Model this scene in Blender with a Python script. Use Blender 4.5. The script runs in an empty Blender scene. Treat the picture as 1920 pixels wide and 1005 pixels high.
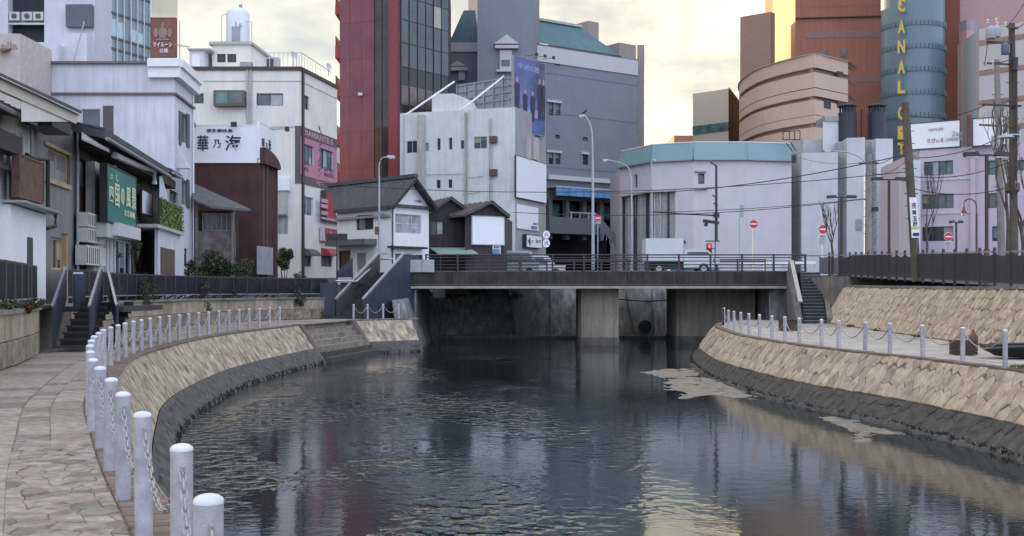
import bpy, math, random
from mathutils import Vector
C = bpy.context.scene.collection
R = math.radians
# ---------------------------------------------------------------- camera, sky, sun, exposure
F = 2200.0; HY = 543.0; EYE = 1.54
cam_d = bpy.data.cameras.new('camera'); cam = bpy.data.objects.new('camera', cam_d); C.objects.link(cam)
cam.location = (0, 0, EYE); cam.rotation_euler = (R(90), 0, 0)
cam_d.sensor_width = 36; cam_d.lens = 36 * F / 1920; cam_d.shift_y = 40.5 / 1920
cam_d.clip_start = 0.1; cam_d.clip_end = 6000
bpy.context.scene.camera = cam
SUN_EL = 6.0; SUN_AZ = -34.0          # azimuth from the view direction (+Y), clockwise
w = bpy.data.worlds.new("World"); bpy.context.scene.world = w; w.use_nodes = True
nt = w.node_tree; nd = nt.nodes; lk = nt.links
bg = nd['Background']
sky = nd.new('ShaderNodeTexSky'); sky.sky_type = 'NISHITA'; sky.sun_disc = False
sky.sun_elevation = R(SUN_EL); sky.sun_rotation = R(SUN_AZ); sky.air_density = 1.0; sky.dust_density = 0.6; sky.ozone_density = 2.0
def mathn(op, a, b=None, c=None, clamp=False, nodes=None, links=None):
    n = (nodes or nd).new('ShaderNodeMath'); n.operation = op; n.use_clamp = clamp
    for i, v in enumerate((a, b, c)):
        if v is None: continue
        if isinstance(v, (int, float)): n.inputs[i].default_value = v
        else: (links or lk).new(v, n.inputs[i])
    return n.outputs[0]
tc = nd.new('ShaderNodeTexCoord'); sp = nd.new('ShaderNodeSeparateXYZ'); lk.new(tc.outputs['Generated'], sp.inputs[0])
zc = mathn('MAXIMUM', sp.outputs[2], 0.0)
den = mathn('ADD', zc, 0.35)
cx = mathn('DIVIDE', sp.outputs[0], den); cy = mathn('DIVIDE', sp.outputs[1], den)
cb = nd.new('ShaderNodeCombineXYZ'); lk.new(cx, cb.inputs[0]); lk.new(cy, cb.inputs[1])
n1 = nd.new('ShaderNodeTexNoise'); n1.inputs['Scale'].default_value = 0.55; n1.inputs['Detail'].default_value = 9; n1.inputs['Roughness'].default_value = 0.55; n1.inputs['Distortion'].default_value = 0.5
lk.new(cb.outputs[0], n1.inputs['Vector'])
n2 = nd.new('ShaderNodeTexNoise'); n2.inputs['Scale'].default_value = 2.6; n2.inputs['Detail'].default_value = 7; n2.inputs['Roughness'].default_value = 0.6
lk.new(cb.outputs[0], n2.inputs['Vector'])
def ramp(fac, stops, nodes=None, links=None):
    r = (nodes or nd).new('ShaderNodeValToRGB'); (links or lk).new(fac, r.inputs[0]); e = r.color_ramp.elements
    while len(e) < len(stops): e.new(0.5)
    for el, (p, c) in zip(e, stops):
        el.position = p; el.color = (c, c, c, 1) if isinstance(c, (int, float)) else (*c, 1)
    return r.outputs[0]
cov = ramp(n1.outputs['Fac'], [(0.30, 0.35), (0.54, 1.0)])
shade = ramp(n2.outputs['Fac'], [(0.34, (2.9, 2.85, 2.8)), (0.47, (4.9, 4.5, 3.6)), (0.63, (10.5, 8.6, 5.6))])
# side away from the sun: cooler cloud; toward the sun: the cream of the ramp
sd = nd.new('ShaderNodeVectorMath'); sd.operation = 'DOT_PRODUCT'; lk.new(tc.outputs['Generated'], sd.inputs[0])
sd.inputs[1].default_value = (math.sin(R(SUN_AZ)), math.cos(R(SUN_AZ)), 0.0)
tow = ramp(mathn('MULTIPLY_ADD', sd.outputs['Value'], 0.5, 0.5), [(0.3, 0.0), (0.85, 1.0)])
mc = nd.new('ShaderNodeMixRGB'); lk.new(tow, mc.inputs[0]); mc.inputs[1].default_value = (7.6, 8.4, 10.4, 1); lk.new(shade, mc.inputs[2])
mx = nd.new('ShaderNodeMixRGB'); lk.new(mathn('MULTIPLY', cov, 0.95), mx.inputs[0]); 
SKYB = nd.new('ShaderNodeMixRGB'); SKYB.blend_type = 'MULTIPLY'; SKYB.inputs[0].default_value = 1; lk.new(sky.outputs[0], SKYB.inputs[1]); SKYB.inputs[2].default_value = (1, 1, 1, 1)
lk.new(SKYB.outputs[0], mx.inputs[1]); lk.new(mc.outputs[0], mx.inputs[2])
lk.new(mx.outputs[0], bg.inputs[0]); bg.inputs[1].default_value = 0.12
sun_d = bpy.data.lights.new('sun', 'SUN'); sun_d.energy = 4.5; sun_d.angle = R(0.5); sun_d.color = (1.0, 0.68, 0.36)
sun = bpy.data.objects.new('sun', sun_d); C.objects.link(sun)
sv = Vector((math.sin(R(SUN_AZ)) * math.cos(R(SUN_EL)), math.cos(R(SUN_AZ)) * math.cos(R(SUN_EL)), math.sin(R(SUN_EL))))
sun.rotation_euler = sv.to_track_quat('Z', 'Y').to_euler()
vs = bpy.context.scene.view_settings
vs.view_transform = 'Standard'; vs.look = 'None'; vs.gamma = 1; vs.use_curve_mapping = False; vs.exposure = 0.93
bpy.context.scene.cycles.max_bounces = 6; bpy.context.scene.cycles.glossy_bounces = 3
try: bpy.context.scene.cycles.use_denoising = True
except Exception: pass
# ---------------------------------------------------------------- helpers
MATS = {}
def mat(name, col, rough=0.7, metal=0.0, noise=0.12, scale=3.0, streak=0.0, bump=0.0, bscale=20.0, vary=0.0, emit=None, alpha=1.0, spec=0.5, hue=None, dirt=None):
    if name in MATS: return MATS[name]
    m = bpy.data.materials.new(name); m.use_nodes = True; N = m.node_tree.nodes; L = m.node_tree.links
    b = N['Principled BSDF']; b.inputs['Roughness'].default_value = rough; b.inputs['Metallic'].default_value = metal
    b.inputs['Specular IOR Level'].default_value = spec
    g = N.new('ShaderNodeNewGeometry'); pos = g.outputs['Position']
    def nz(sc, det=4, vec=pos, ro=0.55):
        n = N.new('ShaderNodeTexNoise'); n.inputs['Scale'].default_value = sc; n.inputs['Detail'].default_value = det; n.inputs['Roughness'].default_value = ro
        L.new(vec, n.inputs['Vector']); return n.outputs['Fac']
    def mul(prev, fac):
        q = N.new('ShaderNodeMixRGB'); q.blend_type = 'MULTIPLY'; q.inputs[0].default_value = 1
        L.new(prev, q.inputs[1]); L.new(fac, q.inputs[2]); return q.outputs[0]
    rgb = N.new('ShaderNodeRGB'); rgb.outputs[0].default_value = (*col, 1); out = rgb.outputs[0]
    if hue:     # second colour in broad patches
        q = N.new('ShaderNodeMixRGB'); L.new(ramp(nz(scale * 0.6, 3), [(0.4, 0.0), (0.62, 1.0)], N, L), q.inputs[0]); L.new(out, q.inputs[1]); q.inputs[2].default_value = (*hue, 1); out = q.outputs[0]
    if noise: out = mul(out, ramp(nz(scale, 6), [(0.25, 1 - noise * 1.6), (0.75, 1 + noise * 0.6)], N, L))
    if streak:
        mp = N.new('ShaderNodeMapping'); mp.inputs['Scale'].default_value = (4, 4, 0.35); L.new(pos, mp.inputs[0])
        out = mul(out, ramp(nz(1.0, 5, mp.outputs[0]), [(0.35, 1 - streak), (0.6, 1.0)], N, L))
    if vary:
        oi = N.new('ShaderNodeObjectInfo'); out = mul(out, ramp(oi.outputs['Random'], [(0, 1 - vary), (0.5, (1, 0.97, 0.92)), (1, 1 + vary * 0.4)], N, L))
    if dirt:
        q = N.new('ShaderNodeMixRGB'); L.new(ramp(nz(scale * 1.7 + 0.3, 7, pos, 0.7), [(0.52, 0.0), (0.72, 0.75)], N, L), q.inputs[0]); L.new(out, q.inputs[1]); q.inputs[2].default_value = (*dirt, 1); out = q.outputs[0]
    L.new(out, b.inputs['Base Color'])
    if bump:
        bn = N.new('ShaderNodeBump'); bn.inputs['Strength'].default_value = bump; bn.inputs['Distance'].default_value = 0.02
        L.new(nz(bscale, 6), bn.inputs['Height']); L.new(bn.outputs[0], b.inputs['Normal'])
    if emit: b.inputs['Emission Color'].default_value = (*emit[:3], 1); b.inputs['Emission Strength'].default_value = emit[3]
    if alpha < 1: b.inputs['Alpha'].default_value = alpha
    MATS[name] = m; return m
ORG = {}
class MB:
    def __init__(s): s.v = []; s.f = []; s.mi = []
    def add(s, vs, fs):
        o = len(s.v); s.v += [tuple(x) for x in vs]; s.f += [tuple(i + o for i in f) for f in fs]; return s
    def quad(s, a, b, c, d): return s.add([a, b, c, d], [(0, 1, 2, 3)])
    def hexa(s, p):  # 8 corners: bottom 4 ccw, top 4
        return s.add(p, [(3, 2, 1, 0), (4, 5, 6, 7), (0, 1, 5, 4), (1, 2, 6, 5), (2, 3, 7, 6), (3, 0, 4, 7)])
    def box(s, x0, x1, y0, y1, z0, z1):
        return s.hexa([(x0, y0, z0), (x1, y0, z0), (x1, y1, z0), (x0, y1, z0), (x0, y0, z1), (x1, y0, z1), (x1, y1, z1), (x0, y1, z1)])
    def bar(s, a, b, w, h=None, up=(0, 0, 1)):
        a = Vector(a); b = Vector(b); h = w if h is None else h; d = (b - a).normalized(); u = Vector(up)
        if abs(d.dot(u)) > 0.98: u = Vector((1, 0, 0))
        r = d.cross(u).normalized() * w / 2; t = r.cross(d).normalized() * h / 2
        return s.hexa([a - r - t, a + r - t, b + r - t, b - r - t, a - r + t, a + r + t, b + r + t, b - r + t])
    def tube(s, pts, r, n=6, caps=True):
        pts = [Vector(p) for p in pts]; o = []; fs = []; vs = []; k = len(pts)
        for i, p in enumerate(pts):
            d = (pts[min(i + 1, k - 1)] - pts[max(i - 1, 0)]).normalized(); u = Vector((0, 0, 1)) if abs(d.z) < 0.9 else Vector((1, 0, 0))
            a = d.cross(u).normalized(); c = a.cross(d); rr = r[i] if isinstance(r, (list, tuple)) else r
            for j in range(n):
                t = 2 * math.pi * j / n; vs.append(p + a * math.cos(t) * rr + c * math.sin(t) * rr)
        for i in range(k - 1):
            for j in range(n): fs.append((i * n + j, i * n + (j + 1) % n, (i + 1) * n + (j + 1) % n, (i + 1) * n + j))
        if caps: fs += [tuple(range(n))[::-1], tuple(range((k - 1) * n, k * n))]
        return s.add(vs, fs)
    def prism(s, poly, ext):  # poly 3d list, extrude vector
        n = len(poly); e = Vector(ext); vs = [Vector(p) for p in poly] + [Vector(p) + e for p in poly]
        return s.add(vs, [tuple(range(n))[::-1], tuple(range(n, 2 * n))] + [(i, (i + 1) % n, n + (i + 1) % n, n + i) for i in range(n)])
    def lathe(s, c, prof, n=12):
        vs = []; fs = []
        for (r, z) in prof:
            for j in range(n): t = 2 * math.pi * j / n; vs.append((c[0] + r * math.cos(t), c[1] + r * math.sin(t), c[2] + z))
        for i in range(len(prof) - 1):
            for j in range(n): fs.append((i * n + j, i * n + (j + 1) % n, (i + 1) * n + (j + 1) % n, (i + 1) * n + j))
        fs += [tuple(range(n))[::-1], tuple(range((len(prof) - 1) * n, len(prof) * n))]
        return s.add(vs, fs)
    def build(s, name, m, parent=None, smooth=False, label=None):
        me = bpy.data.meshes.new(name); o0 = Vector((0, 0, 0)) if parent is None else ORG.get(parent.name, Vector((0, 0, 0)))
        me.from_pydata([(x - o0.x, y - o0.y, z - o0.z) for x, y, z in s.v], [], s.f); me.update()
        import bmesh
        if len(s.f) < 40000:
            bm = bmesh.new(); bm.from_mesh(me); bmesh.ops.recalc_face_normals(bm, faces=bm.faces[:]); bm.to_mesh(me); bm.free()
        if smooth:
            me.polygons.foreach_set('use_smooth', [True] * len(me.polygons))
            try: me.set_sharp_from_angle(angle=R(40))
            except Exception: pass
        me.materials.append(m); o = bpy.data.objects.new(name, me); C.objects.link(o)
        if parent is not None: o.parent = parent; ORG[o.name] = o0
        else: ORG[o.name] = Vector((0, 0, 0))
        if label: o['label'] = label
        return o
def tag(o, label=None, cat=None, group=None, kind=None):
    if label: o['label'] = label
    if cat: o['category'] = cat
    if group: o['group'] = group
    if kind: o['kind'] = kind
    return o
def thing(name, loc, label, cat, group=None):
    o = bpy.data.objects.new(name, None); C.objects.link(o); o.location = loc; o.empty_display_size = 0.2
    ORG[o.name] = Vector(loc); return tag(o, label, cat, group)
def copy_tree(o, loc, label, group=None, rz=None):
    def rec(s, par):
        c = s.copy(); C.objects.link(c); c.parent = par
        for ch in s.children: rec(ch, c)
        return c
    r = rec(o, None); r.location = loc; r['label'] = label
    if group: r['group'] = group
    if rz is not None: r.rotation_euler.z = rz
    return r
def struct(name, mb, m, smooth=False, parent=None):
    o = mb.build(name, m, parent, smooth)
    if parent is None: o['kind'] = 'structure'
    return o
def P(px, py, Y): return Vector(((px - 960) * Y / F, Y, EYE - (py - HY) * Y / F))
def Zp(py, Y): return EYE - (py - HY) * Y / F
def Xp(px, Y): return (px - 960) * Y / F
TEXTN = [0]
def text(s, origin, sdir, up, w_, h_, m, parent, name='lettering', ext=0.015, bold=0.012, italic=0.0):
    cu = bpy.data.curves.new('t', 'FONT'); cu.body = s; cu.size = 1; cu.extrude = 0.01; cu.resolution_u = 2; cu.offset = bold; cu.shear = italic
    to = bpy.data.objects.new('t', cu); C.objects.link(to)
    dg = bpy.context.evaluated_depsgraph_get(); dg.update()
    me = bpy.data.meshes.new_from_object(to.evaluated_get(dg)); bpy.data.objects.remove(to)
    if not me.vertices: return None
    xs = [v.co.x for v in me.vertices]; ys = [v.co.y for v in me.vertices]
    x0, x1, y0, y1 = min(xs), max(xs), min(ys), max(ys)
    sdir = Vector(sdir).normalized(); up = Vector(up).normalized(); n = sdir.cross(up); origin = Vector(origin)
    o0 = ORG.get(parent.name, Vector((0, 0, 0))) if parent else Vector((0, 0, 0))
    for v in me.vertices:
        a = (v.co.x - x0) / max(x1 - x0, 1e-6) * w_; b = (v.co.y - y0) / max(y1 - y0, 1e-6) * h_; c = ext if v.co.z > 0 else 0.0
        v.co = origin + sdir * a + up * b + n * c - o0
    me.materials.clear(); me.materials.append(m); o = bpy.data.objects.new(name, me); C.objects.link(o)
    if parent: o.parent = parent; ORG[o.name] = o0
    return o
# curved paths
def catmull(pts, step=0.25):
    out = []; n = len(pts)
    for i in range(n - 1):
        p0 = Vector(pts[max(i - 1, 0)]); p1 = Vector(pts[i]); p2 = Vector(pts[i + 1]); p3 = Vector(pts[min(i + 2, n - 1)])
        k = max(2, int((p2 - p1).length / step))
        for j in range(k):
            t = j / k; out.append(0.5 * ((2 * p1) + (p2 - p0) * t + (2 * p0 - 5 * p1 + 4 * p2 - p3) * t * t + (3 * p1 - p0 - 3 * p2 + p3) * t ** 3))
    out.append(Vector(pts[-1])); return out
class Path:
    def __init__(s, pts, side=1, fine=None):
        s.p = fine or catmull(pts); s.side = side; s.u = [0]
        for a, b in zip(s.p, s.p[1:]): s.u.append(s.u[-1] + (b - a).length)
        s.len = s.u[-1]
    def at(s, u, off=0.0):
        import bisect
        i = min(max(bisect.bisect(s.u, u) - 1, 0), len(s.p) - 2); a, b = s.p[i], s.p[i + 1]; t = (u - s.u[i]) / max(s.u[i + 1] - s.u[i], 1e-9)
        i0 = max(i - 2, 0); i1 = min(i + 3, len(s.p) - 1); d = (s.p[i1] - s.p[i0]).normalized(); nrm = Vector((d.y, -d.x)) * s.side
        q = a + (b - a) * t + nrm * off; return Vector((q.x, q.y))
    def offset(s, off): return Path(None, s.side, [s.at(u, off) for u in s.u])
    def u_at_y(s, y):
        for i, p in enumerate(s.p):
            if p.y >= y: return s.u[i]
        return s.len
def piece(mb_or_none, pts, nrm, h, bev, gap=0.0):
    c = sum(pts, Vector((0, 0, 0))) / len(pts); n = Vector(nrm).normalized(); k = len(pts)
    def ins(p, g): d = p - c; l = d.length; return c + d * max(0.1, (l - g) / l) if l > 1e-6 else p
    r0 = [ins(p, gap) for p in pts]; r1 = [p + n * (h - bev) for p in r0]; r2 = [ins(p, gap + bev) + n * h for p in pts]
    mb = mb_or_none or MB()
    fs = [(i, (i + 1) % k, k + (i + 1) % k, k + i) for i in range(k)] + [(k + i, k + (i + 1) % k, 2 * k + (i + 1) % k, 2 * k + i) for i in range(k)] + [tuple(range(2 * k, 3 * k))]
    mb.add(r0 + r1 + r2, fs); return mb
def fast_build(mb, name, m, parent):
    me = bpy.data.meshes.new(name); o0 = ORG.get(parent.name, Vector((0, 0, 0)))
    me.from_pydata([(x - o0.x, y - o0.y, z - o0.z) for x, y, z in mb.v], [], mb.f); me.materials.append(m)
    o = bpy.data.objects.new(name, me); C.objects.link(o); o.parent = parent; return o
def hexcells(u0, u1, v0, v1, su, sv, jit, seed):
    def J(x, y):
        r = random.Random(hash((round(x * 500), round(y * 500), seed)))
        return (x + r.uniform(-jit, jit) * su, min(max(y + r.uniform(-jit, jit) * sv, v0), v1))
    out = []; nv = int((v1 - v0) / (sv * 0.75)) + 2; nu = int((u1 - u0) / su) + 2
    for j in range(-1, nv):
        for i in range(-1, nu):
            cx_ = u0 + i * su + (j % 2) * su / 2; cy_ = v0 + j * sv * 0.75
            hx = [(0, 0.5), (-0.5, 0.25), (-0.5, -0.25), (0, -0.5), (0.5, -0.25), (0.5, 0.25)]
            poly = [J(cx_ + a * su, cy_ + b * sv) for a, b in hx]
            hgt = max(q[1] for q in poly) - min(q[1] for q in poly)
            if hgt < sv * 0.3 or cx_ > u1 or cx_ < u0: continue
            out.append(poly)
    return out
def slabs(u0, u1, v0, v1, su, sv, seed, var=0.35):
    rr = random.Random(seed); out = []; v = v0
    while v < v1 - 0.05:
        dv = sv * rr.uniform(1 - var * .4, 1 + var * .4); dv = min(dv, v1 - v); u = u0 - rr.random() * su
        while u < u1:
            du = su * rr.uniform(1 - var, 1 + var); out.append([(u, v), (u + du, v), (u + du, v + dv), (u, v + dv)]); u += du
        v += dv
    return out
def lay(cells, Fm, nfun, name, m, parent, limit=290, h=0.03, bev=0.012, gap=0.008, keep=None, seed=1, hj=0.4, gone=None):
    """pieces on a surface; the nearest ones as parts, the rest as one stuff part"""
    rr = random.Random(seed); items = []
    for c in cells:
        cu = sum(q[0] for q in c) / len(c); cv = sum(q[1] for q in c) / len(c)
        ctr = Fm(cu, cv)
        if keep and not keep(ctr): continue
        d = ctr.length; vis = ctr.y > 2 and abs(ctr.x) / max(ctr.y, .1) < 0.46
        items.append((0 if vis else 1, d, c, cu, cv))
    items.sort(key=lambda t: (t[0], t[1])); rest = MB(); nr = 0
    for i, (o, d, c, cu, cv) in enumerate(items):
        pts = [Fm(*q) for q in c]; n = nfun(cu, cv); hh = h * (1 + rr.uniform(-hj, hj))
        if i < limit and o == 0: fast_build(piece(None, pts, n, hh, bev, gap), name, m, parent)
        else: piece(rest, pts, n, hh, bev, gap); nr += 1
    if nr:
        o = fast_build(rest, name + '_field', m, parent); o['kind'] = 'stuff'
ORD = ['', 'second ', 'third ', 'fourth ', 'fifth ', 'sixth ', 'seventh ', 'eighth ', 'ninth ', 'tenth ', 'eleventh ', 'twelfth ', 'thirteenth ', 'fourteenth ', 'fifteenth ', 'sixteenth ', 'seventeenth ', 'eighteenth ', 'nineteenth ', 'twentieth ', 'twenty-first ', 'twenty-second ', 'twenty-third ', 'twenty-fourth ', 'twenty-fifth ', 'twenty-sixth ', 'twenty-seventh ', 'twenty-eighth ', 'twenty-ninth ', 'thirtieth ', 'thirty-first ', 'thirty-second ']
WZ = -1.66; RW = -0.12; LS = 1.05
# ================================================================ SETTING: water, ground, banks
BEI = (0.40, 0.33, 0.25)
M_beige = mat('beige_stone', (0.46, 0.385, 0.30), 0.85, noise=0.2, scale=5, vary=0.22, bump=0.5, bscale=30)
M_beige2 = mat('beige_slope', (0.52, 0.43, 0.32), 0.85, noise=0.25, scale=2.2, streak=0.6, bump=0.5, bscale=14, dirt=(0.12, 0.10, 0.08))
M_wet = mat('wet_dark_stone', (0.085, 0.083, 0.082), 0.75, noise=0.35, scale=4, vary=0.2, bump=0.6, bscale=18)
M_algae = mat('algae', (0.022, 0.028, 0.018), 0.95, noise=0.4, scale=9)
M_pave = mat('paving', (0.33, 0.305, 0.27), 0.85, noise=0.35, scale=7, vary=0.38, bump=0.7, bscale=22, hue=(.35, .29, .265), dirt=(0.18, 0.155, 0.13))
M_mort = mat('mortar', (0.20, 0.18, 0.155), 0.95, noise=0.3, scale=8)
M_brick = mat('coping_brick', (0.20, 0.155, 0.135), 0.85, noise=0.3, scale=7, vary=0.3, bump=0.5)
M_asph = mat('asphalt', (0.06, 0.06, 0.062), 0.9, noise=0.2, scale=1.5)
M_conc = mat('concrete', (0.23, 0.22, 0.20), 0.85, noise=0.25, scale=1.2, streak=0.3, bump=0.3)
M_dconc = mat('dark_concrete', (0.32, 0.335, 0.32), 0.9, noise=0.4, scale=0.9, streak=0.5, bump=0.4, dirt=(0.10, 0.12, 0.09))
# water
mw = bpy.data.materials.new('river_water'); mw.use_nodes = True; N = mw.node_tree.nodes; L = mw.node_tree.links; b = N['Principled BSDF']
b.inputs['Base Color'].default_value = (0.012, 0.022, 0.026, 1); b.inputs['Roughness'].default_value = 0.03; b.inputs['IOR'].default_value = 1.4
g = N.new('ShaderNodeNewGeometry')
def wn(sc, det, sx=1.0, sy=1.0, ro=0.5, dist=0.0):
    mp = N.new('ShaderNodeMapping'); mp.inputs['Scale'].default_value = (sx, sy, 1); L.new(g.outputs['Position'], mp.inputs[0])
    n = N.new('ShaderNodeTexNoise'); n.inputs['Scale'].default_value = sc; n.inputs['Detail'].default_value = det; n.inputs['Roughness'].default_value = ro; n.inputs['Distortion'].default_value = dist
    L.new(mp.outputs[0], n.inputs['Vector']); return n.outputs['Fac']
sx = N.new('ShaderNodeSeparateXYZ'); L.new(g.outputs['Position'], sx.inputs[0])
# choppy in the middle and left of the river, calm towards the right bank
calm = mathn('MULTIPLY_ADD', sx.outputs[0], -0.25, 0.85, clamp=True, nodes=N, links=L)
patch = ramp(wn(0.16, 3, 1, 0.6), [(0.42, 0.0), (0.6, 1.0)], N, L)
amp = mathn('MULTIPLY_ADD', mathn('MULTIPLY', calm, patch, nodes=N, links=L), 0.22, 0.07, nodes=N, links=L)
h1 = mathn('MULTIPLY', wn(2.2, 2, 1.0, 1.6), 1.0, nodes=N, links=L)
h2 = mathn('MULTIPLY', wn(6.0, 3, 1.0, 1.5, 0.6, 0.4), 0.55, nodes=N, links=L)
hh = mathn('MULTIPLY', mathn('ADD', h1, h2, nodes=N, links=L), amp, nodes=N, links=L)
# separate wind-blown wavelets that catch the sky in patches
patch2 = ramp(wn(0.22, 3, 1.2, 0.55, 0.6), [(0.46, 0.0), (0.58, 1.0)], N, L)
h3 = mathn('MULTIPLY', ramp(wn(1.0, 1, 3.8, 3.4, 0.4, 0.0), [(0.44, 0.0), (0.80, 1.0)], N, L), mathn('MULTIPLY', mathn('MULTIPLY', patch2, 1.15, nodes=N, links=L), calm, nodes=N, links=L), nodes=N, links=L)
hh = mathn('ADD', hh, h3, nodes=N, links=L)
bn = N.new('ShaderNodeBump'); bn.inputs['Strength'].default_value = 1.0; bn.inputs['Distance'].default_value = 0.035
L.new(hh, bn.inputs['Height']); L.new(bn.outputs[0], b.inputs['Normal'])
WATERB = bn
struct('river_water', MB().quad((-16, -30, WZ), (22, -30, WZ), (22, 90, WZ), (-16, 90, WZ)), mw)
# one big sheet out to the horizon, below the river bed
struct('terrain', MB().quad((-3000, -3000, -4.5), (3000, -3000, -4.5), (3000, 5000, -4.5), (-3000, 5000, -4.5)), M_mort)

BOL = [(0.9, -4), (0.35, 0.5), (-1.1, 4.27), (-2.25, 7.17), (-3.41, 9.93), (-4.55, 12.8), (-5.75, 15.9), (-6.8, 19.2), (-7.65, 22.1), (-8.6, 25.5), (-9.3, 29), (-9.8, 33), (-10.15, 37), (-10.25, 41), (-10.1, 45), (-9.8, 49.3), (-9.5, 52), (-9.0, 55), (-8.35, 58.5), (-7.7, 60.2), (-5.5, 62.1)]
bol = Path(BOL, 1); edgeL = bol.offset(0.3)
def footL_off(u): return 1.0 if u < 20 else min(1.35, 1.0 + (u - 20) * 0.02)
LW = [(-5.6, -8), (-6.4, 0), (-7.4, 8), (-8.6, 16), (-9.75, 22.3), (-11.0, 27), (-11.96, 30.2), (-13.2, 37), (-14.1, 44), (-13.9, 52), (-12.4, 58), (-9.6, 62.7)]
wallL = Path(LW, 1)
def wallL_x(y):
    u = wallL.u_at_y(y); return wallL.at(u).x
uA = edgeL.u_at_y(51.0); uB = edgeL.u_at_y(58.9)
# left walkway base sheet
mb = MB(); prev = None
K = 160
for i in range(K + 1):
    u = edgeL.len * i / K; e = edgeL.at(u, 0.02); wq = wallL.at(wallL.len * i / K, 0.0) if False else None
    y = e.y; xw = wallL_x(min(y, 62.5)) - 0.3
    cur = (Vector((xw, min(y, 62.9), -0.015)), Vector((e.x, e.y, -0.015)))
    if prev: mb.quad(prev[0], prev[1], cur[1], cur[0])
    prev = cur
walk = struct('left_walkway', mb, mat('walk_bedding', (0.27, 0.245, 0.215), 0.95, noise=0.3, scale=8))
EL = lambda u, v: Vector((*edgeL.at(u, -v), -0.035))
up_ = lambda u, v: Vector((0, 0, 1))
uS, uE = 6.0, edgeL.len
keepL = lambda c: c.y > 2.2 and c.x > wallL_x(min(c.y, 62)) - 0.2
# coping bricks along the edge
def strip(path, u0, u1, v0, v1, z, mb=None, n=150):
    mb = mb or MB()
    for i in range(n):
        ua, ub = u0 + (u1 - u0) * i / n, u0 + (u1 - u0) * (i + 1) / n; mb.quad((*path.at(ua, -v0), z), (*path.at(ub, -v0), z), (*path.at(ub, -v1), z), (*path.at(ua, -v1), z))
    return mb
copeL = struct('left_coping', strip(edgeL, uB, uE, 0, .37, -.03, strip(edgeL, uS, uA, 0, .37, -.03), 20), M_mort)
cells = slabs(uS, uA, 0.0, 0.36, 0.11, 0.36, 3, 0.1) + slabs(uB, uE, 0.0, 0.36, 0.11, 0.36, 4, 0.1)
lay(cells, EL, up_, 'brick', M_brick, copeL, 280, 0.045, 0.01, 0.004, keep=lambda c: c.y > 2, seed=4, hj=0.12)
# crazy paving strip next to it, then broad slabs
uH = edgeL.u_at_y(12.0); cells = hexcells(uS, uH, 0.362, 1.1, 0.26, 0.24, 0.27, 7) + slabs(uH, 38, 0.362, 1.1, 0.5, 0.37, 19, 0.4)
lay(cells, EL, up_, 'paving_stone', M_pave, walk, 280, 0.036, 0.008, 0.002, keep=keepL, seed=5, hj=0.25)
cells = slabs(uS, 38, 1.095, 7.5, 0.62, 0.95, 9, 0.35) + slabs(38, uE, 0.38, 7.5, 0.9, 0.6, 10, 0.3)
lay(cells, EL, up_, 'paving_slab', M_pave, walk, 290, 0.036, 0.005, 0.002, keep=keepL, seed=6, hj=0.05)
# sloping river wall, left
def slope(path, u0, u1, z0, z1, foot, side_steps, m, name, rough=0.02, seed=1, frac0=0.0, frac1=1.0, parent=None):
    rr = random.Random(seed); mb = MB(); n = int((u1 - u0) / 0.22); rows = []
    for i in range(n + 1):
        u = u0 + (u1 - u0) * i / n; row = []
        for j in range(side_steps + 1):
            t = frac0 + (frac1 - frac0) * j / side_steps; fo = foot(u)
            q = path.at(u, 0.0 + fo * t); jx = rr.uniform(-rough, rough) if 0 < j < side_steps else 0
            z = z0 + (z1 - z0) * t; row.append(Vector((q.x + jx, q.y + jx * 0.3, z + rr.uniform(-rough, rough) * (0 < j < side_steps))))
        rows.append(row)
    for a, b_ in zip(rows, rows[1:]):
        for j in range(side_steps): mb.quad(a[j], b_[j], b_[j + 1], a[j + 1])
    return mb.build(name, m, parent)
ftL = lambda u: footL_off(u)
rwl = thing('river_wall', (-9, 30, WZ), 'smooth sloping beige river wall curving along the left walkway', 'river wall')
slope(edgeL, uS - 4, uA, -0.04, -1.95, ftL, 8, M_beige2, 'slope_face', 0.025, 3, 0.0, 0.52, rwl)
slope(edgeL.offset(0.02), uS - 4, uA, -0.04, -1.95, ftL, 8, M_wet, 'wet_course', 0.03, 4, 0.52, 1.0, rwl)
rw2 = thing('river_wall', (-7, 61, WZ), 'short sloping river wall between landing steps and bridge', 'river wall')
slope(edgeL, uB, uE, -0.04, -1.95, ftL, 8, M_beige2, 'slope_face', 0.02, 5, 0.0, 0.55, rw2)
slope(edgeL.offset(0.02), uB, uE, -0.04, -1.95, ftL, 8, M_wet, 'wet_course', 0.03, 6, 0.55, 1.0, rw2)
mb = MB()   # closing end towards the bridge
e = edgeL.at(uE); f_ = edgeL.at(uE, 1.35); mb.add([(e.x, e.y, -0.04), (f_.x, f_.y, -1.95), (f_.x - 1.2, f_.y + 2.6, -1.95), (e.x - 0.3, e.y + 2.6, -0.04)], [(0, 1, 2, 3)]); mb.build('end_face', M_beige2, rw2)
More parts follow.
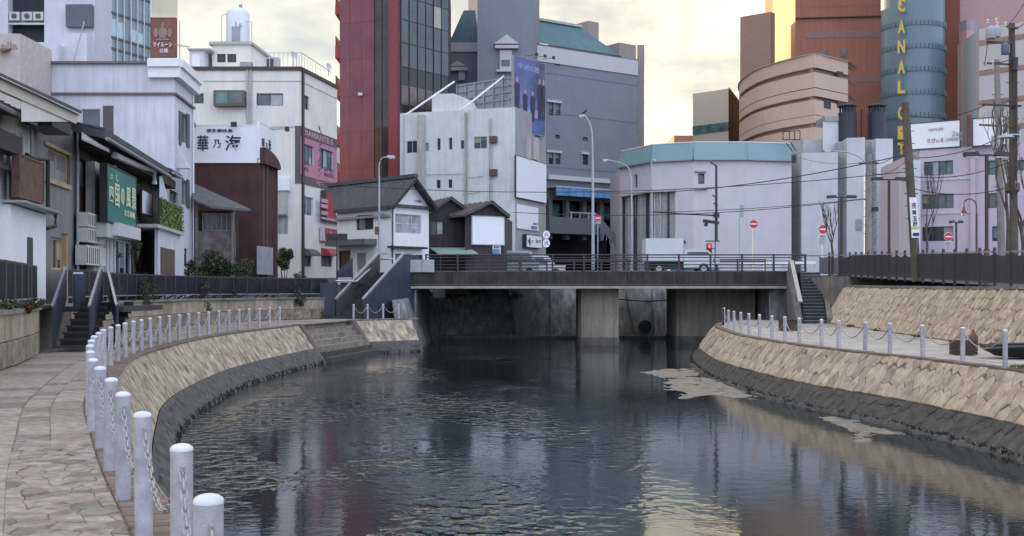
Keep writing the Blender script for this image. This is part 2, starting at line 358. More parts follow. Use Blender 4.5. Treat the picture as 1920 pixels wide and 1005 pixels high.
# end cheeks at the landing steps
for (u, rt) in ((uA, rwl), (uB, rw2)):
    a0 = edgeL.at(u); a1 = edgeL.at(u, ftL(u)); s = -0.35 if u == uB else 0.35
    b0 = edgeL.at(u + (0.4 if u == uA else -0.4)); b1 = edgeL.at(u + (0.4 if u == uA else -0.4), ftL(u))
    mb = MB(); k0 = edgeL.at(u, -0.4); k1 = edgeL.at(u + (0.4 if u == uA else -0.4), -0.4)
    mb.hexa([(k0.x, k0.y, -2), (a1.x, a1.y, -2), (b1.x, b1.y, -2), (k1.x, k1.y, -2), (a0.x - .3, a0.y, 0.03), (a0.x + .06, a0.y, 0.03), (b0.x + .06, b0.y, 0.03), (b0.x - .3, b0.y, 0.03)])
    mb.build('edge_coping', mat('cheek', (0.16, 0.12, 0.105), 0.85, noise=0.3), rt)
# landing steps
ls = thing('landing_steps', (-8.5, 55, WZ), 'broad stone landing steps going down into the river between two sloping walls', 'steps')
n = 8
for i in range(n):
    mb = MB(); off0 = -0.5 + i * 0.26; off1 = off0 + 0.30; zt = 0.0 - 0.24 * i - (0.0 if i else -0.01); prev = None
    for k in range(15):
        u = uA + 0.4 + (uB - uA - 0.8) * k / 14; cur = edgeL.at(u, off0), edgeL.at(u, off1)
        if prev: mb.hexa([(*prev[0], zt - 0.6), (*prev[1], zt - 0.6), (*cur[1], zt - 0.6), (*cur[0], zt - 0.6), (*prev[0], zt), (*prev[1], zt), (*cur[1], zt), (*cur[0], zt)])
        prev = cur
    mb.build('step', mat('step_stone', (0.30, 0.265, 0.22), 0.85, noise=0.35, scale=2.5, bump=0.4, dirt=(0.09, 0.08, 0.07)) if i < 5 else M_wet, ls)
# algae fringe at both waterlines
def fringe(path, u0, u1, off, n, seed, h=0.16, nm='algae_fringe'):
    rr = random.Random(seed); mb = MB()
    for i in range(n):
        u = u0 + (u1 - u0) * rr.random(); fo = off(u); q = path.at(u, fo + rr.uniform(-0.15, 0.02)); s = rr.uniform(0.02, 0.06); z = WZ + rr.uniform(-0.05, h * 0.25)
        a = rr.random() * 6.28; pts = [Vector((q.x + s * math.cos(a + k * 2.1) * rr.uniform(.6, 1.3), q.y + s * math.sin(a + k * 2.1), z)) for k in range(3)]
        tip = Vector((q.x - rr.uniform(0, .08), q.y, z + rr.uniform(0.4, 1) * h)); lo = Vector((q.x, q.y, z - 0.1))
        mb.add(pts + [tip, lo], [(0, 1, 3), (1, 2, 3), (2, 0, 3), (1, 0, 4), (2, 1, 4), (0, 2, 4)])
    o = mb.build(nm, M_algae); tag(o, 'dark ragged algae growing along the waterline', 'algae', kind='stuff'); return o
fr = lambda u: footL_off(u) * (1.66 / 1.95)
fringe(edgeL, uS, uA, fr, 2600, 11); fringe(edgeL, uB, uE, fr, 250, 12)

# ---------------- right bank
RE = [(10.6, -8), (11.0, 0), (11.1, 10), (10.95, 17), (10.45, 23.9), (10.22, 25.9), (9.93, 28.2), (9.45, 30.4), (8.95, 32.8), (8.52, 36.7), (8.33, 41.5), (8.45, 45.5), (9.25, 53.5), (10.6, 59.5), (12.5, 64.5)]
edgeR = Path(RE, -1)
footR = lambda u: 1.25
RB = [(14.1, -8), (14.1, 10), (14.05, 25), (14.05, 33), (14.1, 37), (14.4, 42), (15.0, 50), (15.7, 59)]
baseR = Path(RB, -1)
mb = MB(); prev = None
for i in range(121):
    u = edgeR.len * i / 120; e = edgeR.at(u, 0.02); xw = 17.2
    cur = (Vector((e.x, e.y, RW - 0.035)), Vector((xw, e.y, RW - 0.035)))
    if prev: mb.quad(prev[0], prev[1], cur[1], cur[0])
    prev = cur
walkR = struct('right_walkway', mb, M_mort)
ER = lambda u, v: Vector((*edgeR.at(u, -v), RW - 0.035))
u0R = edgeR.u_at_y(18)
def basex(y): return baseR.at(baseR.u_at_y(min(y, 58.9))).x
keepR = lambda c: c.x < basex(c.y) + 0.35 or c.y > 58
copeR = struct('right_coping', strip(edgeR, u0R, edgeR.len, 0, .31, RW - .03), M_mort)
lay(slabs(u0R, edgeR.len, 0.0, 0.3, 0.22, 0.3, 21, 0.1), ER, up_, 'brick', M_brick, copeR, 280, 0.05, 0.012, 0.006, seed=8, hj=0.15)
mb = MB()
for i in range(200):
    ua = u0R + (edgeR.len - u0R) * i / 200; ub = u0R + (edgeR.len - u0R) * (i + 1) / 200; a, b_ = edgeR.at(ua, 0.03), edgeR.at(ub, 0.03)
    mb.quad((*a, RW - 0.1), (*b_, RW - 0.1), (*b_, RW - 0.01), (*a, RW - 0.01))
mb.build('coping_face', M_brick, copeR)
lay(slabs(u0R, edgeR.len, 0.32, 7.2, 0.85, 0.62, 23, 0.35), ER, up_, 'paving_slab', mat('pale_paving', (0.44, 0.42, 0.40), 0.85, noise=0.2, scale=4, vary=0.2, bump=0.3, dirt=(0.22, 0.2, 0.17)), walkR, 260, 0.036, 0.01, 0.008, keep=keepR, seed=9, hj=0.1)
# stone facing of the river wall
rwr = thing('river_wall', (9, 35, WZ), 'sloping river wall of honey-coloured fitted stones under the right walkway', 'river wall')
slope(edgeR, u0R - 3, edgeR.len, RW - 0.05, -1.95, footR, 6, M_mort, 'backing', 0.0, 7, 0.0, 0.55, rwr)
Hs = math.hypot(1.25, 1.83)
def FR(u, v):   # v = 0..Hs down the slope
    t = v / Hs; q = edgeR.at(u, 1.25 * t); return Vector((q.x, q.y, RW - 0.05 - 1.78 * t))
def NR(u, v):
    q0 = edgeR.at(u, 0); q1 = edgeR.at(u, 1); d = (q1 - q0); return Vector((d.x * 1.83, d.y * 1.83, 1.25)).normalized()
M_hon = mat('honey_stone', (0.50, 0.42, 0.33), 0.85, noise=0.3, scale=4, vary=0.28, bump=0.6, bscale=22, dirt=(0.22, 0.15, 0.10))
lay(hexcells(u0R, edgeR.len, 0.0, Hs * 0.53, 0.37, 0.70, 0.12, 31), FR, NR, 'stone', M_hon, rwr, 295, 0.055, 0.018, 0.010, seed=10, hj=0.45)
slope(edgeR.offset(0.02), u0R - 3, edgeR.len, RW - 0.05, -1.9, footR, 8, M_wet, 'wet_course', 0.02, 8, 0.53, 1.0, rwr)
lay(hexcells(u0R, edgeR.len, Hs * 0.54, Hs * 0.97, 0.42, 0.5, 0.14, 33), FR, NR, 'wet_stone', M_wet, rwr, 150, 0.045, 0.02, 0.004, seed=11)
fringe(edgeR, u0R, edgeR.len, lambda u: 1.25 * (1.54 / 1.85), 4200, 13, 0.15)
# rubble toe, right
rr = random.Random(5); mb = MB()
for i in range(170):
    u = edgeR.u_at_y(20) + rr.random() * 30; q = edgeR.at(u, 1.08 + rr.uniform(-0.05, 0.14)); s = rr.uniform(0.07, 0.16)
    mb.lathe((q.x, q.y, WZ - 0.08), [(s * .8, 0), (s, s * .5), (s * .6, s * 1.1), (s * .15, s * 1.25)], 6)
tag(mb.build('toe_rubble', M_wet), 'small dark rocks at the foot of the right river wall', 'rocks', kind='stuff')
# upper retaining wall, right
urw = thing('retaining_wall', (15, 45, RW), 'upper retaining wall of small honey-coloured stones behind the right walkway', 'retaining wall')
def topz(y): return 1.55 + max(0, (y - 40)) * 0.006
def FU(u, v):
    q = baseR.at(u, -v * 1.0); return Vector((q.x, q.y, RW + (topz(q.y) - RW) * v))
def NU(u, v):
    d = baseR.at(u, 1) - baseR.at(u, 0); return Vector((d.x, d.y, 0.55)).normalized()
mb = MB(); n = 80
for i in range(n):
    ua = baseR.len * i / n; ub = baseR.len * (i + 1) / n; mb.quad(FU(ua, 0), FU(ub, 0), FU(ub, 1), FU(ua, 1))
mb.build('backing', M_mort, urw)
uu0 = baseR.u_at_y(30)
lay([[(q[0], q[1] / 1.95) for q in c] for c in hexcells(uu0, baseR.len, 0.0, 1.93, 0.32, 0.46, 0.16, 41)], FU, NU, 'stone', M_hon, urw, 295, 0.06, 0.022, 0.008, seed=12, hj=0.5)
mb = MB()
for i in range(n):
    ua = baseR.len * i / n; ub = baseR.len * (i + 1) / n; a = FU(ua, 1); b_ = FU(ub, 1)
    mb.hexa([a + Vector((-.04, 0, 0)), a + Vector((.35, 0, 0)), b_ + Vector((.35, 0, 0)), b_ + Vector((-.04, 0, 0))] + [a + Vector((-.04, 0, .1)), a + Vector((.35, 0, .1)), b_ + Vector((.35, 0, .1)), b_ + Vector((-.04, 0, .1))])
mb.build('capping', M_conc, urw)
# streets behind the walls
def groundz(y): return 1.6 + max(0, min(1, (y - 35) / 30)) * 0.75
mb = MB()
ys = [-10, 10, 30, 35, 40, 45, 50, 55, 59, 62, 66, 78]
for a, b_ in zip(ys, ys[1:]):
    mb.quad((basex(a) + 1.3, a, groundz(a)), (300, a, groundz(a)), (300, b_, groundz(b_)), (basex(b_) + 1.3, b_, groundz(b_)))
struct('right_street', mb, M_asph)
mb = MB(); yl = [-8, 0, 8, 16, 22, 27, 30.2, 37, 44, 52, 58, 62.7]
for a, b_ in zip(yl, yl[1:]): mb.quad((-300, a, LS), (wallL_x(a) - 0.02, a, LS), (wallL_x(b_) - 0.02, b_, LS), (-300, b_, LS))
mb.quad((-300, 62.7, LS), (-9.6, 62.7, LS), (-9.6, 67, LS + .2), (-300, 67, LS)); struct('left_street', mb, M_asph)
struct('far_ground', MB().quad((-3000, 80.5, 2.35), (3000, 80.5, 2.35), (3000, 4500, 2.35), (-3000, 4500, 2.35)).quad((-300, 66.9, 1.3), (-7.2, 66.9, 1.3), (-7.2, 80.5, 2.35), (-300, 80.5, 2.35)).quad((16.5, 66, 2.34), (300, 66, 2.34), (300, 80.6, 2.34), (16.5, 80.6, 2.34)), M_asph)
# left retaining wall: upper band of upright panels over a rough lower course
M_panel = mat('wall_panel', (0.40, 0.34, 0.265), 0.8, noise=0.2, scale=3, streak=0.3, vary=0.15, dirt=(0.16, 0.13, 0.1))
M_rough = mat('rough_stone', (0.30, 0.26, 0.20), 0.9, noise=0.4, scale=4, vary=0.25, bump=0.9, bscale=12, dirt=(0.10, 0.09, 0.07))
lrw = thing('retaining_wall', (-12, 35, 0), 'low retaining wall of upright beige panels between left walkway and street', 'retaining wall')
mb = MB(); n = 90
for i in range(n):
    a = wallL.at(wallL.len * i / n, -0.05); b_ = wallL.at(wallL.len * (i + 1) / n, -0.05); mb.quad((*a, -0.05), (*b_, -0.05), (*b_, LS - .02), (*a, LS - .02))
mb.build('backing', M_mort, lrw)
FW = lambda u, v: Vector((*wallL.at(u, -0.05), v))
NW = lambda u, v: Vector((*(wallL.at(u, 1) - wallL.at(u, 0)), 0))
uw0 = wallL.u_at_y(14)
st0, st1 = wallL.u_at_y(28.4), wallL.u_at_y(33.6)
flt = lambda cs: [c for c in cs if not (st0 < c[0][0] and c[2][0] < st1)]
lay(flt(slabs(uw0, wallL.len, 0.52, LS, 0.42, 0.6, 51, 0.03)), FW, NW, 'panel', M_panel, lrw, 150, 0.05, 0.008, 0.005, seed=13, hj=0.1)
lay(flt(slabs(uw0, wallL.len, 0.0, 0.51, 0.6, 0.6, 52, 0.3)), FW, NW, 'rough_block', M_rough, lrw, 110, 0.08, 0.03, 0.004, seed=14, hj=0.4)
mb = MB()
for i in range(n):
    a = wallL.at(wallL.len * i / n, 0.06); b_ = wallL.at(wallL.len * (i + 1) / n, 0.06); a2 = wallL.at(wallL.len * i / n, -0.35); b2 = wallL.at(wallL.len * (i + 1) / n, -0.35)
    mb.hexa([(*a, LS), (*b_, LS), (*b2, LS), (*a2, LS), (*a, LS + .09), (*b_, LS + .09), (*b2, LS + .09), (*a2, LS + .09)])
mb.build('capping', M_conc, lrw)
# mud flats in the river
M_mud = mat('mud', (0.21, 0.195, 0.17), 0.45, noise=0.5, scale=3, bump=0.8, bscale=30, dirt=(0.12, 0.11, 0.09))
from mathutils import noise as NZ
def flat(pts, lab, seed, z=0.02):
    w_ = [P(x, y, 7040 / (y - HY)) for x, y in pts]; w_ = [Vector((q.x, q.y)) for q in w_]; k = len(w_)
    x0, x1 = min(q.x for q in w_) - .3, max(q.x for q in w_) + .3; y0, y1 = min(q.y for q in w_) - .6, max(q.y for q in w_) + .6
    def sd(p):
        ins = False; best = 9.0
        for i in range(k):
            a_, b_ = w_[i], w_[(i + 1) % k]; t_ = max(0, min(1, (p - a_).dot(b_ - a_) / max((b_ - a_).length_squared, 1e-9))); best = min(best, (a_ + (b_ - a_) * t_ - p).length)
            if (a_.y > p.y) != (b_.y > p.y) and p.x < (b_.x - a_.x) * (p.y - a_.y) / (b_.y - a_.y) + a_.x: ins = not ins
        return best if ins else -best
    st_ = .07; nx, ny = int((x1 - x0) / st_) + 1, int((y1 - y0) / (st_ * 1.6)) + 1; vs = []; fs = []
    for j in range(ny):
        for i in range(nx):
            p = Vector((x0 + i * st_, y0 + j * st_ * 1.6)); n_ = NZ.noise(Vector((p.x * 2.2, p.y * 1.4, seed))) * .05 + NZ.noise(Vector((p.x * 8, p.y * 6, seed))) * .034
            vs.append((p.x, p.y, WZ + max(-.12, min(.022, sd(p) * .10)) + n_ * (1.0 if sd(p) > -.5 else .3)))
    for j in range(ny - 1):
        for i in range(nx - 1): q = j * nx + i; fs.append((q, q + 1, q + nx + 1, q + nx))
    tag(MB().add(vs, fs).build('mud_flat', M_mud, None, True), lab, 'mud', kind='structure')
flat([(1212, 698), (1235, 693), (1290, 691), (1318, 700), (1290, 708), (1240, 708)], 'pale thin mud flat nearest the pier', 1)
flat([(1250, 716), (1290, 706), (1340, 712), (1375, 726), (1420, 748), (1380, 746), (1335, 740), (1275, 747), (1280, 738), (1255, 728)], 'ragged mud flat at the bend of the right wall', 2)
flat([(1533, 782), (1580, 784), (1640, 800), (1680, 812), (1640, 815), (1610, 822), (1600, 806), (1560, 795)], 'long narrow mud flat beside the right wall', 3)
flat([(1606, 824), (1625, 822), (1642, 825), (1620, 828)], 'tiny mud flat beside the right wall', 4)
# ---------------- bollards and chains
M_bol = mat('bollard_paint', (0.47, 0.465, 0.52), 0.6, noise=0.22, scale=9, streak=0.12, vary=0.12, bump=0.25, bscale=70, dirt=(0.33, 0.315, 0.32))
M_cap = mat('bollard_cap', (0.66, 0.68, 0.73), 0.45, noise=0.1, scale=12)
M_chain = mat('chain_steel', (0.40, 0.40, 0.41), 0.45, 0.4, noise=0.2, scale=30)
proto = None
def bollard(x, y, z, lab, grp):
    global proto
    if proto is None:
        t = thing('bollard', (x, y, z), lab, 'bollard', grp)
        MB().lathe((x, y, z - .05), [(0.054, 0), (0.054, .816)], 20).build('post', M_bol, t, True)
        MB().lathe((x, y, z), [(0.0555, .762), (0.0555, .772), (0.051, .782), (0.038, .791), (0.02, .796), (0.004, .798)], 20).build('cap', M_cap, t, True)
        proto = t; return t
    r = copy_tree(proto, (x, y, z), lab, grp, rz=random.Random(round(y * 97)).uniform(0, 6)); q_ = random.Random(round(x * 89)); r.rotation_euler.x = R(q_.uniform(-.7, .7)); r.rotation_euler.y = R(q_.uniform(-.7, .7)); return r
def link_mesh():
    mb = MB(); pts = []
    for k in range(12):
        a = 2 * math.pi * k / 12; pts.append(Vector((0.030 * math.cos(a) + (0.010 if math.cos(a) > 0 else -0.010), 0.015 * math.sin(a), 0)))
    vs = []; fs = []; n = 12; r = 0.0055
    for i in range(n):
        d = (pts[(i + 1) % n] - pts[i - 1]).normalized(); s_ = d.cross(Vector((0, 0, 1)))
        for j in range(5): t = 2 * math.pi * j / 5; vs.append(pts[i] + s_ * math.cos(t) * r + Vector((0, 0, 1)) * math.sin(t) * r)
    for i in range(n):
        for j in range(5): fs.append((i * 5 + j, i * 5 + (j + 1) % 5, ((i + 1) % n) * 5 + (j + 1) % 5, ((i + 1) % n) * 5 + j))
    me = bpy.data.meshes.new('link'); me.from_pydata([tuple(v) for v in vs], [], fs); me.polygons.foreach_set('use_smooth', [True] * len(fs)); me.materials.append(M_chain); return me
LINK = link_mesh()
def chain(a, b_, near, lab, grp, sag=0.33):
    a = Vector(a); b_ = Vector(b_); d = (b_ - a); d.z = 0; d.normalize(); a = a + d * 0.062; b_ = b_ - d * 0.062
    pts = [a.lerp(b_, i / 24) - Vector((0, 0, sag * (1 - (2 * i / 24 - 1) ** 2))) for i in range(25)]
    t = thing('chain', tuple(a), lab, 'chain', grp)
    for e_, s_ in ((a, 1), (b_, -1)):
        hk = MB(); hk.tube([e_ - d * 0.01 * s_ + Vector((0, 0, .03)), e_ + d * .012 * s_ + Vector((0, 0, .02)), e_ + d * .012 * s_ - Vector((0, 0, .01))], 0.007, 5); hk.build('hook', M_chain, t)
    if near < 2:
        pa = Path(None, 1, None) if False else None
        L_ = [0]
        for p, q in zip(pts, pts[1:]): L_.append(L_[-1] + (q - p).length)
        pitch = 0.056 if near == 0 else 0.056; k = int(L_[-1] / pitch); j = 0
        for i in range(k):
            s_ = (i + 0.5) * L_[-1] / k
            while L_[j + 1] < s_: j += 1
            q = pts[j].lerp(pts[j + 1], (s_ - L_[j]) / (L_[j + 1] - L_[j])); dr = (pts[j + 1] - pts[j]).normalized()
            o = bpy.data.objects.new('link', LINK); C.objects.link(o); o.parent = t; o.location = q - a
            from mathutils import Matrix, Quaternion
            o.rotation_mode = 'QUATERNION'; o.rotation_quaternion = dr.to_track_quat('X', 'Z') @ Quaternion((1, 0, 0), R(90) if i % 2 else R(10))
    else: MB().tube(pts, 0.014, 5).build('links', M_chain, t)
BL = [(391, 924), (341, 830), (270, 770), (231, 733), (206, 707), (189, 686), (172.5, 671), (169, 657), (165, 645), (167, 636), (172, 628), (181, 622), (190, 616.5), (204, 612), (218, 607.8), (233.7, 603.9), (247.5, 600.9), (262.4, 598.2), (279.4, 595.8), (297, 593.2), (315, 590.9), (334, 588.9), (352.5, 587), (371, 585.4), (389, 583.9), (408, 582.3), (427, 580.8), (447, 579.4), (466, 578.2), (485, 577.1), (504, 576.1), (524, 575.2)]
pos = [(Xp(x, .74 * F / (y - HY)), .74 * F / (y - HY)) for x, y in BL]
# smooth the far ones
ps = pos[:]
for _ in range(3):
    for i in range(7, len(ps) - 1): ps[i] = tuple((ps[i - 1][k] + 2 * ps[i][k] + ps[i + 1][k]) / 4 for k in (0, 1))
pre = bol.at(bol.u_at_y(ps[0][1]) - 1.55)
prev = (pre.x, pre.y)
for i, (x, y) in enumerate(ps):
    bollard(x, y, 0, f'{ORD[i]}nearest white bollard of the row along the left walkway' if i < len(ps) - 1 else 'last white bollard of the left row before the landing steps', 'white bollards along the left walkway')
    if i < len(ps) - 1:
        x2, y2 = ps[i + 1]
        chain((x, y, .67), (x2, y2, .67), 0 if i < 8 else 2, f'chain slung between the {ORD[i]}nearest bollard and the next on the left', 'chains between the left bollards')
x, y = ps[0]; bollard(prev[0], prev[1], 0, 'white bollard standing just below the picture at lower left', 'white bollards along the left walkway')
chain((prev[0], prev[1], .67), (x, y, .67), 0, 'chain running from the nearest left bollard towards the viewer', 'chains between the left bollards')
far4 = [(658, 598), (681, 597.5), (703, 597), (717, 596.8)]
q4 = [(edgeL.at(uB + 0.5 + 0.95 * i, -0.3)) for i in range(4)]
for i, q in enumerate(q4):
    bollard(q.x, q.y, 0, ['leftmost', 'second', 'third', 'rightmost'][i] + ' of the four white bollards in front of the bridge stairs', 'four white bollards by the bridge stairs')
    if i < 3: chain((q.x, q.y, .67), (q4[i + 1].x, q4[i + 1].y, .67), 2, ['left', 'middle', 'right'][i] + ' chain between the four bollards by the bridge stairs', 'chains by the bridge stairs')
BR = [(1888, 23.6), (1803, 24.9), (1732, 26.6), (1673, 28.1), (1619, 29.7), (1574.5, 31.2), (1538, 32.9), (1501, 34.6), (1472.5, 36.4), (1447, 38.3), (1424, 40.2), (1405, 42.2), (1390, 44.2), (1377, 46.4), (1366, 48.6), (1358, 50.8), (1352, 53.0), (1349, 55.2)]
pr = [(Xp(x, y) + 0.35, y + 0.9) if False else (Xp(x, y), y) for x, y in BR]
pr = []
for (x, y) in BR:
    # on the walkway 0.35 m in from the edge, at the depth where the sight line x meets it
    best = min((abs(edgeR.at(u, -0.38).x / edgeR.at(u, -0.38).y - (x - 960) / F), u) for u in [edgeR.u[k] for k in range(0, len(edgeR.u))] if abs(edgeR.at(u).y - y) < 7)
    q = edgeR.at(best[1], -0.38); pr.append((q.x, q.y))
uu = []
for i, (x, y) in enumerate(pr):
    bollard(x, y, RW, f'{ORD[i]}nearest white bollard of the row along the right walkway' if i < len(pr) - 1 else 'farthest white bollard at the bend of the right walkway', 'white bollards along the right walkway')
    if i < len(pr) - 1: chain((x, y, RW + .67), (pr[i + 1][0], pr[i + 1][1], RW + .67), 2, f'chain slung between the {ORD[i]}nearest bollard and the next on the right', 'chains between the right bollards')
for i in range(len(pr)): print('BR', BR[i], [round(v, 2) for v in pr[i]])
# ================================================================ BUILDINGS
G_dark = mat('glass_dark', (0.035, 0.042, 0.055), 0.12, noise=0.3, scale=1.5, spec=0.6)
G_mid = mat('glass_grey', (0.10, 0.12, 0.14), 0.15, noise=0.4, scale=1.0, spec=0.6)
G_teal = mat('glass_teal', (0.10, 0.20, 0.22), 0.12, noise=0.5, scale=0.9)
G_milk = mat('glass_milky', (0.35, 0.39, 0.42), 0.3, noise=0.2, scale=1.5)
M_frame = mat('window_frame_dark', (0.06, 0.055, 0.06), 0.5)
M_frameL = mat('window_frame_light', (0.55, 0.56, 0.60), 0.5)
M_bluew = mat('painted_white_wall', (0.62, 0.64, 0.71), 0.75, noise=0.10, scale=0.8, streak=0.14)
M_cream = mat('cream_wall', (0.72, 0.70, 0.66), 0.8, noise=0.07, scale=0.9, streak=0.08)
M_creamd = mat('cream_dirty_wall', (0.46, 0.46, 0.44), 0.85, noise=0.12, scale=0.9, streak=0.15)
M_white = mat('white_paint', (0.78, 0.79, 0.82), 0.6, noise=0.05)
M_board = mat('white_board', (0.80, 0.82, 0.88), 0.35, noise=0.03)
M_black = mat('black_metal', (0.02, 0.02, 0.024), 0.5)
M_ink = mat('ink_navy', (0.025, 0.025, 0.07), 0.6, noise=0)
M_grey = mat('grey_metal', (0.30, 0.31, 0.33), 0.5, 0.3, noise=0.15)
M_rust = mat('rusty_steel', (0.16, 0.09, 0.07), 0.8, noise=0.4, scale=6)
M_tile = mat('dark_roof_tile', (0.055, 0.062, 0.075), 0.6, noise=0.3, scale=3, vary=0.2, bump=0.4)
M_wood = mat('dark_wood', (0.06, 0.042, 0.035), 0.8, noise=0.4, scale=3, streak=0.4)
M_timber = mat('pale_timber', (0.46, 0.36, 0.22), 0.7, noise=0.2)
WR = random.Random(12); BLINDS = [mat('blind_grey', (.22, .22, .23), .8), mat('blind_cream', (.32, .30, .25), .8), mat('blind_blue', (.16, .19, .23), .8)]
class Fac:
    def __init__(s, A, B):
        s.A = Vector(A[:2]); s.B = Vector(B[:2]); s.L = (s.B - s.A).length; s.d = (s.B - s.A) / s.L; s.n = Vector((s.d.y, -s.d.x))
    @staticmethod
    def px(x0, Y0, x1, Y1): return Fac((Xp(x0, Y0), Y0), (Xp(x1, Y1), Y1))
    def hit(s, px, py, o=0.0):
        """where the sight line through a photo pixel meets this wall plane (or one o metres in front of it)"""
        dx = (px - 960) / F; dz = -(py - HY) / F; Y = (s.A.x * s.n.x + s.A.y * s.n.y + o) / (dx * s.n.x + s.n.y)
        q = Vector((dx * Y, Y)) - s.A; return q.dot(s.d), EYE + dz * Y
    def rect(s, x0, y0, x1, y1, o=0.0):
        """pixel corners -> (s0, s1, z0, z1), heights taken at the middle"""
        a = s.hit(x0, (y0 + y1) / 2, o)[0]; b = s.hit(x1, (y0 + y1) / 2, o)[0]; xm = (x0 + x1) / 2
        return a, b, s.hit(xm, y1, o)[1], s.hit(xm, y0, o)[1]
    def p(s, px, py, o=0.0): return s.w(*s.hit(px, py, o), o)
    def w(s, a, z, out=0.0):
        q = s.A + s.d * a + s.n * out; return Vector((q.x, q.y, z))
    def box(s, mb, a0, a1, z0, z1, o0, o1):
        return mb.hexa([s.w(a0, z0, o1), s.w(a1, z0, o1), s.w(a1, z0, o0), s.w(a0, z0, o0), s.w(a0, z1, o1), s.w(a1, z1, o1), s.w(a1, z1, o0), s.w(a0, z1, o0)])
def wall_face(mb, f, z0, z1, holes, dep=0.16):
    ss = sorted({0.0, f.L} | {min(max(h[i], 0), f.L) for h in holes for i in (0, 1)}); zs = sorted({z0, z1} | {min(max(h[i], z0), z1) for h in holes for i in (2, 3)})
    for a, b in zip(ss, ss[1:]):
        for c, d in zip(zs, zs[1:]):
            m_, k_ = (a + b) / 2, (c + d) / 2
            if any(h[0] < m_ < h[1] and h[2] < k_ < h[3] for h in holes): continue
            mb.quad(f.w(a, c), f.w(b, c), f.w(b, d), f.w(a, d))
    for (a, b, c, d) in [h[:4] for h in holes]:
        for p, q in (((a, c), (b, c)), ((b, c), (b, d)), ((b, d), (a, d)), ((a, d), (a, c))):
            mb.quad(f.w(*p), f.w(*q), f.w(*q, -dep), f.w(*p, -dep))
def window(root, f, r, cols=2, rows=1, fm=None, gm=None, dep=0.16, fw=0.05, name='window', glaze=None):
    a, b, c, d = r; mb = MB(); fm = fm or M_frame; gm = gm or G_dark; o1 = -dep + 0.07; o0 = -dep
    f.box(mb, a, b, c, c + fw, o0, o1); f.box(mb, a, b, d - fw, d, o0, o1); f.box(mb, a, a + fw, c + fw, d - fw, o0, o1); f.box(mb, b - fw, b, c + fw, d - fw, o0, o1)
    for i in range(1, cols): m_ = a + (b - a) * i / cols; f.box(mb, m_ - fw / 2, m_ + fw / 2, c + fw, d - fw, o0, o1 - 0.01)
    for j in range(1, rows): m_ = c + (d - c) * j / rows; f.box(mb, a + fw, b - fw, m_ - fw / 2, m_ + fw / 2, o0, o1 - 0.015)
    o = mb.build(name, fm, root)
    for i in range(cols):
        g_ = gm if not glaze else glaze[i % len(glaze)]
        x0 = a + (b - a) * i / cols; x1 = a + (b - a) * (i + 1) / cols
        pm = MB(); pm.quad(f.w(x0, c, -dep + 0.02), f.w(x1, c, -dep + 0.02), f.w(x1, d, -dep + 0.02), f.w(x0, d, -dep + 0.02)); pm.build('pane', g_, o)
        if (x1 - x0) > .5 and (d - c) > .7 and rows == 1 and WR.random() < .45:
            hh_ = (d - c) * WR.uniform(.25, .75); bm_ = MB().quad(f.w(x0 + fw, d - fw - hh_, -dep + .028), f.w(x1 - fw, d - fw - hh_, -dep + .028), f.w(x1 - fw, d - fw, -dep + .028), f.w(x0 + fw, d - fw, -dep + .028)); bm_.build('blind_or_reflection', WR.choice(BLINDS), o)
    return o
def fpart(root, f, r, o0, o1, m, name, label=None):
    mb = MB(); f.box(mb, *r, o0, o1); return mb.build(name, m, root, label=label)
def house_body(root, corners, z0, z1, m, holes={}, roofm=None, dep=0.16, name='wall', cap=True):
    """corners: plan points, each consecutive pair seen left->right from outside"""
    mb = MB(); k = len(corners)
    for i in range(k):
        f = Fac(corners[i], corners[(i + 1) % k]); wall_face(mb, f, z0, z1, holes.get(i, []), dep)
    if cap: mb.add([(c[0], c[1], z1) for c in corners], [tuple(range(k))])
    return mb.build(name, m, root)
def block(root_loc, lab, cat, f, z0, z1, back, m, specs=(), name='building', side=None, sspecs=(), group=None, dep=0.16):
    """box building: front facade f, optional right side facade given by end point; specs: (pxrect, dict)"""
    t = thing(name, root_loc, lab, cat, group)
    if side is None: Bk = f.B + (-f.n) * back
    else: Bk = Vector(side)
    Ak = f.A + (Bk - f.B); fs = Fac(f.B, Bk)
    h0 = [f.rect(*s[0]) for s in specs]; h1 = [fs.rect(*s[0]) for s in sspecs]
    house_body(t, [f.A, f.B, Bk, Ak], z0, z1, m, {0: h0, 1: h1}, dep=dep)
    for ff, hs, sp_ in ((f, h0, specs), (fs, h1, sspecs)):
        for h, s in zip(hs, sp_): window(t, ff, h, dep=dep, **s[1])
    return t, fs
def sign(f, r, o0, o1, m, lab, cat='sign', name='sign', loc=None, bm=None, group=None):
    a, b, c, d = r; base = f.w((a + b) / 2, c, (o0 + o1) / 2); t = thing(name, tuple(base), lab, cat, group)
    mb = MB(); f.box(mb, a, b, c, d, o0, o1 - 0.02); mb.build('board', m, t)
    fr = MB(); fw = min(0.06, (b - a) * .03)
    f.box(fr, a - fw, b + fw, c - fw, c, o0, o1); f.box(fr, a - fw, b + fw, d, d + fw, o0, o1); f.box(fr, a - fw, a, c, d, o0, o1); f.box(fr, b, b + fw, c, d, o0, o1)
    fr.build('frame', bm or M_frame, t); return t
def ftext(t, f, s, pr, out, m, **k):
    a, b, c, d = f.rect(*pr); return text(s, f.w(a, c, out), (f.d.x, f.d.y, 0), (0, 0, 1), b - a, d - c, m, t, **k)
GB = 1.0
